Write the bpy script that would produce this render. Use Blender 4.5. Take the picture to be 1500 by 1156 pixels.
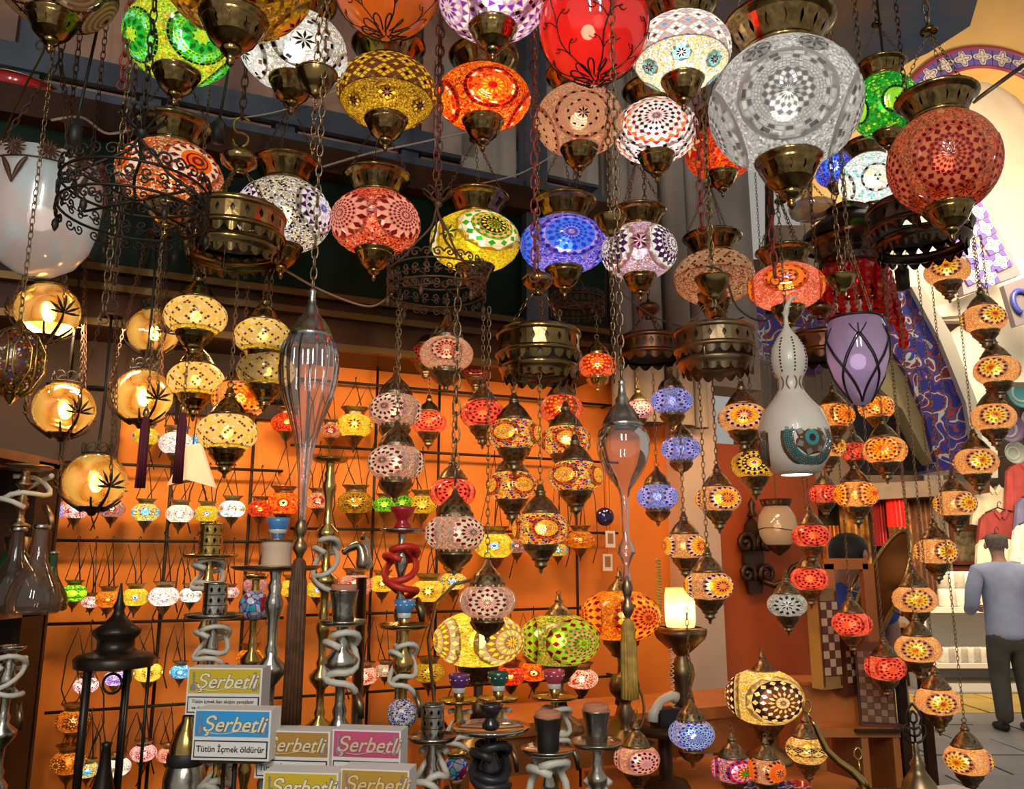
import bpy, math, random
import numpy as np
from mathutils import Vector, Matrix, Euler

for _o in list(bpy.data.objects): bpy.data.objects.remove(_o)
SC = bpy.context.scene
COL = SC.collection
PI = math.pi
R_ = math.radians

# ------------------------------------------------------------------ camera
F = 1200.0; CX, CY = 750.0, 578.0
TH = R_(11.4); CT, ST = math.cos(TH), math.sin(TH)
CAM = Vector((0, 0, 1.5))
cam_d = bpy.data.cameras.new('camera'); cam_d.lens = 28.8; cam_d.sensor_width = 36.0
cam_d.clip_start = 0.05; cam_d.clip_end = 100
cam_o = bpy.data.objects.new('camera', cam_d); COL.objects.link(cam_o)
cam_o.location = CAM; cam_o.rotation_euler = (PI/2 + TH, 0, 0)
SC.camera = cam_o

# ------------------------------------------------------------------ world, lights, exposure
SC.view_settings.view_transform = 'Standard'; SC.view_settings.look = 'None'
SC.view_settings.gamma = 1.0; SC.view_settings.exposure = 0.0
try: SC.view_settings.use_curve_mapping = False
except Exception: pass
W = bpy.data.worlds.new('world'); SC.world = W; W.use_nodes = True
_bg = W.node_tree.nodes['Background']; _bg.inputs[0].default_value = (1.0, 0.93, 0.84, 1); _bg.inputs[1].default_value = 0.35
SC.cycles.max_bounces = 8; SC.cycles.diffuse_bounces = 3; SC.cycles.glossy_bounces = 3
SC.cycles.transmission_bounces = 4; SC.cycles.transparent_max_bounces = 16
SC.cycles.sample_clamp_indirect = 4.0; SC.cycles.caustics_reflective = False; SC.cycles.caustics_refractive = False
def area(name, loc, target, sx, sy, energy, color=(1, 1, 1)):
    l = bpy.data.lights.new(name, 'AREA'); l.shape = 'RECTANGLE'; l.size = sx; l.size_y = sy; l.energy = energy; l.color = color
    o = bpy.data.objects.new(name, l); COL.objects.link(o); o.location = loc
    o.rotation_euler = (Vector(target) - Vector(loc)).to_track_quat('-Z', 'Y').to_euler()
    return o
# twin tubes of the shop opposite, behind the photographer
area('tube_light', (-0.45, -1.3, 2.9), (-0.2, 2.4, 2.0), 0.10, 1.3, 30, (1.0, 0.95, 0.88))
area('tube_light', (0.45, -1.3, 2.9), (0.2, 2.4, 2.0), 0.10, 1.3, 30, (1.0, 0.95, 0.88))
# unseen fill lights added for the back wall of the shop and the bazaar street
for _x, _y, _e, _c in ((-1.24, 2.25, 6.5, (1.0, .70, .40)), (-.72, 2.42, 6.5, (1.0, .66, .34)), (-.10, 2.70, 5, (1.0, .60, .28)), (.52, 2.98, 4, (1.0, .54, .22)), (1.05, 3.22, 3, (1.0, .52, .2))):
    area('shop_light', (_x, _y, 2.16), (_x - .30, _y + .68, .82), .34, .10, _e, _c)      # no fittings here; added below the beam to brighten the back wall
area('street_light', (4.6, 7.5, 4.2), (4.2, 8.0, 0.0), 2.5, 2.5, 90, (1.0, 0.86, 0.66))  # unseen fill added for the bazaar street
area('street_light', (5.0, 9.0, 2.5), (4.8, 11.4, 1.5), 2.5, 0.3, 130, (1.0, 0.72, 0.4))  # added fill that brightens the textiles of the far shop
area('street_light', (3.6, 5.0, 4.2), (4.6, 6.9, 3.9), 1.0, 1.0, 95, (1.0, 0.84, 0.62))  # unseen light added close by to overexpose the lunette plaster

# ------------------------------------------------------------------ pixel helpers (photo frame 1500x1156)
def ray(px, py):
    a = (px - CX) / F; b = (CY - py) / F
    return Vector((a, CT - b*ST, ST + b*CT))
def P(px, py, Y):
    r = ray(px, py); return CAM + r * (Y / r.y)
def pxm(px, py, Y):                                  # metres per pixel at that depth
    return (Y / ray(px, py).y) / F
ALPHA = R_(24.0); U = Vector((math.cos(ALPHA), math.sin(ALPHA), 0)); NB = Vector((math.sin(ALPHA), -math.cos(ALPHA), 0))
W0 = Vector((0, 3.5, 0))
def PW(px, py, off=0.0):                             # point on the rotated back wall (offset towards the street)
    r = ray(px, py); n = NB; p0 = W0 + NB*off
    return CAM + r * ((p0 - CAM).dot(n) / r.dot(n))
def WS(s, z, off=0.0): 
    p = W0 + U*s + NB*off; return Vector((p.x, p.y, z))

# ------------------------------------------------------------------ object helpers
def link(o): COL.objects.link(o); return o
def empty(name, loc, label=None, cat=None, group=None, rz=0.0):
    o = link(bpy.data.objects.new(name, None)); o.location = loc; o.rotation_euler = (0, 0, rz); o.empty_display_size = 0.02
    tag(o, label, cat, group); return o
def tag(o, label=None, cat=None, group=None, kind=None):
    if label: o['label'] = label
    if cat: o['category'] = cat
    if group: o['group'] = group
    if kind: o['kind'] = kind
    return o
def part(name, me, parent=None, loc=(0, 0, 0), scale=1.0, rot=(0, 0, 0), kind=None, label=None):
    o = link(bpy.data.objects.new(name, me))
    o.location = loc; o.rotation_euler = rot
    o.scale = (scale,)*3 if isinstance(scale, (int, float)) else scale
    if parent: o.parent = parent
    if kind: o['kind'] = kind
    if label: o['label'] = label
    return o
def struct(name, me, loc=(0, 0, 0), rot=(0, 0, 0), parent=None):
    o = part(name, me, parent, loc, 1.0, rot)
    if not parent: o['kind'] = 'structure'
    return o

class MB:                                            # mesh builder
    def __init__(s): s.v = []; s.f = []; s.m = []; s.c = []; s.sm = []
    def add(s, vs, fs, mi=0, smooth=False, cols=None):
        n = len(s.v); s.v.extend(vs); s.f.extend([tuple(i + n for i in f) for f in fs])
        s.m.extend([mi]*len(fs)); s.sm.extend([smooth]*len(fs))
        s.c.extend(cols if cols else [(1, 1, 1, 1)]*len(fs)); return s
    def box(s, c, size, mi=0, rz=0.0, ax=None):
        hx, hy, hz = size[0]/2, size[1]/2, size[2]/2
        vs = [Vector((x, y, z)) for x in (-hx, hx) for y in (-hy, hy) for z in (-hz, hz)]
        if ax is not None: vs = [ax @ v for v in vs]
        elif rz: 
            r = Matrix.Rotation(rz, 3, 'Z'); vs = [r @ v for v in vs]
        vs = [tuple(v + Vector(c)) for v in vs]
        return s.add(vs, [(0, 1, 3, 2), (4, 6, 7, 5), (0, 4, 5, 1), (2, 3, 7, 6), (0, 2, 6, 4), (1, 5, 7, 3)], mi)
    def lathe(s, prof, n=20, mi=0, rib=None, c=(0, 0, 0), smooth=True, ax=None):
        vs = []
        for k, (r, z) in enumerate(prof):
            for i in range(n):
                a = 2*PI*i/n; rr = r
                if rib and rib[2] <= k <= rib[3]: rr = r*(1 + rib[0]*math.cos(rib[1]*a))
                v = Vector((rr*math.cos(a), rr*math.sin(a), z))
                if ax is not None: v = ax @ v
                vs.append((v.x + c[0], v.y + c[1], v.z + c[2]))
        fs = [(k*n + i, k*n + (i+1) % n, (k+1)*n + (i+1) % n, (k+1)*n + i) for k in range(len(prof)-1) for i in range(n)]
        return s.add(vs, fs, mi, smooth)
    def tube(s, pts, r, n=6, mi=0, closed=False, smooth=True, caps=True):
        pts = [Vector(p) for p in pts]; L = len(pts)
        rs = r if isinstance(r, (list, tuple)) else [r]*L
        vs = []; up = Vector((0.13, 0.27, 0.95)); prev = None
        for k, p in enumerate(pts):
            if closed: t = pts[(k+1) % L] - pts[k-1]
            else: t = pts[min(k+1, L-1)] - pts[max(k-1, 0)]
            if t.length < 1e-9: t = Vector((0, 0, 1))
            t.normalize()
            if prev is None:
                x = t.cross(up)
                if x.length < 1e-3: x = t.cross(Vector((1, 0, 0)))
            else: x = prev - t*prev.dot(t)
            if x.length < 1e-6: x = t.orthogonal()
            x.normalize(); prev = x; y = t.cross(x)
            for i in range(n):
                a = 2*PI*i/n; q = p + (x*math.cos(a) + y*math.sin(a))*rs[k]; vs.append((q.x, q.y, q.z))
        kk = L if closed else L-1
        fs = [(k*n + i, k*n + (i+1) % n, ((k+1) % L)*n + (i+1) % n, ((k+1) % L)*n + i) for k in range(kk) for i in range(n)]
        if not closed and caps: fs += [tuple(range(n-1, -1, -1)), tuple((L-1)*n + i for i in range(n))]
        return s.add(vs, fs, mi, smooth)
    def prism(s, poly, d, mi=0, M=None):              # polygon in local xz, extruded along y by d (0..d)
        n = len(poly); vs = [Vector((x, 0, z)) for x, z in poly] + [Vector((x, d, z)) for x, z in poly]
        if M is not None: vs = [M @ v for v in vs]
        fs = [tuple(range(n)), tuple(range(2*n-1, n-1, -1))] + [(i, i + n, (i+1) % n + n, (i+1) % n) for i in range(n)]
        return s.add([tuple(v) for v in vs], fs, mi)
    def holes(s, prof0, prof1, cells, mi=0, fill=(0.62, 0.8)):   # pierced conical band between (r,z) and (r,z)
        (r0, z0), (r1, z1) = prof0, prof1
        def pt(u, v): 
            r = r0 + (r1-r0)*v; a = 2*PI*u/cells; return (r*math.cos(a), r*math.sin(a), z0 + (z1-z0)*v)
        for i in range(cells):
            o = [(0, 0), (.5, 0), (1, 0), (1, .5), (1, 1), (.5, 1), (0, 1), (0, .5)]
            q = [(.5 + fill[0]*dx/2, .5 + fill[1]*dy/2) for dx, dy in ((-.55, -.5), (0, -1), (.55, -.5), (.9, 0), (.55, .5), (0, 1), (-.55, .5), (-.9, 0))]
            vs = [pt(i + a, b) for a, b in o] + [pt(i + a, b) for a, b in q]
            s.add(vs, [(k, (k+1) % 8, 8 + (k+1) % 8, 8 + k) for k in range(8)], mi, False)
        return s
    def mesh(s, name, mats, col=False):
        me = bpy.data.meshes.new(name); me.from_pydata(s.v, [], s.f)
        for m in mats: me.materials.append(m)
        if len(mats) > 1: me.polygons.foreach_set('material_index', s.m)
        me.polygons.foreach_set('use_smooth', s.sm)
        if col:
            at = me.attributes.new('Col', 'FLOAT_COLOR', 'FACE'); at.data.foreach_set('color', np.array(s.c, dtype=np.float32).ravel())
        me.update(); return me
CACHE = {}
def cached(key, fn):
    if key not in CACHE: CACHE[key] = fn()
    return CACHE[key]

# ------------------------------------------------------------------ materials
C = dict(k=(.012, .006, .012), R=(.22, .004, .012), r=(.62, .012, .012), o=(.95, .17, .008), O=(.95, .30, .02), a=(.95, .46, .03), y=(.95, .72, .04), Y=(.6, .42, .02),
         p=(.95, .74, .30), w=(.95, .93, .88), W=(.62, .60, .58), g=(.02, .42, .03), G=(.008, .12, .015), l=(.42, .85, .04), b=(.03, .05, .75), B=(.008, .008, .16),
         s=(.10, .30, .92), t=(.10, .66, .72), u=(.22, .03, .45), U=(.05, .006, .07), v=(.62, .42, .85), i=(.95, .52, .50), c=(.95, .15, .09), C=(.95, .28, .2), n=(.13, .045, .015),
         N=(.30, .15, .06), m=(.55, .30, .26), e=(.9, .62, .45), x=(.03, .03, .03), z=(.42, .36, .28), h=(.74, .74, .72), d=(.17, .17, .165), f=(.86, .30, .16))
def c4(t): return (*C[t], 1.0) if isinstance(t, str) else (*t, 1.0)
def new_mat(name):
    m = bpy.data.materials.new(name); m.use_nodes = True; nt = m.node_tree; nt.nodes.clear()
    return m, nt, nt.nodes.new('ShaderNodeOutputMaterial')
def nd(nt, t, **kw):
    n = nt.nodes.new(t)
    for k, v in kw.items(): setattr(n, k, v)
    return n
def principled(name, col, rough=.5, metal=0.0, noise=0.0, nscale=8.0, bump=0.0, col2=None, coat=0.0, trans=0.0):
    def fn():
        m, nt, out = new_mat(name); b = nd(nt, 'ShaderNodeBsdfPrincipled')
        b.inputs['Base Color'].default_value = (*col, 1); b.inputs['Roughness'].default_value = rough; b.inputs['Metallic'].default_value = metal
        b.inputs['Coat Weight'].default_value = coat
        if noise or bump or col2:
            tc = nd(nt, 'ShaderNodeTexCoord'); no = nd(nt, 'ShaderNodeTexNoise'); no.inputs['Scale'].default_value = nscale; no.inputs['Detail'].default_value = 5
            nt.links.new(tc.outputs['Object'], no.inputs['Vector'])
            if noise or col2:
                mx = nd(nt, 'ShaderNodeValToRGB'); c2 = col2 or tuple(max(0, x*(1-noise)) for x in col)
                mx.color_ramp.elements[0].position = .35; mx.color_ramp.elements[1].position = .65
                mx.color_ramp.elements[0].color = (*c2, 1); mx.color_ramp.elements[1].color = (*col, 1)
                nt.links.new(no.outputs['Fac'], mx.inputs[0]); nt.links.new(mx.outputs[0], b.inputs['Base Color'])
            if bump:
                bp = nd(nt, 'ShaderNodeBump'); bp.inputs['Strength'].default_value = bump; bp.inputs['Distance'].default_value = .01
                nt.links.new(no.outputs['Fac'], bp.inputs['Height']); nt.links.new(bp.outputs[0], b.inputs['Normal'])
        nt.links.new(b.outputs[0], out.inputs[0]); return m
    return cached(('mat', name), fn)
def glass_net(nt, out, colsock, col, t=.15, gloss=.12, rough=.12, dif=.3, normal=None):
    L = nt.links.new
    tr = nd(nt, 'ShaderNodeBsdfTranslucent'); df = nd(nt, 'ShaderNodeBsdfDiffuse'); tp = nd(nt, 'ShaderNodeBsdfTransparent'); gl = nd(nt, 'ShaderNodeBsdfGlossy')
    gl.inputs['Roughness'].default_value = rough; gl.inputs['Color'].default_value = (.9, .9, .9, 1)
    for n in (tr, df, tp):
        if colsock is not None: L(colsock, n.inputs[0])
        else: n.inputs[0].default_value = col
        if normal is not None and n is not tp: L(normal, n.inputs['Normal'])
    if normal is not None: L(normal, gl.inputs['Normal'])
    m1 = nd(nt, 'ShaderNodeMixShader'); m1.inputs[0].default_value = dif; L(tr.outputs[0], m1.inputs[1]); L(df.outputs[0], m1.inputs[2])
    m2 = nd(nt, 'ShaderNodeMixShader'); m2.inputs[0].default_value = t; L(m1.outputs[0], m2.inputs[1]); L(tp.outputs[0], m2.inputs[2])
    lw = nd(nt, 'ShaderNodeLayerWeight'); lw.inputs[0].default_value = .35
    ma = nd(nt, 'ShaderNodeMath', operation='MULTIPLY_ADD'); L(lw.outputs['Fresnel'], ma.inputs[0]); ma.inputs[1].default_value = gloss*2.2; ma.inputs[2].default_value = gloss*.25
    m3 = nd(nt, 'ShaderNodeMixShader'); L(ma.outputs[0], m3.inputs[0]); L(m2.outputs[0], m3.inputs[1]); L(gl.outputs[0], m3.inputs[2])
    L(m3.outputs[0], out.inputs[0])
def tile_glass(t=.05):                               # stained glass tiles: colour per tile
    def fn():
        m, nt, out = new_mat('mosaic_glass'); at = nd(nt, 'ShaderNodeAttribute', attribute_name='Col')
        glass_net(nt, out, at.outputs['Color'], None, t=t, gloss=.16, rough=.1); return m
    return cached(('tg', t), fn)
def crushed(cols, scale=24.0, t=.13, dark='n', lines=.0, bump=.25, dif=.3):   # crushed glass beads of several colours
    def fn():
        m, nt, out = new_mat('crushed_glass'); L = nt.links.new
        tc = nd(nt, 'ShaderNodeTexCoord'); vo = nd(nt, 'ShaderNodeTexVoronoi'); vo.inputs['Scale'].default_value = scale
        L(tc.outputs['Object'], vo.inputs['Vector'])
        sp = nd(nt, 'ShaderNodeSeparateColor'); L(vo.outputs['Color'], sp.inputs[0])
        rp = nd(nt, 'ShaderNodeValToRGB'); rp.color_ramp.interpolation = 'CONSTANT'
        e = rp.color_ramp.elements; n = len(cols)
        while len(e) < n: e.new(.5)
        for k in range(n): e[k].position = k/n; e[k].color = c4(cols[k])
        L(sp.outputs[0], rp.inputs[0]); cs = rp.outputs[0]
        vm = nd(nt, 'ShaderNodeMath', operation='MULTIPLY_ADD'); L(sp.outputs[2], vm.inputs[0]); vm.inputs[1].default_value = .75; vm.inputs[2].default_value = .42
        hs = nd(nt, 'ShaderNodeHueSaturation'); L(cs, hs.inputs['Color']); L(vm.outputs[0], hs.inputs['Value']); cs = hs.outputs[0]
        if lines:
            v2 = nd(nt, 'ShaderNodeTexVoronoi', feature='DISTANCE_TO_EDGE'); v2.inputs['Scale'].default_value = scale; L(tc.outputs['Object'], v2.inputs['Vector'])
            lt = nd(nt, 'ShaderNodeMath', operation='LESS_THAN'); L(v2.outputs['Distance'], lt.inputs[0]); lt.inputs[1].default_value = lines
            mx = nd(nt, 'ShaderNodeMix', data_type='RGBA'); L(lt.outputs[0], mx.inputs['Factor']); L(cs, mx.inputs['A']); mx.inputs['B'].default_value = c4(dark); cs = mx.outputs['Result']
        nm = None
        if bump:
            bp = nd(nt, 'ShaderNodeBump'); bp.inputs['Strength'].default_value = bump; bp.inputs['Distance'].default_value = .004
            L(sp.outputs[1], bp.inputs['Height']); nm = bp.outputs[0]
        glass_net(nt, out, cs, None, t=t, gloss=.14, rough=.18, normal=nm, dif=dif); return m
    return cached(('cr', tuple(cols), scale, t, dark, lines, bump, dif), fn)
def plain_glass(name, col, t=.3, crackle=0.0, gloss=.3, rough=.05, dif=.25, scale=9.0, col2=None):
    def fn():
        m, nt, out = new_mat(name); nm = None; cs = None
        if crackle:
            tc = nd(nt, 'ShaderNodeTexCoord'); vo = nd(nt, 'ShaderNodeTexVoronoi', feature='DISTANCE_TO_EDGE'); vo.inputs['Scale'].default_value = scale
            no = nd(nt, 'ShaderNodeTexNoise'); no.inputs['Scale'].default_value = 5
            mx = nd(nt, 'ShaderNodeMix', data_type='RGBA'); mx.inputs['Factor'].default_value = .2
            nt.links.new(tc.outputs['Object'], no.inputs['Vector']); nt.links.new(tc.outputs['Object'], mx.inputs['A']); nt.links.new(no.outputs['Color'], mx.inputs['B'])
            nt.links.new(mx.outputs['Result'], vo.inputs['Vector'])
            bp = nd(nt, 'ShaderNodeBump'); bp.inputs['Strength'].default_value = crackle; bp.inputs['Distance'].default_value = .02
            nt.links.new(vo.outputs['Distance'], bp.inputs['Height']); nm = bp.outputs[0]
            if col2:
                rp = nd(nt, 'ShaderNodeValToRGB'); rp.color_ramp.elements[0].position = .0; rp.color_ramp.elements[1].position = .16
                rp.color_ramp.elements[0].color = (*col2, 1); rp.color_ramp.elements[1].color = (*col, 1); nt.links.new(vo.outputs['Distance'], rp.inputs[0]); cs = rp.outputs[0]
        elif col2:
            tc = nd(nt, 'ShaderNodeTexCoord'); no = nd(nt, 'ShaderNodeTexNoise'); no.inputs['Scale'].default_value = scale; rp = nd(nt, 'ShaderNodeValToRGB'); nt.links.new(tc.outputs['Object'], no.inputs['Vector'])
            rp.color_ramp.elements[0].position = .38; rp.color_ramp.elements[1].position = .62; rp.color_ramp.elements[0].color = (*col2, 1); rp.color_ramp.elements[1].color = (*col, 1); nt.links.new(no.outputs['Fac'], rp.inputs[0]); cs = rp.outputs[0]
        glass_net(nt, out, cs, (*col, 1), t=t, gloss=gloss, rough=rough, dif=dif, normal=nm); return m
    return cached(('pg', name), fn)
def emis(name, col, s):
    def fn():
        m, nt, out = new_mat(name); e = nd(nt, 'ShaderNodeEmission'); e.inputs[0].default_value = (*col, 1); e.inputs[1].default_value = s
        nt.links.new(e.outputs[0], out.inputs[0]); return m
    return cached(('em', name), fn)
BRASS = principled('antique_brass', (.36, .24, .09), .20, 1.0, .55, 9, .03)
BRONZE = principled('dark_bronze', (.38, .27, .15), .36, 1.0, .55, 9, .03)
GOLD = principled('polished_brass', (.66, .45, .14), .22, 1.0, .3, 10)
SILVER = principled('chased_silver', (.55, .52, .45), .24, 1.0, .35, 22, .3)
CHROME = principled('chrome', (.7, .7, .68), .12, 1.0)
IRON = principled('wrought_iron', (.05, .038, .03), .5, .7, .4, 18)
RUSTY = principled('rusty_iron', (.16, .075, .04), .55, .5, .5, 20)
REDCH = principled('red_chain_paint', (.30, .045, .03), .45, .3, .4, 30)
BLACKC = principled('black_cable', (.012, .011, .01), .5)
# ------------------------------------------------------------------ mosaic shells (unit sphere, squashed later)
def sph(rho, phi, lat0=0.0):
    x, y, z = math.cos(rho), math.sin(rho)*math.cos(phi), math.sin(rho)*math.sin(phi)
    c, s = math.cos(lat0), math.sin(lat0)
    return Vector((x*c - z*s, y, x*s + z*c))
def ll(lon, lat): return Vector((math.cos(lat)*math.cos(lon), math.cos(lat)*math.sin(lon), math.sin(lat)))
def tess(mb, poly, col, grout, inset=.78, lift=1.014):          # one tile: raised face with sloping grout round it
    n = len(poly); c = sum(poly, Vector())/n
    inn = [(c + (p - c)*inset).normalized()*lift for p in poly]
    vs = [tuple(p.normalized()) for p in poly] + [tuple(p) for p in inn]
    mb.add(vs, [tuple(range(n, 2*n))] + [(i, (i+1) % n, n + (i+1) % n, n + i) for i in range(n)], 0, False, [c4(col)] + [c4(grout)]*n)
def med_cells(mb, layers, R, lat0, grout, rnd):
    S = lambda r, a: sph(r*R, a, lat0)
    for ly in layers:
        t = ly[0]
        if t == 'd':                                            # interlocked diamonds: r0, r1, rings, petals, colours, tip colour
            _, r0, r1, K, n, cols, tip = ly; d = 2*PI/n
            rr = [r0 + (r1-r0)*k/K for k in range(K+1)]
            for k in range(1, K):
                for j in range(n):
                    a = (j + .5*(k % 2))*d
                    if k == 1 and r0 > 0: tess(mb, [S(rr[0], a-d/2), S(rr[1], a-d/2), S(rr[2], a), S(rr[1], a+d/2), S(rr[0], a+d/2)][1:4], cols[0], grout)
                    tess(mb, [S(rr[k-1], a), S(rr[k], a-d/2), S(rr[k+1], a), S(rr[k], a+d/2)], cols[(k-1) % len(cols)], grout)
            for j in range(n):
                a = (j + .5*(K % 2))*d
                tess(mb, [S(rr[K-1], a), S(rr[K], a-d/2), S(rr[K], a+d/2)], tip, grout)
        elif t == 's':                                          # ring of squares: r0, r1, count, colours
            _, r0, r1, m, cols = ly
            for j in range(m): 
                a, b = 2*PI*j/m, 2*PI*(j+1)/m
                tess(mb, [S(r0, a), S(r1, a), S(r1, b), S(r0, b)], cols[j % len(cols)], grout, .74)
        elif t == 'r':                                          # plain glass ring
            _, r0, r1, m, col = ly
            for j in range(m):
                a, b = 2*PI*j/m, 2*PI*(j+1)/m
                tess(mb, [S(r0, a), S(r1, a), S(r1, b), S(r0, b)], col, col, .9, 1.004)
        elif t == 'c':                                          # crumbs: r0, r1, rows, colours
            _, r0, r1, rows, cols = ly
            for k in range(rows):
                q0, q1 = r0 + (r1-r0)*k/rows, r0 + (r1-r0)*(k+1)/rows; m = max(4, int(2*PI*(q0+q1)/2/((r1-r0)/rows)*.8)); o = rnd.random()
                for j in range(m):
                    a, b = 2*PI*(j+o)/m, 2*PI*(j+1+o)/m
                    tess(mb, [S(q0, a), S(q1, a), S(q1, b), S(q0, b)] if q0 > 0 else [S(q1, a), S(q1, b), S(0, 0)], rnd.choice(cols), grout, rnd.uniform(.6, .85), 1 + rnd.uniform(.006, .02))
        elif t == 'z':                                          # zigzag star: r0, r1, points, inner colour, outer colour
            _, r0, r1, n, ci, co = ly; d = 2*PI/n
            for j in range(n):
                a = j*d
                tess(mb, [S(r0, a), S(r0, a+d), S(r1, a+d/2)], ci, grout, .8)
                tess(mb, [S(r1, a-d/2), S(r1, a+d/2), S(r0, a)], co, grout, .86)
        elif t == 'p':                                          # separate pointed petals on a ground: r0, r1, n, petal colour, ground colour
            _, r0, r1, n, cp, cg = ly; d = 2*PI/n; rm = r0 + (r1-r0)*.5
            for j in range(n):
                a = j*d; w = d*.36
                tess(mb, [S(r0, a), S(rm, a-w), S(r1, a), S(rm, a+w)], cp, cg, .86)
                tess(mb, [S(r0, a), S(rm, a+w), S(r1, a), S(r1, a+d), S(rm, a+d-w), S(r0, a+d)], cg, cg, .96, 1.003)
def band_cells(mb, lat0, lat1, rows, N, fn, grout, rnd):        # diamond lattice right round the globe
    d = 2*PI/N; h = (lat1-lat0)/rows
    for j in range(1, rows):
        for i in range(N):
            lo = (i + .5*(j % 2))*d; la = lat0 + j*h
            A = (2*i + (j % 2) + j)//2; B = (2*i + (j % 2) - j)//2
            tess(mb, [ll(lo-d/2, la), ll(lo, la-h), ll(lo+d/2, la), ll(lo, la+h)], fn(i, j, A, B, rnd), grout, .76)
    for j, la, s in ((0, lat0, 1), (rows, lat1, -1)):
        for i in range(N):
            lo = (i + .5*(j % 2))*d
            tess(mb, [ll(lo-d/2, la), ll(lo+d/2, la), ll(lo, la+s*h)], fn(i, j, (2*i+(j % 2)+j)//2, (2*i+(j % 2)-j)//2, rnd), grout, .76)
def D(N=3, R=.8, L=(), f=('w',), g='w', fs=24, fl=0.0, fd='n', lat=0.0, band=None, extra=None, t=.06, crackle=None): return dict(N=N, R=R, L=L, f=f, g=g, fs=fs, fl=fl, fd=fd, lat=lat, band=band, extra=extra, t=t)
def rose(n, K, cols, tip, border=None, bc=None, r1=.86): 
    L = [('d', 0, r1, K, n, cols, tip)]
    if border: L.append(('s', r1, 1.0, border, bc))
    return L
def checker(cA, cB, kA, kB):
    def fn(i, j, A, B, rnd):
        a, b = A % 3, B % 3; big = ((A//3) - (B//3)) % 2
        if a == 1 and b == 1: return kA if big else kB
        return cA if big else cB
    return fn
def zig(cols, w=1):
    def fn(i, j, A, B, rnd): return cols[((abs((i % 8) - 4)) + j//w) % len(cols)]
    return fn
def netfn(ground, dark, every=3):
    def fn(i, j, A, B, rnd):
        if A % every == 0 and B % every == 0: return dark
        if (A % every == 0) != (B % every == 0) and rnd.random() < .3: return dark
        return rnd.choice(ground)
    return fn
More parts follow.
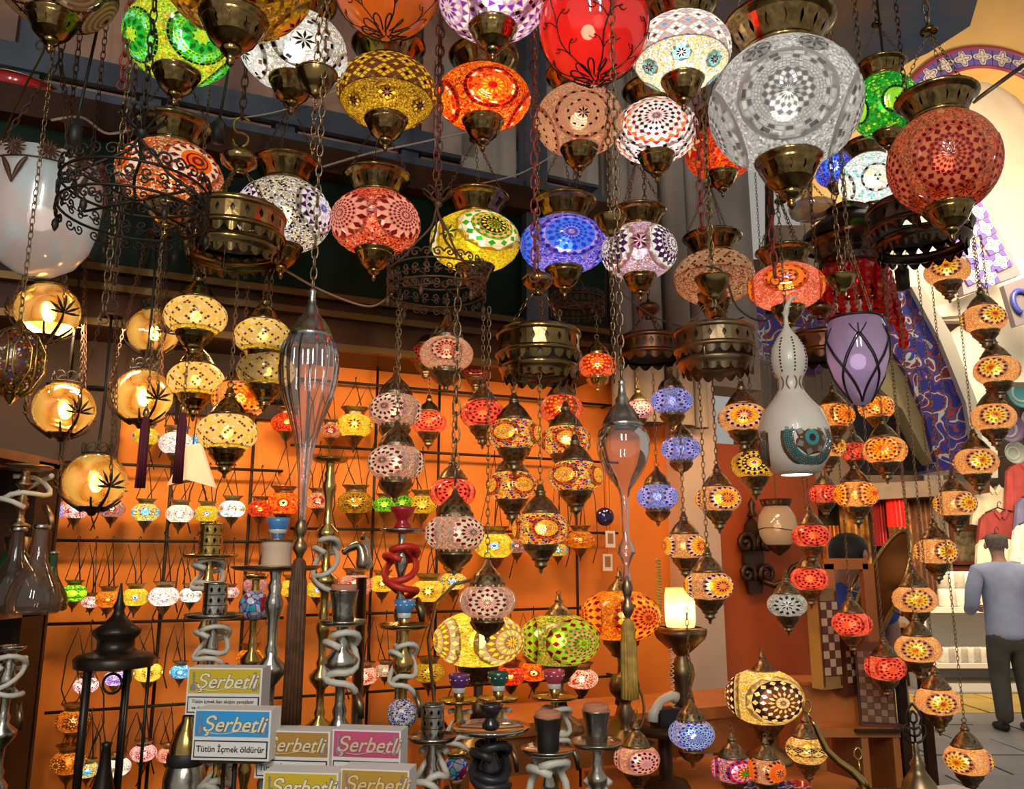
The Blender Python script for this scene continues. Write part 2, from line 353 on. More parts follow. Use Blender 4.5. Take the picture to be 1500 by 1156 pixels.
DES = {
 # big lanterns
 'spiral_brown': D(5, .56, [('r', 0, .1, 8, 'k')] + [('r', .1+.1*k, .2+.1*k, 24, 'NzNzNzNz'[k]) for k in range(8)] + [('s', .9, 1, 30, 'k')], 'nNYukz', 'N', 20, .05, 'e', -.6),
 'green_oval': D(4, .62, [('d', 0, .3, 3, 8, 'yl', 'G'), ('p', .3, .6, 10, 'G', 'g'), ('c', .6, .9, 3, 'tgg'), ('s', .9, 1, 30, 'kG')], 'yylYl', 'l', 26, .03, 'G', -.45),
 'amber_dots': D(4, .5, [('p', 0, .6, 8, 'k', 'O'), ('c', .6, .86, 2, 'YaN'), ('s', .86, 1, 24, 'nY')], 'NYNaY', 'Y', 22, .04, 'n', -.6),
 'white_floral': D(4, .62, [('p', 0, .4, 8, 'k', 'w'), ('c', .4, .68, 3, 'wWw'), ('s', .68, .84, 20, 'WxW'), ('s', .84, 1, 22, 'kw')], 'wwWpw', 'w', 20, .04, 'x', -.45),
 'yellow_checker': D(6, .2, [('d', 0, 1, 3, 8, 'ky', 'Y')], 'YyNYy', 'N', 30, .05, 'n', -.72, [(-.36, .85, 18, 42, checker('y', 'n', 'k', 'y'))]),
 'white_checker': D(6, .22, [('d', 0, 1, 3, 8, 'kt', 'w')], 'wpwyw', 'W', 30, .02, 'z', -.74, [(-.36, .85, 18, 42, checker('w', 'm', 'n', 's'))]),
 'purple_mirror': D(4, .66, [('d', 0, .6, 4, 12, 'wuwk', 'v'), ('z', .6, .82, 14, 'u', 'w'), ('s', .82, 1, 30, 'vUw')], 'vmivUw', 'i', 22, .05, 'U', -.55),
 'orange_mirror': D(4, .62, [('r', 0, .16, 8, 'r'), ('p', .16, .42, 12, 'y', 'o'), ('c', .42, .7, 3, 'oroa'), ('s', .7, .84, 16, 'wrr'), ('s', .84, 1, 28, 'Rrr')], 'orOoa', 'o', 22, .06, 'R', -.4),
 'pink_dotted': D(4, .68, [('p', 0, .26, 8, 'k', 'e'), ('c', .26, .44, 2, 'ei'), ('s', .44, .54, 22, 'ke'), ('c', .54, .84, 3, 'eiie'), ('s', .84, .94, 34, 'ke'), ('r', .94, 1, 30, 'i')], 'eieie', 'e', 26, lat=-.42),
 'white_red_star': D(3, .98, [('d', 0, .62, 8, 18, 'RwRwkwRw', 'w'), ('z', .62, .76, 18, 'w', 'o'), ('z', .76, .88, 18, 'r', 'w'), ('s', .88, 1, 40, 'wkw')], 'wwwkw', 'w', 20, .03, 'r', -.2),
 'red_white_leaf': D(4, .55, [('p', 0, .9, 6, 'p', 'r'), ('r', .9, 1, 24, 'p')], 'orrco', 'o', 22),
 'white_giant': D(4, .68, [('d', 0, .5, 7, 16, 'wdWdwdd', 'W'), ('c', .5, .68, 3, 'hWh'), ('s', .68, .78, 26, 'hd'), ('s', .78, .9, 22, 'hWdw'), ('r', .9, 1, 30, 'W')], 'whWwh', 'W', 30, .02, 'W', -.36, None, (8, .2, .42, [('p', 0, .8, 7, 'd', 'W'), ('s', .8, 1, 14, 'Wd')])),
 'green_disc': D(5, .42, [('r', 0, .08, 8, 'k')] + [('r', .08+.12*k, .2+.12*k, 20, 'll'[k % 2]) for k in range(6)] + [('s', .8, 1, 26, 'kG')], 'glggg', 'g', 14, .03, 'G', -.3),
 'copper_giant': D(4, .66, [('d', 0, .62, 9, 20, 'RfRfRCRRC', 'f'), ('p', .62, .86, 16, 'R', 'f'), ('s', .86, 1, 56, 'RCRf')], 'ffcNf', 'C', 30, 0, 'R', -.28, None, (8, .2, -.95, [('p', 0, .7, 8, 'R', 'o'), ('s', .7, 1, 16, 'Ro')])),
 'blue_small': D(4, .7, rose(12, 6, 'bwbsbs', 's'), 'bvsub', 's', 20, .04, 'B', -.3),
 'white_green': D(5, .5, [('s', 0, .3, 6, 'xW'), ('c', .3, .8, 3, 'wWp'), ('s', .8, 1, 20, 'wx')], 'wwWwt', 'w', 18, .03, 'W', -.3),
 'orange_ring': D(4, .66, [('r', 0, .1, 8, 'o'), ('r', .1, .2, 16, 'R'), ('r', .2, .3, 20, 'o'), ('r', .3, .36, 20, 'R'), ('r', .36, .5, 20, 'o'), ('p', .5, .86, 14, 'R', 'w'), ('s', .86, 1, 36, 'Row')], 'oewoN', 'o', 26, .04, 'R'),
 'white_bead': D(3, .7, [('d', 0, .7, 6, 14, 'bwvwkw', 'v'), ('z', .7, .9, 14, 'U', 'w'), ('s', .9, 1, 30, 'kw')], 'wwpkW', 'w', 26, .05, 'n'),
 'red_star': D(4, .74, [('d', 0, .6, 9, 20, 'iRiRiRiRi', 'i'), ('p', .6, .98, 14, 'R', 'i')], 'cioRcC', 'i', 26, .04, 'R', -.12),
 'green_star': D(3, .86, [('d', 0, .2, 3, 10, 'kG', 'g'), ('p', .2, .36, 14, 'y', 'k'), ('d', .36, .6, 4, 14, 'gig', 'g'), ('p', .6, .84, 12, 'g', 'w'), ('z', .84, 1, 12, 'w', 'y')], 'yylYy', 'y', 24, .04, 'Y', .1, None, (3, .28, -.15, [('p', 0, 1, 6, 'G', 'y')])),
 'blue_star': D(4, .76, [('d', 0, .5, 7, 18, 'ibvbsbs', 's'), ('p', .5, .78, 14, 'b', 's'), ('p', .78, 1, 18, 'b', 'v')], 'svbvs', 's', 24, .05, 'u', -.12),
 'violet_zigzag': D(3, .92, [('d', 0, .34, 5, 16, 'wUwUw', 'U'), ('z', .34, .5, 16, 'w', 'U'), ('p', .5, .7, 16, 'w', 'U'), ('z', .7, .84, 16, 'U', 'w'), ('z', .84, 1, 16, 'w', 'i')], 'iwvmi', 'w', 26, .04, 'U', 0, None, (3, .3, -.1, [('p', 0, 1, 7, 'U', 'i')])),
 'beige_lattice': D(4, .3, [('p', 0, 1, 6, 'a', 'e')], 'eeNeC', 'e', 24, .0, 'n', -.5, [(-.05, .8, 12, 54, netfn('eew', 'n', 3))]),
 'orange_flower': D(4, .62, [('p', 0, .3, 6, 'w', 'r'), ('p', .3, .52, 6, 'R', 'O'), ('r', .52, .76, 24, 'O'), ('s', .76, .86, 28, 'RO'), ('c', .86, 1, 1, 'cC')], 'cCcCi', 'O', 26),
 # cluster lanterns
 'amber_rose': D(3, .74, [('d', 0, .3, 3, 10, 'nO', 'a'), ('p', .3, .62, 12, 'N', 'y'), ('p', .62, .98, 14, 'n', 'e')], 'Oeeae', 'O', 26, .02, 'a'),
 'amber_red_rose': D(3, .9, [('d', 0, .3, 3, 10, 'ro', 'y'), ('p', .3, .52, 12, 'y', 'o'), ('p', .52, .76, 14, 'R', 'a'), ('p', .76, 1, 16, 'r', 'p')], 'Oaeaea', 'O', 24, .02, 'o'),
 'coral_net': D(3, .9, [('d', 0, .8, 6, 12, 'ocRcRc', 'c'), ('s', .8, 1, 26, 'Rccc')], 'cccCc', 'c', 16),
 'coral_rose': D(3, .9, [('r', 0, .2, 8, 'c'), ('p', .2, .44, 10, 'y', 'o'), ('p', .44, .7, 12, 'a', 'r'), ('p', .7, .96, 14, 'y', 'r')], 'cCcoc', 'o', 16),
 'pink_star': D(3, .92, [('d', 0, .98, 7, 14, 'RiRwRiR', 'w')], 'iwemie', 'w', 24, .04, 'm'),
 'pink_plain': D(3, .66, [('d', 0, .9, 5, 14, 'irRiR', 'R'), ('c', .9, 1, 1, 'im')], 'iemie', 'e', 26, .03, 'm'),
 'multi_circle': D(4, .62, [('c', 0, .66, 5, 'yypzy'), ('s', .66, .82, 22, 'rRr'), ('s', .82, 1, 26, 'arbyOrtw')], 'aOrybRgraO', 'O', 7.5, .05, 'p'),
 'yellow_net': D(1, .01, [], 'yyYpy', 'p', 18, 0, 'n', 0, [(-.75, .95, 18, 40, netfn('ppypwp', 'n', 4))]),
 'blue_rose': D(3, .84, [('d', 0, .95, 6, 12, 'bsbvbs', 'w')], 'wspvs', 'w', 22, .04, 'b'),
 'purple_dark': D(3, .8, [('d', 0, .95, 6, 12, 'UiUiU', 'i')], 'iUimi', 'i', 22, .05, 'U'),
 'peach_rose': D(3, .88, [('r', 0, .14, 8, 'O'), ('p', .14, .4, 12, 'B', 'O'), ('p', .4, .66, 14, 'y', 'a'), ('p', .66, .96, 16, 'B', 'e')], 'eaOee', 'e', 24, .04, 'N'),
 'golden_rose': D(3, .92, [('r', 0, .14, 8, 'r'), ('p', .14, .36, 12, 'y', 'a'), ('p', .36, .6, 14, 'y', 'B'), ('p', .6, .96, 16, 'B', 'y')], 'ayzYa', 'y', 22, .05, 'N'),
 'frost_white': D(3, .8, [('p', 0, .5, 8, 'x', 'w'), ('p', .5, 1, 12, 'x', 'w')], 'wwWwp', 'w', 16),
 'cream_star': D(3, .96, [('d', 0, .2, 3, 10, 'nw', 'p'), ('p', .2, .42, 14, 'p', 'n'), ('p', .42, .62, 14, 'w', 'n'), ('p', .62, .82, 14, 'p', 'k'), ('z', .82, 1, 14, 'p', 'z')], 'pyypw', 'p', 22, .04, 'N'),
 'yellow_sun': D(3, .94, [('p', 0, .24, 10, 'y', 'N'), ('p', .24, .46, 14, 'y', 'z'), ('p', .46, .7, 16, 'y', 'N'), ('p', .7, .98, 16, 'p', 'z')], 'yyYlpy', 'y', 22, .03, 'N'),
 'green_sun': D(3, .96, [('d', 0, .2, 3, 8, 'gl', 'g'), ('d', .2, .62, 6, 16, 'gigmgi', 'i'), ('p', .62, .84, 14, 'R', 'l'), ('z', .84, 1, 14, 'l', 'R')], 'yYzygl', 'y', 22, .04, 'N'),
 'orange_sun': D(3, .94, [('d', 0, .5, 6, 16, 'RoRORo', 'O'), ('p', .5, .74, 14, 'R', 'a'), ('p', .74, .98, 16, 'R', 'O')], 'oOaoY', 'O', 22, .04, 'R'),
 'pink_rose_dark': D(3, .9, [('d', 0, .96, 7, 14, 'viUiBiU', 'i')], 'iCeei', 'i', 18, .04, 'm'),
 'blue_bright': D(3, .96, [('d', 0, .2, 3, 8, 'bs', 's'), ('d', .2, .96, 7, 16, 'sbtbsbB', 'w')], 'wswpv', 'w', 20, .05, 'b'),
 'rainbow_rose': D(3, .92, [('r', 0, .2, 8, 'g'), ('p', .2, .42, 10, 'y', 'r'), ('p', .42, .7, 12, 'r', 'v'), ('p', .7, .98, 14, 'b', 'r')], 'OoebeO', 'e', 20, .04, 'b'),
 'orange_daisy': D(3, .9, [('p', 0, .4, 8, 'B', 'O'), ('r', .4, .66, 20, 'o'), ('p', .66, .98, 14, 'B', 'O')], 'eeOie', 'e', 22, .05, 'N'),
 'cream_green': D(1, .01, [], 'ppeyO', 'p', 12, 0, 'n', 0, [(-.25, .35, 9, 30, checker('p', 'k', 'g', 'G'))]),
 'half_dotted': D(4, .5, [('r', 0, .5, 12, 'u'), ('r', .5, .8, 16, 'v'), ('s', .8, 1, 18, 'bn')], 'vnuiv', 'v', 14, .05, 'U'),
 # small wall lanterns
 'w_blue_disc': D(5, .5, [('r', 0, .3, 10, 'b'), ('r', .3, .5, 12, 's'), ('r', .5, .75, 14, 'b'), ('r', .75, 1, 14, 's')], 'swsvs', 's', 12),
 'w_multi': D(5, .46, [('r', 0, .4, 10, 's'), ('r', .4, .7, 12, 't'), ('s', .7, 1, 14, 'bw')], 'ywslyr', 'w', 9, .06, 'y'),
 'w_white_oval': D(6, .4, [('p', 0, .5, 4, 'o', 'w'), ('s', .5, .8, 12, 'rw'), ('r', .8, 1, 12, 'w')], 'wwpw', 'w', 12),
 'w_yellow_eye': D(5, .42, [('r', 0, .3, 8, 'b'), ('r', .3, .6, 12, 's'), ('s', .6, 1, 12, 'yY')], 'yylpy', 'y', 10, .05, 'Y'),
 'w_white_dot': D(6, .4, [('r', 0, .45, 8, 'o'), ('s', .45, .8, 10, 'wn'), ('r', .8, 1, 10, 'w')], 'wwwtw', 'w', 10, .06, 'w'),
 'w_orange_curl': D(5, .5, [('r', 0, .25, 8, 'k'), ('r', .25, .5, 12, 'y'), ('r', .5, .75, 14, 'r'), ('r', .75, 1, 14, 'a')], 'oOaro', 'o', 10, .05, 'r'),
 'w_red_multi': D(4, .5, [('p', 0, .6, 8, 'p', 'r'), ('s', .6, 1, 14, 'rbra')], 'rrbaRr', 'r', 9, .06, 'p'),
 'w_amber_lace': D(4, .62, [('p', 0, .5, 10, 'n', 'a'), ('p', .5, 1, 14, 'n', 'Y')], 'YaYnY', 'a', 14, .05, 'n'),
 'w_green': D(4, .5, [('r', 0, .6, 10, 'l'), ('s', .6, 1, 14, 'Gl')], 'lglgg', 'l', 12),
 'w_green_lattice': D(1, .01, [], 'lgl', 'l', 12, 0, 'G', 0, [(-.5, .5, 6, 18, checker('l', 'g', 'y', 'G'))]),
 'w_yellow_sun': D(4, .6, [('p', 0, .5, 10, 'G', 'y'), ('p', .5, 1, 12, 'n', 'y')], 'yyYy', 'y', 12, .04, 'n'),
 'w_yellow': D(5, .4, [('r', 0, .3, 8, 'w'), ('p', .3, 1, 8, 'n', 'y')], 'yypy', 'y', 12, .04, 'Y'),
 'w_orange_flower': D(5, .46, [('r', 0, .3, 8, 'y'), ('p', .3, .7, 8, 'n', 'o'), ('s', .7, 1, 12, 'an')], 'aoOa', 'a', 10, .06, 'n'),
 'w_pink_oval': D(6, .42, [('p', 0, .5, 4, 'v', 'w'), ('s', .5, 1, 12, 'mw')], 'wwiw', 'w', 12),
 'w_purple': D(4, .5, [('p', 0, 1, 8, 'u', 'v')], 'vuvw', 'v', 14),
 'w_turquoise': D(5, .46, [('r', 0, .4, 8, 'w'), ('r', .4, .7, 12, 't'), ('r', .7, 1, 12, 's')], 'ttsw', 't', 10),
 'w_red_white': D(5, .46, [('r', 0, .3, 8, 'w'), ('p', .3, .7, 8, 'r', 'w'), ('s', .7, 1, 12, 'wr')], 'wrww', 'w', 10, .05, 'r'),
 'w_red_zig': D(1, .01, [], 'wrw', 'w', 12, 0, 'r', 0, [(-.5, .5, 6, 24, zig('wwrvr'))]),
 'w_orange_red': D(5, .48, [('p', 0, .5, 8, 'y', 'r'), ('s', .5, 1, 14, 'or')], 'orroc', 'o', 11, .05, 'R'),
 'w_lava': D(4, .6, [('r', 0, .24, 8, 'n'), ('p', .24, .6, 10, 'a', 'n'), ('p', .6, 1, 12, 'O', 'n')], 'OoYnO', 'O', 14, .05, 'n'),
 'w_pink_lace': D(4, .6, [('p', 0, .5, 8, 'r', 'w'), ('p', .5, 1, 12, 'w', 'r')], 'wiiw', 'w', 14, .04, 'r'),
 'w_grey_eye': D(4, .5, [('r', 0, .3, 8, 't'), ('r', .3, .6, 12, 'r'), ('r', .6, 1, 14, 'm')], 'mvmi', 'm', 10),
}
def grid_shell(des, big):
    nu, nv = (56, 28) if big else (36, 18)
    mb = MB(); vs = []
    cs = [(ll(2*PI*k/des['N'], des['lat']), des['R']*.96) for k in range(des['N'])] if des['L'] else []
    if des['extra']:
        n, R, la, _ = des['extra']; cs += [(ll(2*PI*(k+.5)/n, la), R*.9) for k in range(n)]
    for j in range(nv+1):
        for i in range(nu): vs.append(tuple(ll(2*PI*i/nu, -PI/2*.98 + PI*.98*j/nv)))
    fs = []
    for j in range(nv):
        la = -PI/2*.98 + PI*.98*(j+.5)/nv
        if des['band'] and any(b[0] + .02 < la - PI*.5/nv and la + PI*.5/nv < b[1] - .02 for b in des['band']): continue
        for i in range(nu):
            q = [j*nu + i, j*nu + (i+1) % nu, (j+1)*nu + (i+1) % nu, (j+1)*nu + i]
            if any(all(math.acos(max(-1, min(1, c.dot(Vector(vs[k]))))) < r for k in q) for c, r in cs): continue
            fs.append(q)
    mb.add(vs, fs, 0, True); return mb
def shell_meshes(key, big):
    def fn():
        des = DES[key]; rnd = random.Random(key); out = {}
        out['globe'] = grid_shell(des, big).mesh('globe', [crushed(des['f'], des['fs'], des['t'], des['fd'], des['fl'])])
        tg = tile_glass()
        if des['L']:
            mb = MB(); med_cells(mb, des['L'], des['R'], des['lat'], des['g'], rnd); out['med'] = mb.mesh('medallion', [tg], True)
        if des['band']:
            mb = MB()
            for b in des['band']: band_cells(mb, *b, des['g'], rnd)
            out['band'] = mb.mesh('mosaic_band', [tg], True)
        if des['extra']:
            n, R, la, L = des['extra']; mb = MB(); med_cells(mb, L, R, la, des['g'], rnd); out['ext'] = mb.mesh('flower_motif', [tg], True)
        return out
    return cached(('shell', key, big), fn)

# ------------------------------------------------------------------ lantern fittings (unit globe radius)
def m_cup(style, met):
    def fn():
        mb = MB()
        if style == 'A':                                        # turned bowl with a ball and point
            mb.lathe([(.41, .06), (.44, .03), (.44, -.02), (.40, -.05), (.40, -.10)], 24)
            mb.holes((.40, -.10), (.30, -.30), 12, 0, (.28, .6))
            mb.lathe([(.30, -.30), (.20, -.40), (.13, -.43)], 16)
            mb.lathe([(.385, .02), (.385, -.1), (.28, -.3), (.02, -.41)], 16)
        elif style == 'B':                                      # stepped cone
            mb.lathe([(.50, .10), (.55, .06), (.55, 0), (.50, -.04), (.50, -.12), (.46, -.16)], 20)
            mb.holes((.46, -.16), (.30, -.34), 10, 0, (.3, .5))
            mb.lathe([(.30, -.34), (.27, -.38), (.29, -.42), (.20, -.47)], 14)
            mb.lathe([(.44, -.1), (.28, -.34), (.02, -.44)], 12)
        elif style == 'L':                                      # leaf filigree cone
            mb.holes((.52, .10), (.50, -.05), 16, 0, (.5, .7))
            mb.lathe([(.50, -.05), (.53, -.08), (.50, -.12), (.42, -.28), (.26, -.44), (.10, -.52), (.07, -.58), (.09, -.62), (.004, -.72)], 24, rib=(.09, 8, 2, 5))
        else:                                                   # small dark cone (wall lanterns)
            mb.lathe([(.50, .10), (.55, .05), (.52, -.02), (.46, -.08)], 16)
            mb.lathe([(.46, -.08), (.30, -.36), (.14, -.52), (.08, -.62), (.05, -.82), (.004, -.9)], 12)
        return mb.mesh('bottom_cup', [met])
    return cached(('cup', style, met.name), fn)
def m_finial(style, met):
    pr = [(.13, -.43), (.15, -.47), (.11, -.52), (.06, -.55), (.05, -.60), (.06, -.63), (.03, -.68), (0.004, -.71)] if style == 'A' else [(.20, -.47), (.18, -.56), (.21, -.60), (.10, -.66), (.05, -.72), (.06, -.78), (.004, -.84)]
    return cached(('finial', style, met.name), lambda: MB().lathe(pr, 14).mesh('finial', [met]))
def m_crown(style, met):
    def fn():
        mb = MB()
        if style == 'A':                                        # flaring pierced bowl on the neck
            mb.lathe([(.50, -.06), (.54, -.03), (.54, .02), (.50, .05)], 28); mb.holes((.50, .05), (.66, .34), 16, 0, (.28, .6))
            mb.lathe([(.66, .34), (.70, .37), (.74, .40), (.77, .44), (.75, .47), (.70, .45), (.62, .36), (.46, .06)], 28)
        elif style == 'B':                                      # bell cap with neck
            mb.lathe([(.50, -.08), (.58, -.04), (.58, .02), (.53, .06), (.50, .12)], 20)
            mb.holes((.50, .12), (.36, .32), 12, 0, (.3, .5))
            mb.lathe([(.48, .10), (.34, .32)], 16); mb.lathe([(.36, .32), (.26, .42), (.17, .50), (.15, .58), (.19, .62), (.13, .66), (.10, .80), (.06, .84), (.004, .86)], 14)
            mb.tube([(.09*math.cos(a), 0, .93 + .09*math.sin(a)) for a in [k*PI/5 for k in range(10)]], .022, 4, closed=True)
        elif style == 'L':                                      # filigree dome
            mb.holes((.56, -.08), (.56, .04), 18, 0, (.5, .7)); mb.holes((.56, .04), (.44, .28), 14, 0, (.55, .7)); mb.holes((.44, .28), (.22, .50), 10, 0, (.5, .7))
            mb.lathe([(.22, .50), (.13, .60), (.09, .72), (.004, .8)], 12); mb.lathe([(.50, 0), (.40, .26), (.2, .47)], 12)
            mb.tube([(.1*math.cos(a), 0, .86 + .1*math.sin(a)) for a in [k*PI/5 for k in range(10)]], .022, 4, closed=True)
        else:                                                   # shallow dish
            mb.lathe([(.52, -.04), (.56, 0), (.52, .06), (.60, .22), (.74, .34), (.78, .38), (.72, .38), (.56, .22), (.46, .04)], 18)
        return mb.mesh('top_cap', [met])
    return cached(('crown', style, met.name), fn)
def m_bulb(col, s):
    s = round(s)
    def fn():
        mb = MB(); n, vs = 8, []
        mb.lathe([(.001, -1), (.5, -.87), (.87, -.5), (1, 0), (.87, .5), (.5, .87), (.001, 1)], n); return mb.mesh('bulb', [emis('lit_bulb_%s_%d' % (col, s), BULBC[col], s)])
    return cached(('bulb', col, s), fn)
BULBC = dict(warm=(1, .74, .42), white=(1, .97, .9), cool=(.95, .93, 1.0))
def chain_mesh(n, met):                                         # n links of unit pitch along +z
    def fn():
        mb = MB()
        for k in range(n):
            pts = []
            for a in range(8):
                x, z = .30*math.cos(2*PI*a/8), .66*math.sin(2*PI*a/8)
                pts.append((x, 0, k + .5 + z) if k % 2 else (0, x, k + .5 + z))
            mb.tube(pts, .085, 4, closed=True)
        return mb.mesh('chain', [met])
    return cached(('chain', n, met.name), fn)
def chain(parent, p0, p1, pitch, met, name='chain'):
    p0, p1 = Vector(p0), Vector(p1); v = p1 - p0; L = v.length
    n = max(2, int(round(L/pitch))); n = n if n < 16 else (n//4)*4
    return part(name, chain_mesh(n, met), parent, p0, (pitch, pitch, L/n), v.to_track_quat('Z', 'Y').to_euler())
def wire(parent, pts, r, met, name='cable', n=5):
    mb = MB().tube(pts, r, n); return part(name, mb.mesh(name, [met]), parent)
CEIL = 3.95
def shell_parts(root, des, R, q, yaw, big, bulb='warm', lit=26, bulb_r=.2, zoff=0.0):
    sm = shell_meshes(des, big); d = DES[des]
    gl = part('globe', sm['globe'], root, (0, 0, zoff), (R, R, R*q), (0, 0, yaw))
    if 'med' in sm:
        for k in range(d['N']): part('medallion', sm['med'], gl, (0, 0, 0), 1.0, (0, 0, 2*PI*k/d['N']), 'stuff')
    if 'band' in sm: part('mosaic_band', sm['band'], gl, (0, 0, 0), 1.0, (0, 0, 0), 'stuff')
    if 'ext' in sm:
        n = d['extra'][0]
        for k in range(n): part('flower_motif', sm['ext'], gl, (0, 0, 0), 1.0, (0, 0, 2*PI*(k+.5)/n), 'stuff')
    if lit: part('bulb', m_bulb(bulb, lit), root, (0, 0, zoff), R*bulb_r)
def place(px, py, w, h, Dm):
    a = (px - CX)/F; b = (CY - py)/F
    d = Dm*F*math.sqrt(1 + a*a)/w; p = CAM + ray(px, py)*d; R = Dm/2
    e = math.atan2(p.z - CAM.z, math.hypot(p.x, p.y))
    q = .72
    if h:
        hr = h*d/F/math.sqrt(1 + b*b)/2; v = hr*hr - (R*math.sin(e))**2
        q = max(.6, min(1.05, math.sqrt(max(v, 0.0001))/math.cos(e)/R))
    return p, R, q
GN = {}
def lantern(st, x, y, w, h, Dm, des, label, yaw=0, lit=26, bulb='warm', top=None, met=None, pitch=None, cstyle=None, group=None, cmet=None, name=None, tilt=0.0, gbig=None):
    p, R, q = place(x, y, w, h, Dm)
    nm = name or {'A': 'mosaic_lantern', 'B': 'mosaic_pendant', 'W': 'wall_lantern'}[st]
    g = group or {'A': 'large mosaic lanterns under the shop roof', 'B': 'small mosaic pendants', 'W': 'small lanterns on the back wall rods'}[st]
    root = empty(nm, p, label, 'lantern', g)
    if tilt: root.rotation_euler = (0, R_(tilt), 0)
    face = math.atan2(CAM.y - p.y, CAM.x - p.x) + R_(yaw)
    big = (w > 95) if gbig is None else gbig
    shell_parts(root, des, R, q, face, big, bulb, lit*(1.5 if st == 'W' else 1.4 if st == 'B' else 1.2))
    ty = cstyle or st
    met = met or (BRASS if st == 'A' else BRONZE)
    cz = q*math.sqrt(1 - .42**2) if ty == 'A' else q*math.sqrt(1 - .5**2)
    cup = part('bottom_cup', m_cup(ty, met), root, (0, 0, -R*cz), R*(1.14 if st == 'B' else 1))
    if ty in 'AB': part('finial', m_finial(ty, met), cup)
    part('top_cap', m_crown(ty, met), root, (0, 0, R*cz), R*(1.14 if st == 'B' else 1))
    cmet = cmet or BRONZE
    if st == 'A':
        zr = R*(cz + .42); apex = Vector((0, 0, zr + 1.5*R))
        for k in range(3):
            a = face + .5 + 2*PI*k/3
            chain(root, (R*.73*math.cos(a), R*.73*math.sin(a), zr), apex, .014, cmet)
        part('hanger_bell', cached(('bell', met.name), lambda: MB().lathe([(.16, -.04), (.17, 0), (.12, .06), (.05, .12), (.02, .2)], 12).mesh('hanger_bell', [met])), root, apex, R)
        chain(root, apex + Vector((0, 0, R*.15)), (0, 0, CEIL - p.z + .02), .03, cmet)
    elif st == 'B':
        z0 = R*(cz + 1.13); zt = (P(x, top, p.y).z if top else CEIL + .02) - p.z
        if zt > z0 + .01: chain(root, (0, 0, z0), (0, 0, zt), pitch or .016, cmet)
    else:                                                       # wires up to a hook on the wall rod
        zr = R*(cz + .36); zt = top - p.z
        mb = MB(); hk = Vector((0, 0, zt - .012))
        for k in range(3):
            a = face + 2*PI*k/3 + .5; mb.tube([(R*.74*math.cos(a), R*.74*math.sin(a), zr), hk], .0016, 3)
        part('hanging_wire', mb.mesh('hanging_wire', [IRON]), root)
        hb = MB().tube([(0, 0, zt - .014), (0.0, -.006, zt - .004), (0.0, -.008, zt + .008), (0, 0, zt + .014), (0, .009, zt + .008)], .002, 4)
        part('hook', hb.mesh('hook', [IRON]), root)
        rn = random.Random(int(x*7 + y)); sx = rn.choice((-1, 1)); e = sx*U*(R*rn.uniform(1.1, 1.9)); o = NB*-.02
        part('cord', MB().tube([Vector((0, 0, zr)), hk*.45 + e*.3 + o + Vector((0, 0, zr*.5)), hk + e*.6 + o, hk*.5 + e + o, e*1.1 + o + Vector((0, 0, -R*.3)), e*.8 + o + Vector((0, 0, -R*1.6))], .0022, 4).mesh('cord', [BLACKC]), root)
    return root
# ------------------------------------------------------------------ the shop shell
PLASTER = principled('orange_plaster', (.90, .27, .03), .75, 0, .16, 3.0, .12)
REDWALL = principled('red_orange_plaster', (.62, .12, .02), .6, 0, .2, 2.5, .1)
BEIGE = principled('beige_plaster', (.42, .36, .30), .7, 0, .3, 2.5, .2)
GREEN = principled('green_gloss_paint', (.002, .018, .007), .45, 0, .35, 3.0, .03)
WOOD = principled('dark_varnished_wood', (.055, .022, .008), .45, 0, .5, 6, .1, coat=.05)
for _m in (GREEN, WOOD):
    for _n in _m.node_tree.nodes:
        if _n.type == 'BSDF_PRINCIPLED': _n.inputs['Specular IOR Level'].default_value = .16
BROWNP = principled('brown_panel', (.50, .29, .20), .35, 0, .5, 2.2, .2, col2=(.22, .13, .10))
STEEL = principled('blue_grey_steel', (.10, .125, .17), .35, .3, .4, 6)
DARKC = principled('painted_ceiling', (.52, .32, .15), .6, 0, 0, 1.9, 0, col2=(.14, .24, .38))
OCHRE = principled('ochre_plaster', (.80, .45, .14), .8, 0, .12, 2)
CREAM = principled('cream_plaster', (.86, .76, .58), .8, 0, .15, 2.5, .1)
def s_at(px, py=800, off=0.0): return (PW(px, py, off) - W0).dot(U)
def slab(name, mat, s0, s1, z0, z1, off, th, parent=None, st=True):   # box lying along the back wall; face at offset off
    c = (WS((s0+s1)/2, (z0+z1)/2, off - th/2)); mb = MB().box(c, (abs(s1-s0), th, z1-z0), 0, ALPHA)
    me = mb.mesh(name, [mat]); return struct(name, me) if st else part(name, me, parent)
zt = lambda px, py, off=0.0: PW(px, py, off).z
sL, sP0, sP1, sR = -3.3, s_at(1003, 800, .12), s_at(1056, 800, .12), s_at(1202)
zbeam = zt(620, 523, .3)
slab('wall_back', PLASTER, sL, sP0 + .05, 0, zbeam + .25, 0, .12)
slab('wall_right', REDWALL, sP0 + .05, sR, 0, zt(1130, 655), 0, .12)
slab('trim_1', principled('cream_pillar', (.74, .60, .48), .5, 0, .15, 3, .05), sP0, sP1, 0, zbeam + .35, .12, .3)
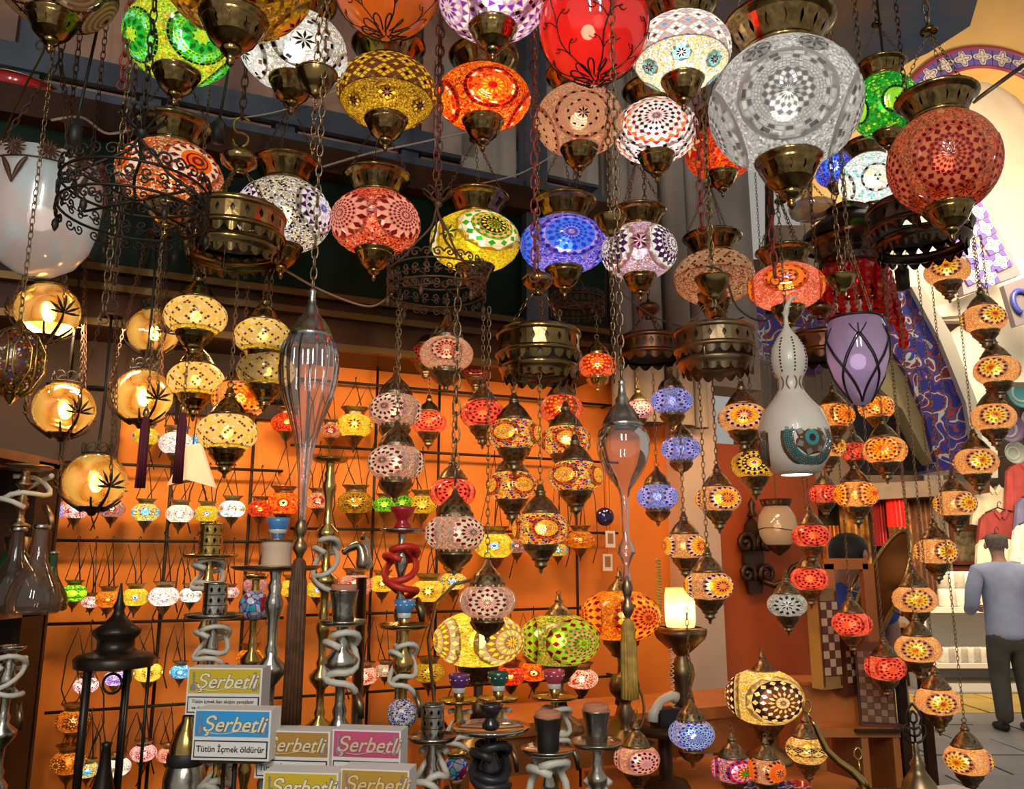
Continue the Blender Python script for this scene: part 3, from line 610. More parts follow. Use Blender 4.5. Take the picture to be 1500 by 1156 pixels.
# facade above the opening: wood moulding, green fascia, rails and brown panels
F1 = s_at(885, 400, .3); F2 = s_at(1140, 300, .3)
zg0, zg1 = zt(620, 457, .3), zt(620, 292, .3)
slab('trim_2', WOOD, sL, F1, zbeam, zg0, .3, .42)
slab('trim_3', principled('brass_bead', (.12, .07, .022), .4, .8), sL, F1, zbeam - .012, zbeam + .012, .325, .03)
slab('trim_4', GREEN, sL, F1, zg0, zg1, .31, .2)
for k, zz in enumerate((zg0 + .005, zg0 - .06)): slab('trim_%d' % (5+k), principled('brass_bead', (.12, .07, .022), .4, .8), sL, F1, zz - .012, zz + .012, .335, .05)
slab('trim_7', WOOD, sL, F1, zg1, zg1 + .10, .38, .3)
slab('trim_8', STEEL, sL, F1, zg1 + .10, zg1 + .15, .34, .2)
r1 = zt(620, 201, .3)
up = struct('wall_facade', MB().box(WS((sL+F1)/2, (zg1+.15+CEIL)/2, .15), (F1-sL, .08, CEIL-zg1-.15), 0, ALPHA).mesh('wall_facade', [BROWNP]))
slab('trim_9', STEEL, sL, F1, r1 - .045, r1 + .045, .27, .1)
posts = [s_at(x, 230, .3) for x in (-150, 20, 212, 418, 606)]
for k, s in enumerate(posts): slab('mullion', STEEL, s - .035, s + .035, zg1 + .15, CEIL, .25, .06, up, False)
prev = sL
for s in posts + [F1]:                                           # brown panels between the mullions, in two tiers
    for z0, z1 in ((zg1 + .17, r1 - .05), (r1 + .05, CEIL - .01)):
        if s - prev > .2: slab('panel', BROWNP, prev + .05, s - .05, z0, z1, .235, .04, up, False)
    prev = s
slab('trim_10', STEEL, s_at(762, 200, .3), s_at(792, 200, .3), zg0, CEIL, .36, .1)
for a, b, z0, z1 in ((680, 760, 300, 170), (640, 700, 215, 80), (800, 880, 250, 120)):
    part('panel', MB().box(WS((s_at(a, 200, .3)+s_at(b, 200, .3))/2, (zt(a, z0, .3)+zt(a, z1, .3))/2, .262), (s_at(b, 200, .3)-s_at(a, 200, .3), .02, zt(a, z1, .3)-zt(a, z0, .3)), 0, ALPHA).mesh('panel', [BEIGE]), up)
# beige wall and columns to the right of the fascia
wb = slab('wall_corner', BEIGE, F1, F2, zt(1000, 560, .1), CEIL, .1, .2)
for px, r in ((905, .05), (940, .075), (985, .06), (1012, .035)):
    p = PW(px, 300, .2); part('column', MB().lathe([(r, zg0 - .35), (r, CEIL)], 14, c=(p.x, p.y, 0)).mesh('column', [BEIGE]), wb)
part('conduit', MB().tube([PW(1126, 100, .2), PW(1128, 460, .2)], .022, 8).mesh('conduit', [IRON]), wb)
# ceiling over the shop front
ce = P(1418, 0, 3.0); e2 = P(1340, 88, 4.4)
mb = MB(); E_ = lambda px, py: (lambda q: (q.x, q.y))(CAM + ray(px, py)*((CEIL - CAM.z)/ray(px, py).z)); e0 = E_(1432, 0)
poly = [(-3.4, -.2), (e0[0] + .02, -.2), e0, E_(1421, 38), E_(1359, 78), E_(1338, 87), E_(1300, 112), (1.5, 4.4), (-3.4, 4.4)]
n = len(poly); mb.add([(x, y, CEIL) for x, y in poly] + [(x, y, CEIL + .15) for x, y in poly], [tuple(range(n)), tuple(range(2*n-1, n-1, -1))] + [(i, (i+1) % n, (i+1) % n + n, i + n) for i in range(n)])
struct('ceiling', mb.mesh('ceiling', [DARKC]))
struct('wall_left', MB().box((-3.1, 1.4, CEIL/2), (.12, 3.4, CEIL)).mesh('wall_left', [WOOD]))
# ------------------------------------------------------------------ street floor in slabs
GROUND = principled('street_stone', (.25, .235, .23), .5, 0, .25, 2.0, .1)
YSTONE = principled('yellow_stone', (.50, .34, .08), .5, 0, .25, 2.0, .1)  # warm light on this floor band is put into the stone colour
fl = struct('floor', MB().box((3.0, 5.2, -.06), (15, 13.5, .1)).mesh('floor', [principled('floor_joint', (.12, .11, .10), .8)]))
rnd = random.Random(5)
slabs = [cached(('slab', k), lambda k=k: MB().box((0, 0, 0), (.78, .58, .03)).mesh('paving_slab', [k and YSTONE or GROUND])) for k in (0, 1)]  # YSTONE slabs carry the warm light in their colour
for j in range(17):
    for i in range(7):
        y = 1.7 + .6*j; x = 1.55 + .8*i + .4*(j % 2) + .1*j
        if x < .36*y - 1.6 or x > .75*y + 1.2: continue
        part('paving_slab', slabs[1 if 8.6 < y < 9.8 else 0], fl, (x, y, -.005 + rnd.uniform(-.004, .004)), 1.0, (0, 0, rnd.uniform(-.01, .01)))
# ------------------------------------------------------------------ far side of the street
def quad_wall(name, pts, Y, th, mat):                             # upright wall cut to a pixel outline at depth Y
    q = [P(px, py, Y) for px, py in pts]; n = len(q)
    mb = MB().add([(v.x, Y, v.z) for v in q] + [(v.x, Y + th, v.z) for v in q], [tuple(range(n)), tuple(range(2*n-1, n-1, -1))] + [(i, i+n, (i+1) % n + n, (i+1) % n) for i in range(n)])
    return struct(name, mb.mesh(name, [mat]))
quad_wall('wall_far', [(1080, 1020), (1700, 1020), (1700, 380), (1080, 380)], 11.6, .2, principled('far_brown', (.10, .055, .03), .7, 0, .5, 1.2))
arch = quad_wall('wall_vault', [(1290, 460), (1290, 110)] + [(1450 + 108*math.cos(a), 195 - 106*math.sin(a)) for a in [PI - k*PI/14 for k in range(15)]] + [(1620, 195), (1620, -120), (1190, -120), (1190, 460)], 6.4, .3, OCHRE)
quad_wall('wall_lunette', [(1180, 470), (1660, 470), (1660, 20), (1180, 20)], 6.9, .1, CREAM)
def tile_mat(seed, cols, sc):
    def fn():
        m, nt, out = new_mat('glazed_tile'); L = nt.links.new; b = nd(nt, 'ShaderNodeBsdfPrincipled'); b.inputs['Roughness'].default_value = .3
        tc = nd(nt, 'ShaderNodeTexCoord'); mp = nd(nt, 'ShaderNodeVectorMath', operation='LENGTH'); sx = nd(nt, 'ShaderNodeSeparateXYZ')
        L(tc.outputs['Object'], sx.inputs[0]); L(tc.outputs['Object'], mp.inputs[0])
        at = nd(nt, 'ShaderNodeMath', operation='ARCTAN2'); L(sx.outputs['X'], at.inputs[0]); L(sx.outputs['Z'], at.inputs[1])
        m4 = nd(nt, 'ShaderNodeMath', operation='MULTIPLY'); L(at.outputs[0], m4.inputs[0]); m4.inputs[1].default_value = 4
        cs = nd(nt, 'ShaderNodeMath', operation='COSINE'); L(m4.outputs[0], cs.inputs[0])
        ma = nd(nt, 'ShaderNodeMath', operation='MULTIPLY_ADD'); L(cs.outputs[0], ma.inputs[0]); ma.inputs[1].default_value = -.22*sc
        L(mp.outputs['Value'], ma.inputs[2])
        dv = nd(nt, 'ShaderNodeMath', operation='DIVIDE'); L(ma.outputs[0], dv.inputs[0]); dv.inputs[1].default_value = 1.5*sc
        rp = nd(nt, 'ShaderNodeValToRGB'); rp.color_ramp.interpolation = 'CONSTANT'; e = rp.color_ramp.elements
        pos = (0, .14, .22, .42, .5, .62, .7); 
        while len(e) < 7: e.new(.5)
        for k in range(7): e[k].position = pos[k]; e[k].color = (*cols[k], 1)
        L(dv.outputs[0], rp.inputs[0]); L(rp.outputs[0], b.inputs['Base Color']); L(b.outputs[0], out.inputs[0]); return m
    return cached(('tile', seed), fn)
cr, bl, rd, wh = (.66, .52, .36), (.06, .05, .22), (.4, .04, .05), (.6, .5, .42)
TILE = tile_mat(0, [rd, cr, cr, bl, cr, bl, (.14, .09, .3)], .075)
# arch of patterned tiles, one piece each
c0 = P(1450, 195, 6.4); m1 = pxm(1450, 130, 6.4)
def arch_tile():
    mb = MB(); d = PI/13*.48; r0, r1 = 107*m1, 133*m1; rm = (r0+r1)/2
    q = [(r*math.sin(a), r*math.cos(a) - rm) for r, a in ((r0, -d), (r0, 0), (r0, d), (r1, d), (r1, 0), (r1, -d))]
    mb.prism(q, -.03, 0); return mb.mesh('tile', [TILE])
tm = arch_tile()
for k in range(13):
    a = PI*(k+.5)/13; rm = 120*m1
    part('tile', tm, arch, (c0.x + rm*math.cos(a), 6.4, c0.z + rm*math.sin(a)), 1, (0, -(a - PI/2), 0))
red_edge = principled('red_edge_band', (.26, .03, .06), .5)
for r, w in ((135, .022), (105, .016)):
    pts = [(c0.x + r*m1*math.cos(PI*k/30), 6.38, c0.z + r*m1*math.sin(PI*k/30)) for k in range(31)]
    part('edge_band', MB().tube(pts, w, 6).mesh('edge_band', [red_edge]), arch)
part('tie_rod', MB().tube([P(1425, 150, 6.3), P(1500, 95, 6.1)], .018, 8).mesh('tie_rod', [IRON]), arch)
# slanting tiled strip under the lunette
strip = quad_wall('trim_11', [(1401, 362), (1436, 285), (1496, 402), (1412, 432)], 6.2, .08, principled('strip_ground', (.30, .2, .2), .5))
tm2 = cached('striptile', lambda: MB().box((0, 0, 0), (.16, .03, .16)).mesh('tile', [TILE]))
for k, (x, y) in enumerate(((1430, 312), (1441, 336), (1452, 360), (1464, 384), (1420, 338), (1413, 360), (1424, 372), (1440, 390), (1421, 404), (1446, 408))): 
    q = P(x, y, 6.2); part('tile', tm2, strip, (q.x, 6.19, q.z), .85, (0, R_(-26), 0))
quad_wall('trim_12', [(1300, 470), (1500, 455), (1500, 398), (1400, 440)], 6.5, .1, CREAM)
# painted rib of a second arch: curved bands of floral tile
FLOR = []
def floral():
    m, nt, out = new_mat('floral_tile'); L = nt.links.new; b = nd(nt, 'ShaderNodeBsdfPrincipled'); b.inputs['Roughness'].default_value = .35
    tc = nd(nt, 'ShaderNodeTexCoord'); no = nd(nt, 'ShaderNodeTexNoise'); no.inputs['Scale'].default_value = 5.5; no.inputs['Detail'].default_value = 1.0; no.inputs['Distortion'].default_value = 1.6
    L(tc.outputs['Object'], no.inputs['Vector']); rp = nd(nt, 'ShaderNodeValToRGB'); rp.color_ramp.interpolation = 'CONSTANT'; e = rp.color_ramp.elements
    while len(e) < 6: e.new(.5)
    for k, (p_, c_) in enumerate(((0, (.03, .03, .3)), (.42, (.35, .05, .05)), (.47, (.05, .06, .4)), (.53, (.72, .66, .55)), (.58, (.32, .03, .04)), (.63, (.04, .04, .34)))): e[k].position = p_; e[k].color = (*c_, 1)
    L(no.outputs['Fac'], rp.inputs[0]); L(rp.outputs[0], b.inputs['Base Color']); L(b.outputs[0], out.inputs[0]); return m
FLORAL = cached('floral', floral)
quad_wall('trim_13', [(1300, 420), (1335, 420), (1378, 500), (1415, 590), (1432, 690), (1375, 690), (1355, 610), (1328, 545), (1292, 490)], 5.6, .3, FLORAL)
quad_wall('trim_14', [(1335, 420), (1352, 420), (1394, 490), (1432, 590), (1446, 700), (1432, 690), (1415, 590), (1378, 500)], 5.55, .4, CREAM)
quad_wall('trim_15', [(1276, 560), (1292, 490), (1328, 545), (1355, 610), (1375, 690), (1352, 660), (1322, 600)], 5.65, .3, principled('ochre_band', (.62, .46, .2), .7))
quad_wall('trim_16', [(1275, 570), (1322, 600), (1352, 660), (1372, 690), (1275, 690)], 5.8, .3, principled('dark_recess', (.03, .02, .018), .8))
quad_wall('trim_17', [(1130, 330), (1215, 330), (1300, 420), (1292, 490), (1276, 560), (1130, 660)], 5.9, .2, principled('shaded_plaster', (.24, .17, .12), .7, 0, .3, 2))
quad_wall('trim_18', [(1100, 420), (1230, 440), (1205, 545), (1120, 520)], 5.3, .2, FLORAL)
quad_wall('trim_19', [(1446, 700), (1432, 590), (1394, 490), (1420, 470), (1560, 470), (1560, 560), (1460, 560), (1462, 700)], 6.6, .2, CREAM)
q_ = quad_wall('trim_20', [(1470, 418), (1570, 380), (1570, 450), (1488, 478)], 6.1, .06, principled('panel_ground', (.20, .16, .16), .5))
qq = P(1496, 442, 6.08); part('tile', cached('curltile', lambda: MB().tube([(.09*math.cos(a)*(1-.1*a), 0, .09*math.sin(a)) for a in [k*.35 for k in range(14)]], .022, 6).mesh('tile', [principled('blue_glaze', (.05, .06, .3), .3)])), q_, (qq.x, 6.08, qq.z))

quad_wall('trim_21', [(1190, 738), (1450, 722), (1450, 700), (1190, 712)], 10.4, 1.2, WOOD)

slab('trim_22', principled('dark_back_board', (.04, .015, .006), .7, 0, .5, 4, .1), sL, s_at(424), zt(240, 606), zbeam + .2, .035, .05)  # board added to darken the upper left wall, in place of dark clutter
slab('trim_23', principled('dark_back_board', (.04, .015, .006), .7, 0, .5, 4, .1), sL, s_at(160), zt(140, 716), zbeam + .1, .045, .06)  # second added board, carries the darkening lower at the left end
# ------------------------------------------------------------------ far shop across the street
def boxpx(name, x0, y0, x1, y1, Y, th, mat, **kw):                 # upright block between two pixels, front face at Y
    a, b = P(x0, y1, Y), P(x1, y0, Y)
    me = MB().box((0, 0, (b.z-a.z)/2), (b.x-a.x, th, b.z-a.z)).mesh(name, [mat])
    return me, Vector(((a.x+b.x)/2, Y + th/2, a.z))
WHITEP = principled('white_paint', (.72, .69, .64), .5)
def counter():
    r = empty('display_counter', P(1455, 1006, 9.9), 'low white two-tier shop counter holding rolled towels across the street', 'counter')
    a = P(1385, 1006, 9.9); b = P(1560, 940, 9.9); w = b.x - a.x; h = b.z
    zz = r.location.z
    for nm, z, th in (('base', .05, .1), ('shelf', .30, .05), ('top', .92, .06)):
        part(nm, MB().box((0, .3, z - zz), (w, .6 if nm != 'shelf' else .7, th)).mesh(nm, [WHITEP]), r)
    part('back_panel', MB().box((0, .55, .46 - zz), (w, .05, .86)).mesh('back_panel', [WHITEP]), r)
    for sx in (-1, 1): part('end_panel', MB().box((sx*w/2, .3, .46 - zz), (.04, .6, .9)).mesh('end_panel', [WHITEP]), r)
    return r
ctr = counter()
TW = [principled('white_towel', (.8, .77, .7), .9, 0, .2, 30, .4), principled('grey_towel', (.5, .46, .42), .9, 0, .2, 30, .4)]
def towel_mesh(k):
    mb = MB(); pts = []
    mb.lathe([(.001, 0), (.05, 0), (.062, .02), (.065, .18), (.058, .2), (.03, .2), (.03, .19), (.001, .19)], 12, rib=(.05, 5, 2, 3)); return mb.mesh('towel', [TW[k]])
tmesh = [cached(('tw', k), lambda k=k: towel_mesh(k)) for k in (0, 1)]
for k in range(9):
    p = Vector((P(1392 + 12*k, 930, 10.0).x, 10.05 + .04*(k % 2), .95))
    for z in (0, .2):
        o = part('towel', tmesh[(k + (z > 0)) % 2], None, p + Vector((0, 0, z)), 1.05); tag(o, 'rolled pale towel standing on top of the white counter across the street', 'towel', 'towels on top of the counter')
for k in range(11):
    o = part('towel', tmesh[k % 2], None, Vector((P(1390 + 9.5*k, 990, 9.9).x, 9.98, .325)), (1, 1, .85)); tag(o, 'rolled pale towel on the lower shelf of the white counter', 'towel', 'towels on the lower shelf of the counter')
for k, (c_, l_) in enumerate((((.05, .25, .3), 'teal tin on the lower shelf of the white counter'), ((.5, .08, .04), 'red tin on the lower shelf of the white counter'))):
    o = part('tin', MB().lathe([(.001, 0), (.055, 0), (.055, .2), (.05, .22), (.001, .22)], 14).mesh('tin', [principled('tin_%d' % k, c_, .4)]), None, Vector((P(1497 + 8*k, 985, 9.9).x, 9.9, .325))); tag(o, l_, 'tin')
def garment(px, py, h, mat, label, Y=10.9, long=True, hanger=True):
    p = P(px, py, Y); m = pxm(px, py, Y); H = h*m; r = empty('hanging_shirt', p, label, 'shirt', 'clothes hung outside the far shop')
    w = .24
    body = [(-.07, 0), (-.19, -.05), (-w, -.12), (-w*.9, -H*.5), (-w*1.02, -H), (w*1.02, -H), (w*.9, -H*.5), (w, -.12), (.19, -.05), (.07, 0), (.03, -.05), (0, -.07), (-.03, -.05)]
    part('body', MB().prism(body, .07).mesh('body', [mat]), r, (0, -.035, 0))
    for s in (-1, 1):
        sl = [(s*.18, -.045), (s*.26, -.11), (s*.34, -H*.62), (s*.24, -H*.64), (s*.2, -.24)]
        if s > 0: sl = sl[::-1]
        part('sleeve', MB().prism(sl, .06).mesh('sleeve', [mat]), r, (0, -.05, 0))
        part('collar', MB().prism([(s*.0, -.075), (s*.03, -.12), (s*.09, -.03), (s*.07, .015), (s*.03, -.03)][::s], .03).mesh('collar', [mat]), r, (0, -.075, 0))
    part('hanger', MB().tube([(-.17, 0, -.03), (0, 0, .04), (.17, 0, -.03)], .01, 5).tube([(0, 0, .04), (0, 0, .09), (.03, 0, .12), (.05, 0, .09)], .006, 5).mesh('hanger', [BLACKC]), r)
sh = lambda n, c: principled(n, c, .85, 0, .25, 7, .4)
garment(1452, 712, 90, sh('cream_cloth', (.66, .58, .45)), 'cream open-collared shirt hung highest beside the amber lanterns')
garment(1462, 748, 80, sh('maroon_cloth', (.26, .035, .035)), 'maroon shirt with white collar hung below the cream shirt', Y=10.7)
garment(1458, 786, 120, sh('linen_cloth', (.70, .62, .48)), 'long pale linen shirt hung behind the man, lowest of the row', Y=10.5)
garment(1500, 678, 110, sh('red_cloth', (.42, .06, .06)), 'red shirt at the frame edge above a blue one', Y=10.8)
garment(1516, 725, 90, sh('blue_cloth', (.16, .17, .34)), 'blue shirt hung under the red one at the frame edge', Y=10.6)
garment(1512, 765, 90, sh('white_cloth', (.72, .70, .68)), 'white shirt hung over the head of the man', Y=10.4)
o = part('clothes_rail', MB().tube([P(1415, 676, 10.85), P(1600, 650, 10.85)], .018, 8).mesh('clothes_rail', [IRON])); tag(o, 'dark rail that the shirts hang from across the street', 'rail')
for k, (px, py, r, c_, l_) in enumerate(((1492, 577, 24, (.12, .52, .55), 'turquoise glazed plate on the right wall beside the amber lanterns'), (1480, 665, 16, (.66, .68, .58), 'small pale plate on the wall above the cream shirt'), (1474, 630, 20, (.45, .3, .5), 'pinkish purple plate half hidden behind an amber lantern'), (1502, 615, 13, (.7, .5, .4), 'small peach plate at the frame edge'))):
    p = P(px, py, 7.4); m = pxm(px, py, 7.4)*r; rt = empty('wall_plate', p, l_, 'plate', 'plates hung at the right edge')
    ax = Matrix.Rotation(PI/2, 3, 'X')
    part('dish', MB().lathe([(.001, .03), (m*.6, .03), (m*.7, .05), (m, .08), (m, .09), (m*.72, .035), (.001, .01)], 28, ax=ax).mesh('dish', [principled('plate_%d' % k, c_, .25)]), rt)
    part('painted_ring', MB().lathe([(m*.45, .035), (m*.5, .05), (m*.62, .05), (m*.64, .035)], 28, ax=ax).mesh('painted_ring', [principled('plate_ring', (.8, .78, .7), .3)]), rt)
o = part('plate_post', MB().box((0, 0, 0), (.05, .05, 2.4)).mesh('plate_post', [IRON]), None, P(1505, 640, 7.5) + Vector((0, .0, -.4))); tag(o, 'dark post behind the hung plates at the right edge', 'post')
# hung textiles and framed pictures of the carpet shop
def textile(px, y0, y1, w, mat, label, Y=11.2, name='hanging_textile'):
    a, b = P(px, y1, Y), P(px, y0, Y); hw = w*pxm(px, y0, Y)/2; N = 17
    fr = [(-hw + 2*hw*k/(N-1), .035*math.sin(k*1.5)) for k in range(N)]
    poly = fr + [(x, y + .03) for x, y in reversed(fr)]; n = len(poly); H = b.z - a.z
    mb = MB().add([(x, y, 0) for x, y in poly] + [(x*.93, y, H) for x, y in poly], [tuple(range(n-1, -1, -1)), tuple(range(n, 2*n))] + [(i, (i+1) % n, (i+1) % n + n, i + n) for i in range(n)], 0, False)
    o = part(name, mb.mesh(name, [mat]), None, a); tag(o, label, 'textile', 'textiles hung in the carpet shop')
gold = principled('gold_brocade', (.55, .26, .04), .5, 0, .7, 9, .3, col2=(.2, .07, .015)); 
textile(1262, 730, 905, 42, gold, 'gold brown brocade hanging left of the bright red cloth')
textile(1314, 728, 772, 26, principled('bright_red_cloth', (.75, .02, .015), .6), 'bright red cloth hanging behind the chains of the amber lanterns', Y=10.6)
textile(1290, 730, 800, 18, principled('crimson_cloth', (.35, .02, .02), .7), 'dark crimson cloth left of the bright red cloth', Y=10.8)
textile(1332, 735, 930, 34, principled('orange_stripe_cloth', (.5, .18, .05), .6, 0, .6, 14, .2, col2=(.16, .06, .03)), 'orange brown striped textile under the bright red cloth')
textile(1365, 720, 930, 34, principled('umber_cloth', (.22, .09, .04), .7, 0, .5, 8), 'umber textile hanging behind the amber lantern column')
textile(1225, 770, 905, 26, principled('rust_cloth', (.5, .14, .02), .6, 0, .5, 8), 'rust coloured textile left of the gold brown brocade')
textile(1388, 560, 905, 26, principled('taupe_cloth', (.3, .24, .2), .8, 0, .3, 6), 'tall taupe curtain at the corner of the carpet shop', Y=11.3)
for k, (px, py, l_) in enumerate(((1413, 800, 'framed picture in the far shop, upper one by the shirts'), (1412, 860, 'framed picture in the far shop, lower one by the shirts'))):
    p = P(px, py, 11.57); rt = empty('framed_picture', p, l_, 'picture', 'pictures in the far shop')
    part('frame', MB().box((-.17, 0, 0), (.05, .05, .5)).box((.17, 0, 0), (.05, .05, .5)).box((0, 0, .23), (.3, .05, .05)).box((0, 0, -.23), (.3, .05, .05)).mesh('frame', [principled('frame_wood', (.2, .05, .025), .4)]), rt)
    part('canvas', MB().box((0, .01, 0), (.3, .02, .42)).mesh('canvas', [principled('canvas', (.35, .27, .16), .7, 0, .7, 12)]), rt)
def cab(px0, px1, y0, y1, Y, label):
    me, p = boxpx('body', px0, y0, px1, y1, Y, .5, principled('dark_cabinet', (.06, .035, .025), .5)); r = empty('low_cabinet', p, label, 'cabinet')
    part('body', me, r); w = P(px1, y1, Y).x - P(px0, y1, Y).x; h = P(px0, y0, Y).z - P(px0, y1, Y).z
    part('plinth', MB().box((0, -.27, .06), (w, .04, .12)).mesh('plinth', [WOOD]), r); part('worktop', MB().box((0, -.02, h + .02), (w + .06, .6, .05)).mesh('worktop', [principled('tan_top', (.3, .14, .05), .5)]), r)
    for k in range(3): part('door', MB().box((-w/2 + w*(k+.5)/3, -.262, h*.52), (w/3 - .04, .03, h*.7)).mesh('door', [WOOD]), r)
cab(1210, 1346, 918, 1003, 10.4, 'dark low cabinet under the hung textiles of the carpet shop')

# ------------------------------------------------------------------ people
def skin_mesh(name, joints, edges, mat, sub=2, root=0):
    me = bpy.data.meshes.new('tmp'); me.from_pydata([j[0] for j in joints], edges, []); o = bpy.data.objects.new('tmp', me); COL.objects.link(o)
    o.modifiers.new('s', 'SKIN'); sv = me.skin_vertices[0].data
    for k, j in enumerate(joints): r = j[1]; sv[k].radius = (r, r) if not isinstance(r, tuple) else r; sv[k].use_root = (k == root)
    m = o.modifiers.new('u', 'SUBSURF'); m.levels = sub; m.render_levels = sub
    dg = bpy.context.evaluated_depsgraph_get(); dg.update(); res = bpy.data.meshes.new_from_object(o.evaluated_get(dg)); bpy.data.objects.remove(o); bpy.data.meshes.remove(me)
    res.name = name; res.materials.clear(); res.materials.append(mat); res.polygons.foreach_set('use_smooth', [True]*len(res.polygons)); return res
SKIN = principled('skin', (.52, .27, .18), .55)
def man():
    p = P(1493, 1077, 7.7); p.z = 0
    rt = empty('person', p, 'grey haired man in pale blue shirt and dark trousers seen from behind', 'person', rz=R_(-8))
    # joints in metres, facing +y (away from the camera)
    J = [((0, 0, .92), (.15, .11)), ((0, .0, 1.12), (.15, .10)), ((0, -.01, 1.32), (.17, .105)), ((0, -.01, 1.44), (.10, .08)), ((0, .01, 1.50), .055), ((0, .02, 1.56), .06), ((0, .03, 1.64), (.078, .095)), ((0, .03, 1.71), (.07, .085))]
    E = [(k, k+1) for k in range(7)]
    def limb(a, pts):
        prev = a
        for q in pts: J.append(q); E.append((prev, len(J)-1)); prev = len(J)-1
        return prev
    for s in (-1, 1):
        hnd = limb(2, [((s*.19, -.01, 1.40), .065), ((s*.25, -.03, 1.25), .052), ((s*.27, -.02, 1.10), .045), ((s*.24, .14, 1.04), .04), ((s*.17, .24, 1.05), .03), ((s*.13, .29, 1.05), (.035, .02))])
        for k in range(4): limb(hnd, [((s*(.10 - .005*k), .32, 1.075 - .018*k), .011), ((s*(.07 - .006*abs(k-1)), .335, 1.072 - .018*k), .009), ((s*(.045 + .006*abs(k-1)), .325, 1.068 - .018*k), .008)])
        limb(hnd, [((s*.12, .27, 1.09), .012), ((s*.09, .285, 1.11), .009)])
        limb(0, [((s*.09, 0, .86), .10), ((s*.10, .01, .50), .065), ((s*.105, -.02, .28), .055), ((s*.105, -.02, .09), .04), ((s*.11, .10, .04), .035)])
    part('body', skin_mesh('body', J, E, SKIN), rt)
    JS = [((0, 0, .76), (.195, .15)), ((0, 0, .86), (.195, .15)), ((0, 0, 1.05), (.185, .14)), ((0, -.005, 1.25), (.195, .135)), ((0, -.01, 1.40), (.17, .11)), ((0, .0, 1.485), (.075, .07))]; ES = [(k, k+1) for k in range(5)]
    for s in (-1, 1):
        b = len(JS); JS += [((s*.20, -.01, 1.39), .085), ((s*.26, -.03, 1.25), .075), ((s*.285, -.02, 1.09), .065), ((s*.255, .13, 1.035), .055), ((s*.20, .21, 1.045), .045)]
        ES += [(4, b)] + [(b+k, b+k+1) for k in range(4)]
    part('shirt', skin_mesh('shirt', JS, ES, principled('pale_blue_cotton', (.42, .46, .66), .85, 0, .15, 9, .5)), rt)
    JT = [((0, 0, .93), (.165, .13)), ((0, 0, .84), (.17, .13))]; ET = [(0, 1)]
    for s in (-1, 1):
        b = len(JT); JT += [((s*.09, 0, .74), .112), ((s*.105, .01, .50), .09), ((s*.11, -.02, .25), .08), ((s*.11, -.02, .07), .075)]; ET += [(1, b)] + [(b+k, b+k+1) for k in range(3)]
    part('trousers', skin_mesh('trousers', JT, ET, principled('dark_twill', (.085, .075, .06), .85, 0, .3, 9, .4)), rt)
    HAIR = principled('grey_hair', (.2, .16, .13), .8, 0, .4, 40, .3)
    mb = MB(); mb.lathe([(.083, -.05), (.093, -.01), (.096, .03), (.092, .055), (.078, .075)], 20, c=(0, .012, 1.655)); part('hair', mb.mesh('hair', [HAIR]), rt)
    for s in (-1, 1):
        part('ear', MB().lathe([(.003, -.03), (.014, -.02), (.018, .005), (.012, .028), (.002, .033)], 8, c=(s*.092, .03, 1.625)).mesh('ear', [SKIN]), rt)
        part('shoe', skin_mesh('shoe', [((s*.11, -.06, .045), (.042, .045)), ((s*.112, .03, .05), (.045, .05)), ((s*.118, .15, .035), (.045, .035)), ((s*.12, .20, .03), (.03, .025))], [(0, 1), (1, 2), (2, 3)], BLACKC), rt)
    part('nose', MB().lathe([(.001, -.02), (.016, -.012), (.012, .012), (.004, .03)], 8, c=(0, .125, 1.635)).mesh('nose', [SKIN]), rt)
man()
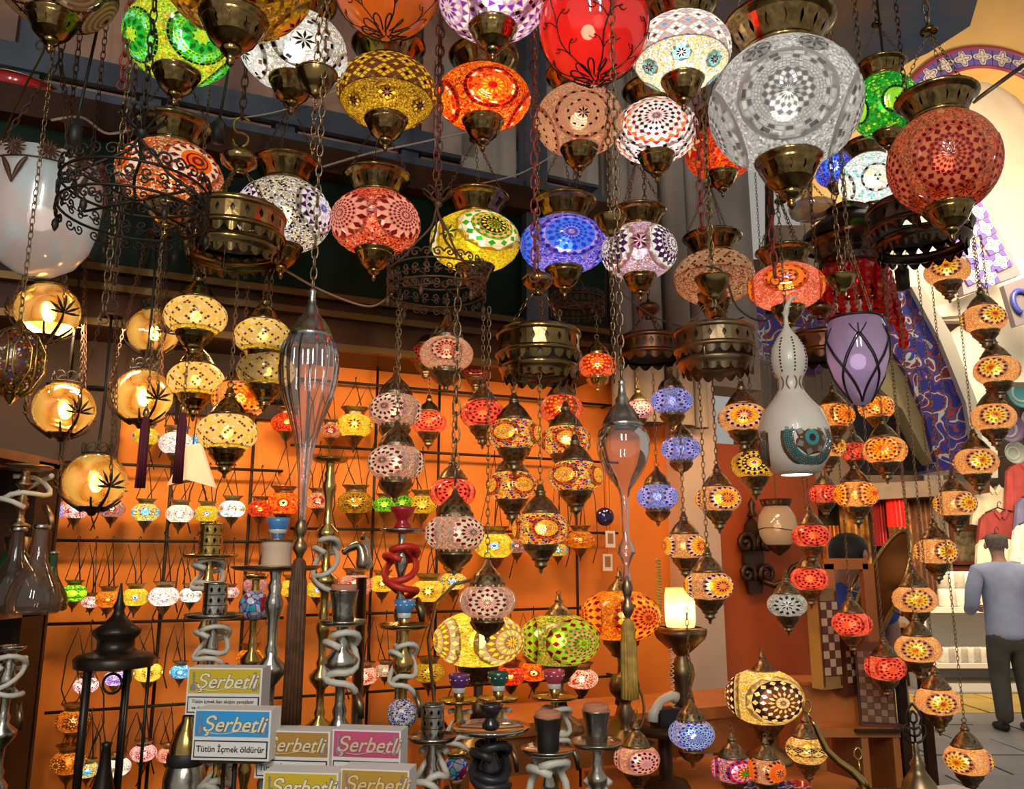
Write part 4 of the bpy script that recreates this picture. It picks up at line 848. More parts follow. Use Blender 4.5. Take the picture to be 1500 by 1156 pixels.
def seller():
    p = P(1238, 930, 4.6)
    rt = empty('person', Vector((p.x, p.y, 0)), 'person in a blue shirt bending behind the orange shelf unit', 'person', rz=R_(20))
    z = p.z
    J = [((0, .05, .92), (.16, .13)), ((0, 0, 1.06), (.15, .12)), ((-.03, -.06, 1.22), (.17, .12)), ((-.08, -.12, 1.36), (.10, .09)), ((-.1, -.16, 1.43), .05), ((-.11, -.2, 1.50), (.07, .085)), ((-.11, -.22, 1.57), (.075, .085))]
    E = [(k, k+1) for k in range(6)]
    def limb(a, pts):
        pr = a
        for q in pts: J.append(q); E.append((pr, len(J)-1)); pr = len(J)-1
        return pr
    for s in (-1, 1):
        h = limb(2, [((s*.19 - .05, -.08, 1.33), .06), ((s*.25, -.08, 1.15), .048), ((s*.27, -.05, .98), .042), ((s*.24, -.12, .82), .033), ((s*.23, -.14, .77), (.035, .02))])
        for k in range(4): limb(h, [((s*(.25 - .018*k), -.15, .70), .010), ((s*(.25 - .018*k), -.14, .665), .009)])
        limb(h, [((s*.19, -.15, .74), .011), ((s*.175, -.15, .71), .009)])
        limb(0, [((s*.09, .05, .85), .1), ((s*.1, .0, .48), .065), ((s*.1, .05, .08), .04), ((s*.11, -.06, .04), .035)])
    part('body', skin_mesh('body', J, E, SKIN), rt)
    JS = [((0, .05, .9), (.19, .16)), ((0, 0, 1.06), (.18, .15)), ((-.03, -.06, 1.22), (.2, .15)), ((-.07, -.11, 1.35), (.13, .11))]; ES = [(0, 1), (1, 2), (2, 3)]
    for s in (-1, 1): b = len(JS); JS += [((s*.2 - .05, -.08, 1.32), .085), ((s*.25, -.08, 1.16), .075)]; ES += [(2, b), (b, b+1)]
    part('shirt', skin_mesh('shirt', JS, ES, principled('royal_blue_cotton', (.06, .12, .55), .8, 0, .2, 9, .4)), rt)
    part('badge', MB().lathe([(.001, 0), (.035, .004), (.03, .012), (.001, .014)], 10, ax=Matrix.Rotation(PI/2, 3, 'X')).mesh('badge', [principled('yellow_print', (.8, .55, .04), .6)]), rt, (0, -.2, 1.16))
    JT = [((0, .05, .92), (.17, .14)), ((0, .05, .84), (.17, .14))]; ET = [(0, 1)]
    for s in (-1, 1): b = len(JT); JT += [((s*.09, .04, .74), .112), ((s*.105, 0, .48), .085), ((s*.105, .05, .08), .07)]; ET += [(1, b), (b, b+1), (b+1, b+2)]
    part('trousers', skin_mesh('trousers', JT, ET, principled('grey_cloth', (.4, .38, .36), .8)), rt)
    part('hair', MB().lathe([(.08, -.04), (.098, 0), (.1, .05), (.08, .1), (.04, .125), (.001, .13)], 16, c=(-.11, -.195, 1.51)).mesh('hair', [principled('black_hair', (.015, .012, .01), .6)]), rt)
    for s in (-1, 1): part('shoe', skin_mesh('shoe', [((s*.11, .08, .045), .045), ((s*.115, -.04, .045), .048), ((s*.12, -.15, .03), .035)], [(0, 1), (1, 2)], BLACKC), rt)
    part('nose', MB().lathe([(.001, -.02), (.015, -.012), (.012, .012), (.004, .03)], 8, c=(-.11, -.315, 1.52)).mesh('nose', [SKIN]), rt)
seller()
# ------------------------------------------------------------------ the big lanterns under the roof (style A)
A = lambda *a, **k: lantern('A', *a, **k)
A(84, -22, 188, 0, .27, 'spiral_brown', 'brown lantern with spiral discs, cut by the top left corner', 20, lit=6)
A(263, 60, 165, 138, .26, 'green_oval', 'bright green and yellow lantern beside the big amber one', 24, lit=30, bulb='white')
A(347, -36, 232, 0, .31, 'amber_dots', 'largest amber lantern with dark flowers and heavy brass cup, at the top', 18, lit=14)
A(431, 76, 158, 132, .26, 'white_floral', 'white and silver flowered lantern behind the big amber one', 10, lit=30, bulb='white')
A(567, 136, 145, 118, .275, 'yellow_checker', 'golden yellow lantern with checkered diamonds in zigzag', 0, lit=24)
A(722, 0, 157, 138, .25, 'purple_mirror', 'pink and purple mirror lantern beside the red glass ball', 15, lit=22, bulb='white')
A(708, 144, 137, 106, .275, 'orange_mirror', 'fiery orange lantern with white mirror pieces below the pink and purple one', 12, lit=40)
A(848, 177, 128, 113, .25, 'pink_dotted', 'dusty pink lantern with dotted flower outlines below the red glass ball', 6, lit=16)
A(998, 77, 145, 124, .245, 'white_checker', 'white lantern with red and blue zigzag bands of checkered diamonds', 0, lit=36, bulb='white')
A(960, 193, 125, 100, .25, 'white_red_star', 'white lantern with a large dark red star and orange zigzag', 2, lit=34, bulb='white')
A(1056, 224, 108, 84, .25, 'red_white_leaf', 'red and cream lantern half hidden behind the giant white one', -50, lit=20)
A(1149, 156, 226, 208, .36, 'white_giant', 'giant frosted white lantern with silver flower medallions', 4, lit=17, bulb='white')
A(1296, 155, 104, 102, .22, 'green_disc', 'emerald lantern with yellow discs behind the copper red giant', 20, lit=30, bulb='white')
A(1382, 238, 172, 160, .27, 'copper_giant', 'giant copper red lantern with dark red sunburst, right of the rest', 8, lit=11)
A(1222, 246, 62, 80, .18, 'blue_small', 'small blue and violet lantern between the white giant and the green discs', 0, lit=26, bulb='cool')
A(1276, 266, 98, 88, .24, 'white_green', 'silvery white lantern glowing under the emerald one', 12, lit=44, bulb='white')
A(249, 258, 160, 112, .275, 'orange_ring', 'orange lantern with white and red leaves behind the wrought iron crown', 28, lit=22)
A(416, 316, 142, 116, .28, 'white_bead', 'white beaded lantern with violet stars behind the pierced brass ring', 52, lit=26, bulb='white')
A(550, 327, 133, 104, .27, 'red_star', 'red orange lantern with crimson star medallions left of the lime green one', 40, lit=22)
A(696, 355, 132, 95, .29, 'green_star', 'lime yellow lantern with green star and yellow centre', 24, lit=30)
A(826, 359, 128, 92, .285, 'blue_star', 'blue violet lantern with a large star of blue petals', 10, lit=20, bulb='cool')
A(936, 369, 112, 88, .235, 'violet_zigzag', 'pale violet lantern with white zigzag beside the blue one', 62, lit=26, bulb='white')
A(1046, 407, 118, 86, .30, 'beige_lattice', 'unlit looking beige lantern with small lattice flowers', 0, lit=10)
A(1152, 421, 115, 74, .215, 'orange_flower', 'orange lantern with one big glowing flower above the white gourd lamp', 0, lit=24)

# ------------------------------------------------------------------ small pendants (style B)
B = lambda *a, **k: lantern('B', *a, **k)
# amber spiral hanging from the dark ring at the right
for (x, y, w, yaw, l) in ((1387, 398, 70, 0, 'topmost amber pendant, right under the copper red giant'), (1441, 468, 71, 30, 'second amber pendant from the top of the spiral'),
        (1460, 543, 72, -12, 'third amber pendant from the top, beside the turquoise plate'), (1455, 612, 70, 6, 'fourth amber pendant from the top, above the pale plate'),
        (1430, 677, 69, 14, 'fifth amber pendant from the top, beside the cream shirt'), (1399, 738, 67, 40, 'amber pendant next below the one beside the cream shirt'),
        (1371, 808, 67, 36, 'amber pendant in the middle of the lower spiral, beside the framed pictures'), (1340, 878, 69, 8, 'amber pendant crossed by three dark chains, below the one beside the framed pictures'),
        (1345, 950, 71, -4, 'amber pendant level with the lower coral red pendants'), (1373, 1027, 71, 12, 'amber pendant with dark petalled sun above the openwork finial'), (1418, 1113, 76, -28, 'lowest amber pendant of the spiral, over the street floor')):
    B(x, y, w, w*.66, .135, 'amber_rose', l, yaw, 22, top=345, pitch=.0125, group='amber pendants of the spiral chandelier')
# orange and red cluster by the gourd lamp
for (x, y, w, des, yaw, l, lit) in ((1222, 610, 62, 'amber_red_rose', 40, 'orange pendant half hidden behind the purple vase lamp', 22), (1284, 597, 56, 'amber_red_rose', 10, 'orange pendant with red rosette right of the tip of the purple vase lamp', 24),
        (1296, 660, 68, 'amber_red_rose', -6, 'orange pendant with glowing red rosette, right end of the cluster by the gourd lamp', 26), (1211, 655, 58, 'amber_rose', 50, 'plain orange pendant partly behind the white gourd lamp', 20),
        (1254, 725, 67, 'amber_red_rose', 54, 'orange pendant with two red rosettes at its sides', 26), (1252, 662, 46, 'coral_net', 20, 'small red pendant glowing between two orange ones', 18), (1208, 724, 48, 'coral_net', 40, 'red pendant behind the one with two red rosettes', 18),
        (1188, 785, 58, 'coral_net', 10, 'coral red pendant above another coral one by the orange wall', 20), (1186, 848, 58, 'coral_net', 2, 'coral red pendant hanging over the iron sconce arm', 22), (1248, 914, 61, 'coral_net', -14, 'coral red pendant in front of the checkered game box', 24),
        (1297, 978, 63, 'coral_net', 22, 'coral red pendant hanging lowest, in front of the inlaid box', 24)):
    B(x, y, w, w*.68, .13, des, l, yaw, lit, top=None if w < 49 else 530 if y < 760 else (560 if x < 1200 else 500), pitch=.013, group='orange and coral pendants by the gourd lamp')
B(1153, 886, 60, 40, .11, 'frost_white', 'small frosted white pendant with black leaf pattern under the iron sconce', 0, 7, bulb='white', top=835, group='single pendants by the right wall')
# yellow cluster under the brass ring at left
for (x, y, w, yaw, l) in ((287, 464, 94, 0, 'pale yellow netted pendant with the highest cap, left in its cluster'), (385, 494, 86, 9, 'yellow netted pendant hanging behind another, right under the brass ring'), (390, 543, 86, 3, 'yellow netted pendant beside the long glass drop'),
        (287, 557, 84, 12, 'yellow netted pendant directly beneath the one with the highest cap'), (333, 634, 91, 5, 'lowest yellow netted pendant with a stepped bronze cup')):
    B(x, y, w, w*.68, .15, 'yellow_net', l, yaw, 24, top=392, met=BRASS, gbig=False, group='yellow netted pendants under the brass ring')
for (x, y, w, des, l) in ((325, 520, 60, 'coral_rose', 'orange red pendant glowing behind the yellow netted ones, higher one'), (352, 585, 84, 'amber_red_rose', 'orange yellow pendant glowing behind the yellow netted ones, lower one')):
    B(x, y, w, w*.7, .15, des, l, 20, 26, top=420, met=BRASS, gbig=False, group='orange pendants behind the yellow ones')
# pink cluster
PK = dict(met=BRONZE, cstyle='L', group='pink pendants on long chains')
B(654, 519, 78, 58, .14, 'pink_plain', 'pink pendant with dark petalled star behind the thick chain', 0, 18, top=430, **PK)
B(579, 601, 78, 56, .14, 'pink_star', 'pink pendant with dark star, upper of two on the left chain', -24, 14, top=430, **PK)
B(580, 678, 84, 59, .14, 'pink_star', 'pink pendant with dark star, lower of two on the left chain', -28, 14, top=430, **PK)
B(666, 781, 87, 61, .14, 'pink_star', 'pink pendant with red diamond rosette hanging from the thick grey chain', 38, 14, top=400, pitch=.03, **PK)
B(714, 881, 83, 58, .135, 'pink_star', 'pink pendant with crimson rosette in front of the yellow table lamp', 0, 14, top=450, **PK)
for (x, y, w, des, l) in ((624, 520, 52, 'coral_net', 'coral pendant peeping out left of a pink one'), (697, 541, 48, 'coral_net', 'coral pink pendant behind the thin chain, right of the top pink one'), (628, 619, 52, 'coral_net', 'coral pendant right of the upper pink pendant on the left chain'),
        (707, 607, 66, 'coral_net', 'coral pendant left of the mosaic pendants with yellow circles'), (663, 722, 67, 'coral_net', 'coral pendant right behind the cap of a pink one'), (822, 599, 64, 'coral_rose', 'coral pendant with glowing yellow rosette behind the mosaic ones'),
        (875, 536, 56, 'coral_rose', 'coral pendant with golden rosette, right of the pierced ring'), (806, 690, 42, 'coral_net', 'coral pendant mostly hidden between two mosaic ones')):
    B(x, y, w, w*.72, .135, des, l, 0, 24, top=455, cstyle='L' if x > 860 else None, met=GOLD if x == 875 else BRONZE, group='coral pendants in the middle')
# mosaic cluster with yellow circles
for (x, y, w, yaw, l) in ((753, 637, 80, -22, 'multicoloured pendant with yellow circles, upper left of the five'), (750, 712, 75, 30, 'multicoloured pendant with yellow circles, second on the left side'), (792, 775, 84, 12, 'lowest multicoloured pendant with yellow circles'),
        (829, 646, 76, 4, 'multicoloured pendant with yellow circles behind the cap of another'), (843, 698, 80, -26, 'multicoloured pendant with yellow circles beside the short glass drop')):
    B(x, y, w, w*.68, .14, 'multi_circle', l, yaw, 22, top=545, group='multicoloured pendants under the pierced ring')
# blue cluster, golden cluster
for (x, y, w, l) in ((984, 588, 62, 'uppermost blue and white pendant by the white pillar'), (997, 658, 58, 'blue and white pendant, middle of the three by the pillar'), (963, 728, 61, 'lowest blue and white pendant of the three by the pillar')):
    B(x, y, w, w*.7, .13, 'blue_rose', l, 58, 13, 'cool', top=540, cstyle='L', met=BRONZE, group='blue pendants by the white pillar')
B(935, 601, 42, 32, .11, 'purple_dark', 'small dark purple pendant behind the short glass drop', 10, 14, 'white', top=540, group='single pendants by the white pillar')
for (x, y, w, des, yaw, l) in ((1088, 613, 74, 'peach_rose', 4, 'peach pendant with dark rosette under the scalloped ring'), (1105, 681, 70, 'golden_rose', 0, 'golden pendant with yellow rosette and red centre'), (1052, 731, 68, 'peach_rose', 24, 'peach pendant hanging in front of the white pillar'),
        (1003, 800, 66, 'peach_rose', 50, 'peach pendant with a big dome cap before the lit lamp'), (1038, 858, 74, 'peach_rose', 34, 'lowest peach pendant with a cone cap, left of the iron sconce')):
    B(x, y, w, w*.66, .135, des, l, yaw, 22, top=530, group='peach pendants under the scalloped ring')
# low pendants in front
B(933, 1112, 68, 50, .125, 'pink_rose_dark', 'pink pendant with dark rosette at the bottom edge', 24, 18, top=1040, group='pendants along the bottom edge')
B(1013, 1075, 68, 50, .125, 'blue_bright', 'blue and white pendant with bright blue rosette, hanging low', 14, 13, 'white', top=890, cstyle='L', group='pendants along the bottom edge')
B(1074, 1126, 68, 46, .125, 'rainbow_rose', 'orange and violet pendant with rainbow rosette at the bottom edge', 32, 22, top=1060, group='pendants along the bottom edge')
B(1123, 1128, 58, 46, .10, 'orange_daisy', 'orange pendant with a dark daisy, right of the rainbow one', 44, 18, top=1080, group='pendants along the bottom edge')
B(1182, 1098, 64, 48, .12, 'cream_green', 'cream pendant with green checkered diamonds beside the brass coil', 0, 22, top=1040, group='pendants along the bottom edge')

# ------------------------------------------------------------------ wall racks and the small lanterns on them (style W)
def rack(px0, px1, rows, label, off=.07, cols=()):
    a = PW((px0+px1)/2, 800, off); rt = empty('wall_rack', a, label, 'rack')
    zs = []
    for (x, y) in rows:
        z = PW(x, y, off).z; zs.append(z); p, q = PW(px0, y, off), PW(px1, y, off); p.z = q.z = z
        part('rod', MB().tube([p - a, q - a], .0055, 6).mesh('rod', [IRON]), rt)
    for x in cols:
        p = PW(x, 800, off - .012); part('upright', MB().tube([Vector((p.x, p.y, .6)) - a, Vector((p.x, p.y, zs[0] + .12)) - a], .006, 6).mesh('upright', [IRON]), rt)
    for x in (px0 + 8, px1 - 8):
        for z in zs:
            p = PW(x, 800, off); p.z = z; part('bracket', MB().tube([p - a, p - NB*off - a], .005, 5).mesh('bracket', [IRON]), rt)
    return zs
zL = rack(66, 415, ((240, 575), (240, 683), (240, 793), (240, 910), (200, 1036)), 'black rod rack on the left half of the orange back wall', cols=(75, 243, 362))
zR = rack(425, 905, ((500, 560), (500, 656), (550, 776), (500, 900), (570, 1012)), 'black rod rack on the middle of the orange back wall', cols=(441, 545, 640, 845))
def WL(x, y, w, des, label, row, sec='L', lit=24, bulb='warm', yaw=0, h=.7, met=BRONZE):
    off = .10 + .45*w*.0012; p = PW(x, y, off); a = (x-CX)/F; d = (p - CAM).length/ray(x, y).length
    Dm = w*d/F/math.sqrt(1+a*a); z = (zL if sec == 'L' else zR)[row]
    if z - p.z < Dm*.75: z = p.z + Dm*1.5
    return lantern('W', x, y, w, w*h, Dm, des, label, yaw, lit, bulb, z, met=met)
WL(214, 640, 40, 'w_yellow_eye', 'small wall lantern with yellow rings left of the maroon tassel', 0, lit=20)
WL(258, 650, 52, 'w_pink_oval', 'small white and violet wall lantern behind the hanging paper bag', 0, bulb='white')
WL(296, 645, 34, 'w_turquoise', 'small turquoise wall lantern left of the lowest yellow netted pendant', 0, bulb='cool')
WL(420, 620, 46, 'w_orange_red', 'orange wall lantern left of the long glass drop, near the top rod', 0, 'R')
WL(484, 632, 34, 'w_red_multi', 'red and black wall lantern right of the long glass drop', 0, 'R', lit=14)
WL(519, 624, 55, 'w_yellow', 'bright yellow wall lantern on the top rod of the middle rack', 0, 'R')
WL(80, 748, 34, 'w_blue_disc', 'wall lantern with blue ring discs, leftmost below the amber glass globes', 1, bulb='cool')
WL(110, 747, 42, 'w_red_white', 'white and red wall lantern half behind the lowest amber glass globe', 1, bulb='white')
WL(164, 746, 40, 'w_grey_eye', 'dim greenish wall lantern behind the lowest amber glass globe', 1, lit=14)
WL(213, 751, 42, 'w_multi', 'wall lantern with turquoise circles under a maroon tassel', 1, bulb='white')
WL(263, 753, 42, 'w_white_oval', 'white wall lantern with orange ovals under a maroon tassel', 1, bulb='white', lit=30)
WL(303, 753, 38, 'w_yellow_eye', 'yellow wall lantern with a blue eye, left of the white dotted one', 1)
WL(340, 746, 40, 'w_white_dot', 'white wall lantern with coloured dots above the pierced brass cage', 1, bulb='white', lit=30)
WL(381, 746, 38, 'w_orange_red', 'coral wall lantern with yellow flower, left of the orange curls', 1)
WL(415, 738, 52, 'w_orange_curl', 'orange wall lantern with swirling circles above the blue bowl', 1, 'R', lit=28)
WL(466, 734, 38, 'w_red_multi', 'red multicoloured wall lantern behind the brass hookah stem', 1, 'R')
WL(520, 737, 53, 'w_amber_lace', 'amber wall lantern with dark lace pattern', 1, 'R', lit=16)
WL(563, 740, 34, 'w_green', 'green wall lantern behind the red bowl', 1, 'R', lit=20)
WL(589, 737, 34, 'w_green', 'green wall lantern right above the red bowl', 1, 'R', lit=10)
WL(618, 740, 44, 'w_yellow_sun', 'yellow wall lantern with green sun left of the pink pendant on the thick chain', 1, 'R', lit=18)
WL(108, 869, 40, 'w_green_lattice', 'green lattice wall lantern at the left end of its rod', 2, lit=34)
WL(133, 882, 28, 'w_red_white', 'white and red wall lantern right of the green lattice one', 2, bulb='white')
WL(158, 878, 40, 'w_orange_flower', 'orange wall lantern with flower discs above the black iron lantern', 2, lit=30)
WL(198, 875, 42, 'w_yellow_eye', 'yellow wall lantern with white discs above the black iron lantern', 2, lit=30)
WL(240, 874, 46, 'w_pink_oval', 'white wall lantern with violet ovals over the middle left rod', 2, bulb='white', lit=32)
WL(279, 872, 34, 'w_white_dot', 'white wall lantern beside the coiled hose of the pierced brass cage', 2, bulb='white', lit=32)
WL(338, 868, 26, 'w_red_white', 'tiny red and white wall lantern behind the silver cage', 2, bulb='white', lit=14)
WL(374, 858, 38, 'w_grey_eye', 'pinkish wall lantern with ring eyes under the wide brass tray', 2, 'R', lit=16)
WL(428, 862, 40, 'w_yellow', 'yellow wall lantern hidden behind the brown tassel', 2, 'R')
WL(465, 864, 36, 'w_yellow_eye', 'yellow wall lantern left of the pierced silver bucket', 2, 'R')
WL(520, 858, 52, 'w_pink_lace', 'red and pink wall lantern behind the white hose coil', 2, 'R', lit=14)
WL(560, 855, 40, 'w_yellow', 'yellow wall lantern left of the red hose', 2, 'R')
WL(627, 866, 52, 'w_yellow', 'yellow wall lantern right of the red hose', 2, 'R')
WL(664, 852, 40, 'w_multi', 'multicoloured wall lantern between the pink pendants', 2, 'R')
WL(724, 800, 58, 'w_yellow_eye', 'yellow green wall lantern behind the thin chain', 1, 'R', lit=30)
WL(757, 800, 34, 'w_grey_eye', 'greyish wall lantern with a turquoise eye left of the lowest multicoloured pendant', 1, 'R', lit=10)
WL(817, 806, 30, 'w_multi', 'small multicoloured wall lantern peeping out under the lowest multicoloured pendant', 1, 'R', lit=16)
WL(850, 791, 42, 'w_orange_flower', 'orange wall lantern with yellow hexagon left of the short glass drop', 1, 'R', lit=18)
WL(126, 1004, 38, 'w_red_zig', 'white and red zigzag wall lantern seen through the black iron lantern', 3, bulb='white', lit=34)
WL(168, 994, 34, 'w_purple', 'purple wall lantern seen through the black iron lantern', 3, bulb='cool', lit=34)
WL(217, 985, 44, 'w_yellow', 'yellow and white wall lantern right of the black iron lantern', 3, bulb='white', lit=30)
WL(264, 984, 32, 'w_turquoise', 'turquoise wall lantern left of the yellow tobacco box', 3, bulb='cool', lit=26)
WL(366, 963, 40, 'w_orange_flower', 'orange wall lantern right above the yellow tobacco box', 3, 'R', lit=26)
WL(534, 990, 42, 'w_pink_lace', 'pale pink wall lantern with purple rosette right of the silver hookah stem', 3, 'R', lit=22)
WL(564, 982, 30, 'w_pink_oval', 'dim lilac wall lantern left of the white hose with the purple bead', 3, 'R', lit=10)
WL(628, 985, 46, 'w_yellow_sun', 'olive wall lantern with green sun left of the yellow table lamp', 3, 'R', lit=12)
WL(748, 990, 44, 'w_orange_red', 'fiery red wall lantern right of the green hookah bowl', 3, 'R', lit=30)
WL(782, 984, 44, 'w_orange_curl', 'orange hexagon wall lantern under the green table lamp', 3, 'R', lit=30)
WL(852, 994, 48, 'w_red_white', 'red and white hot wall lantern under the green table lamp', 3, 'R', lit=26)
WL(107, 1056, 54, 'w_lava', 'amber lava patterned wall lantern, upper of two behind the black iron lantern', 4, lit=24)
WL(100, 1117, 56, 'w_lava', 'amber lava patterned wall lantern, lower of two behind the black iron lantern', 4, lit=24, yaw=50)
WL(128, 1128, 36, 'w_multi', 'multicoloured wall lantern at the foot of the black iron lantern', 4, bulb='cool')
WL(171, 1124, 44, 'w_white_oval', 'white wall lantern with red ovals right of the foot of the black iron lantern', 4, bulb='white', lit=32)
WL(210, 1103, 40, 'w_pink_lace', 'pale pink wall lantern left of the silver base by the boxes', 4, bulb='white', lit=24)
WL(247, 1106, 36, 'w_pink_lace', 'rosy wall lantern touching the silver base by the boxes', 4, lit=22)
# ------------------------------------------------------------------ blown glass balls with wire flowers
def spiral(c, r, ex, ez, turns=1.6, n=18, sgn=1):
    return [Vector(c) + ex*(r*(k/n)*math.cos(sgn*2*PI*turns*k/n)) + ez*(r*(k/n)*math.sin(sgn*2*PI*turns*k/n)) for k in range(1, n+1)]
def glass_ball(x, y, w, col, t, label, lit, Dm=.25):
    p, R, q = place(x, y, w, 0, Dm); rt = empty('glass_ball_lantern', p, label, 'lantern', 'blown glass ball lanterns'); fa = math.atan2(-p.y, -p.x)
    part('globe', cached('ballmesh', lambda: 0) or MB().lathe([(R*math.sin(a), -R*math.cos(a)) for a in [PI*(k+.15)/20.3 for k in range(21)]], 36).mesh('globe', [plain_glass('ball_%s' % label[:6], col, t, .12, .3, .06, .3, 5)]), rt)
    part('bulb', m_bulb('warm', lit), rt, (-R*.12, -R*.1, -R*.2), R*.13)
    mb = MB()                                                    # wire flower under the ball
    for k in range(10):
        a = 2*PI*k/10; ex = Vector((math.cos(a), math.sin(a), 0)); pts = []
        for j in range(13):
            u = PI*j/12; pts.append(ex*(R*(.10 + .34*math.sin(u))) + Vector((-ex.y, ex.x, 0))*(R*.1*math.cos(u)*math.sin(u)) + Vector((0, 0, -R*(1.1 - .16*math.sin(u)) + R*.06*math.cos(u))))
        mb.tube(pts, R*.016, 4)
    part('wire_flower', mb.mesh('wire_flower', [IRON]), rt)
    mb = MB()
    for k in range(6):                                           # stems with curls hugging the ball
        a = fa + 2*PI*k/6 + .26
        on = lambda lo, la, s=1.02: Vector((math.cos(la)*math.cos(lo), math.cos(la)*math.sin(lo), math.sin(la)))*R*s
        mb.tube([on(a + .05*math.sin(j), -1.4 + 1.7*j/12) for j in range(13)], R*.012, 4)
        for s in (-1, 1):
            for la in (-.75, -.25, .3):
                n0 = on(a + s*.26, la); e1 = Vector((-math.sin(a), math.cos(a), 0))*s; e2 = Vector((0, 0, 1))
                mb.tube([(n0 + e1*(R*.1*(j/10)*math.cos(1 + 5*j/10)) + e2*(R*.1*(j/10)*math.sin(1 + 5*j/10))).normalized()*R*1.02 for j in range(11)] + [], R*.011, 4)
                mb.tube([on(a + s*.26*j/6, la - .2*(1 - j/6)**2) for j in range(7)], R*.011, 4)
    part('wire_scroll', mb.mesh('wire_scroll', [IRON]), rt)
    part('top_cap', m_crown('A', BRASS), rt, (0, 0, R*.9), R*.8)
    for k in range(3):
        a = fa + .5 + 2*PI*k/3; chain(rt, (R*.58*math.cos(a), R*.58*math.sin(a), R*1.24), (0, 0, R*2.6), .014, BRONZE)
    chain(rt, (0, 0, R*2.6), (0, 0, CEIL - p.z + .02), .03, REDCH)
glass_ball(870, 38, 162, (.80, .02, .02), .42, 'red blown glass ball with black wire flowers', 90)
glass_ball(567, -24, 158, (.85, .22, .03), .30, 'orange blown glass ball with wire flower, cut by the top edge', 36)
# ------------------------------------------------------------------ amber crackled globes with lily arms
def amber_globe(x, y, w, ytop, label, lit=48, Dm=.165):
    p, R, q = place(x, y, w, 0, Dm); rt = empty('amber_globe_lantern', p, label, 'lantern', 'amber crackled glass globes'); fa = math.atan2(-p.y, -p.x)
    part('globe', MB().lathe([(R*math.sin(a), -R*.94*math.cos(a)) for a in [PI*(k+.1)/18.6 for k in range(17)]], 32).mesh('globe', [plain_glass('amber_crackle', (.96, .64, .20), .62, .8, .45, .04, .35, 8, (.62, .28, .03))]), rt)
    part('bulb', m_bulb('warm', lit), rt, (R*.08, -R*.05, -R*.08), (R*.22, R*.22, R*.3))
    mb = MB(); 
    for k in range(8):                                           # little iron crown round the mouth
        a = 2*PI*k/8; c, e = Vector((R*.46*math.cos(a), R*.46*math.sin(a), R*.92)), Vector((-math.sin(a), math.cos(a), 0))
        mb.tube([c + e*(R*.16*math.sin(u)) + Vector((0, 0, R*.17*(1 - math.cos(u)))) for u in [2*PI*j/9 for j in range(9)]], R*.022, 4, closed=True)
    mb.tube([(R*.48*math.cos(2*PI*k/16), R*.48*math.sin(2*PI*k/16), R*.9) for k in range(16)], R*.035, 5, closed=True)
    part('iron_crown', mb.mesh('iron_crown', [IRON]), rt)
    part('base_cup', MB().lathe([(.004, -R*1.16), (R*.1, -R*1.14), (R*.16, -R*1.04), (R*.42, -R*.93), (R*.5, -R*.86)], 18).mesh('base_cup', [IRON]), rt)
    top = P(x, ytop, p.y).z - p.z
    part('hanger_cap', MB().lathe([(R*.36, -R*.06), (R*.38, 0), (R*.2, R*.06), (R*.06, R*.16)], 14).tube([(R*.2*math.cos(u), 0, R*.34 + R*.2*math.sin(u)) for u in [2*PI*j/12 for j in range(12)]], R*.03, 5, closed=True).mesh('hanger_cap', [RUSTY]), rt, (0, 0, top))
    for k in range(3):
        a = fa + .42 + 2*PI*k/3; ex, ey = Vector((math.cos(a), math.sin(a), 0)), Vector((-math.sin(a), math.cos(a), 0))
        mb = MB(); mb.tube([ex*(R*(.3 + .8*math.sin(u))) + Vector((0, 0, -R*(1.0 - .75*(u/1.5)))) for u in [1.5*j/9 for j in range(10)]], [R*.07*(1-.06*j) for j in range(10)], 5)
        for s, lift in ((-.5, -.5), (.5, -.5)):
            b = a + s*1.0; f = Vector((math.cos(b), math.sin(b), 0)); mb.tube([f*(R*(.34 + .68*math.sin(u))) + Vector((0, 0, -R*(.98 - .35*u))) for u in [1.1*j/6 for j in range(7)]], [R*.055*(1-.08*j) for j in range(7)], 5)
        part('arm', mb.mesh('arm', [IRON]), rt)
        c = ex*R*1.1 + Vector((0, 0, -R*.25)); mb = MB()
        for j in range(7):                                       # spiky lily of seven leaves
            u = PI*(j/6) ; d = ey*math.cos(u) + Vector((0, 0, 1))*math.sin(u) + ex*.12; L = R*(.5 + .12*math.sin(u))
            mb.tube([c, c + d*L*.55, c + d*L], [R*.02, R*.05, R*.006], 5)
        part('lily', mb.mesh('lily', [IRON]), rt)
        chain(rt, c + ex*.004, Vector((R*.3*math.cos(a), R*.3*math.sin(a), top)), .013, RUSTY)
    wire(rt, [(0, 0, R*.9), (R*.05, 0, top*.5), (0, 0, top)], .0035, BLACKC)
    chain(rt, (0, 0, top + R*.5), (0, 0, CEIL + .02 - p.z), .024, RUSTY)
amber_globe(70, 456, 102, 330, 'amber crackled glass globe hanging highest, below the big white bowl')
amber_globe(94, 599, 97, 375, 'amber crackled glass globe at the left, second from the top')
amber_globe(209, 580, 92, 340, 'amber crackled glass globe left of the yellow netted pendants', 58)
amber_globe(139, 705, 98, 462, 'amber crackled glass globe hanging lowest', 58, .145)
amber_globe(225, 486, 80, 345, 'amber crackled glass globe half behind the highest yellow netted pendant', 48)
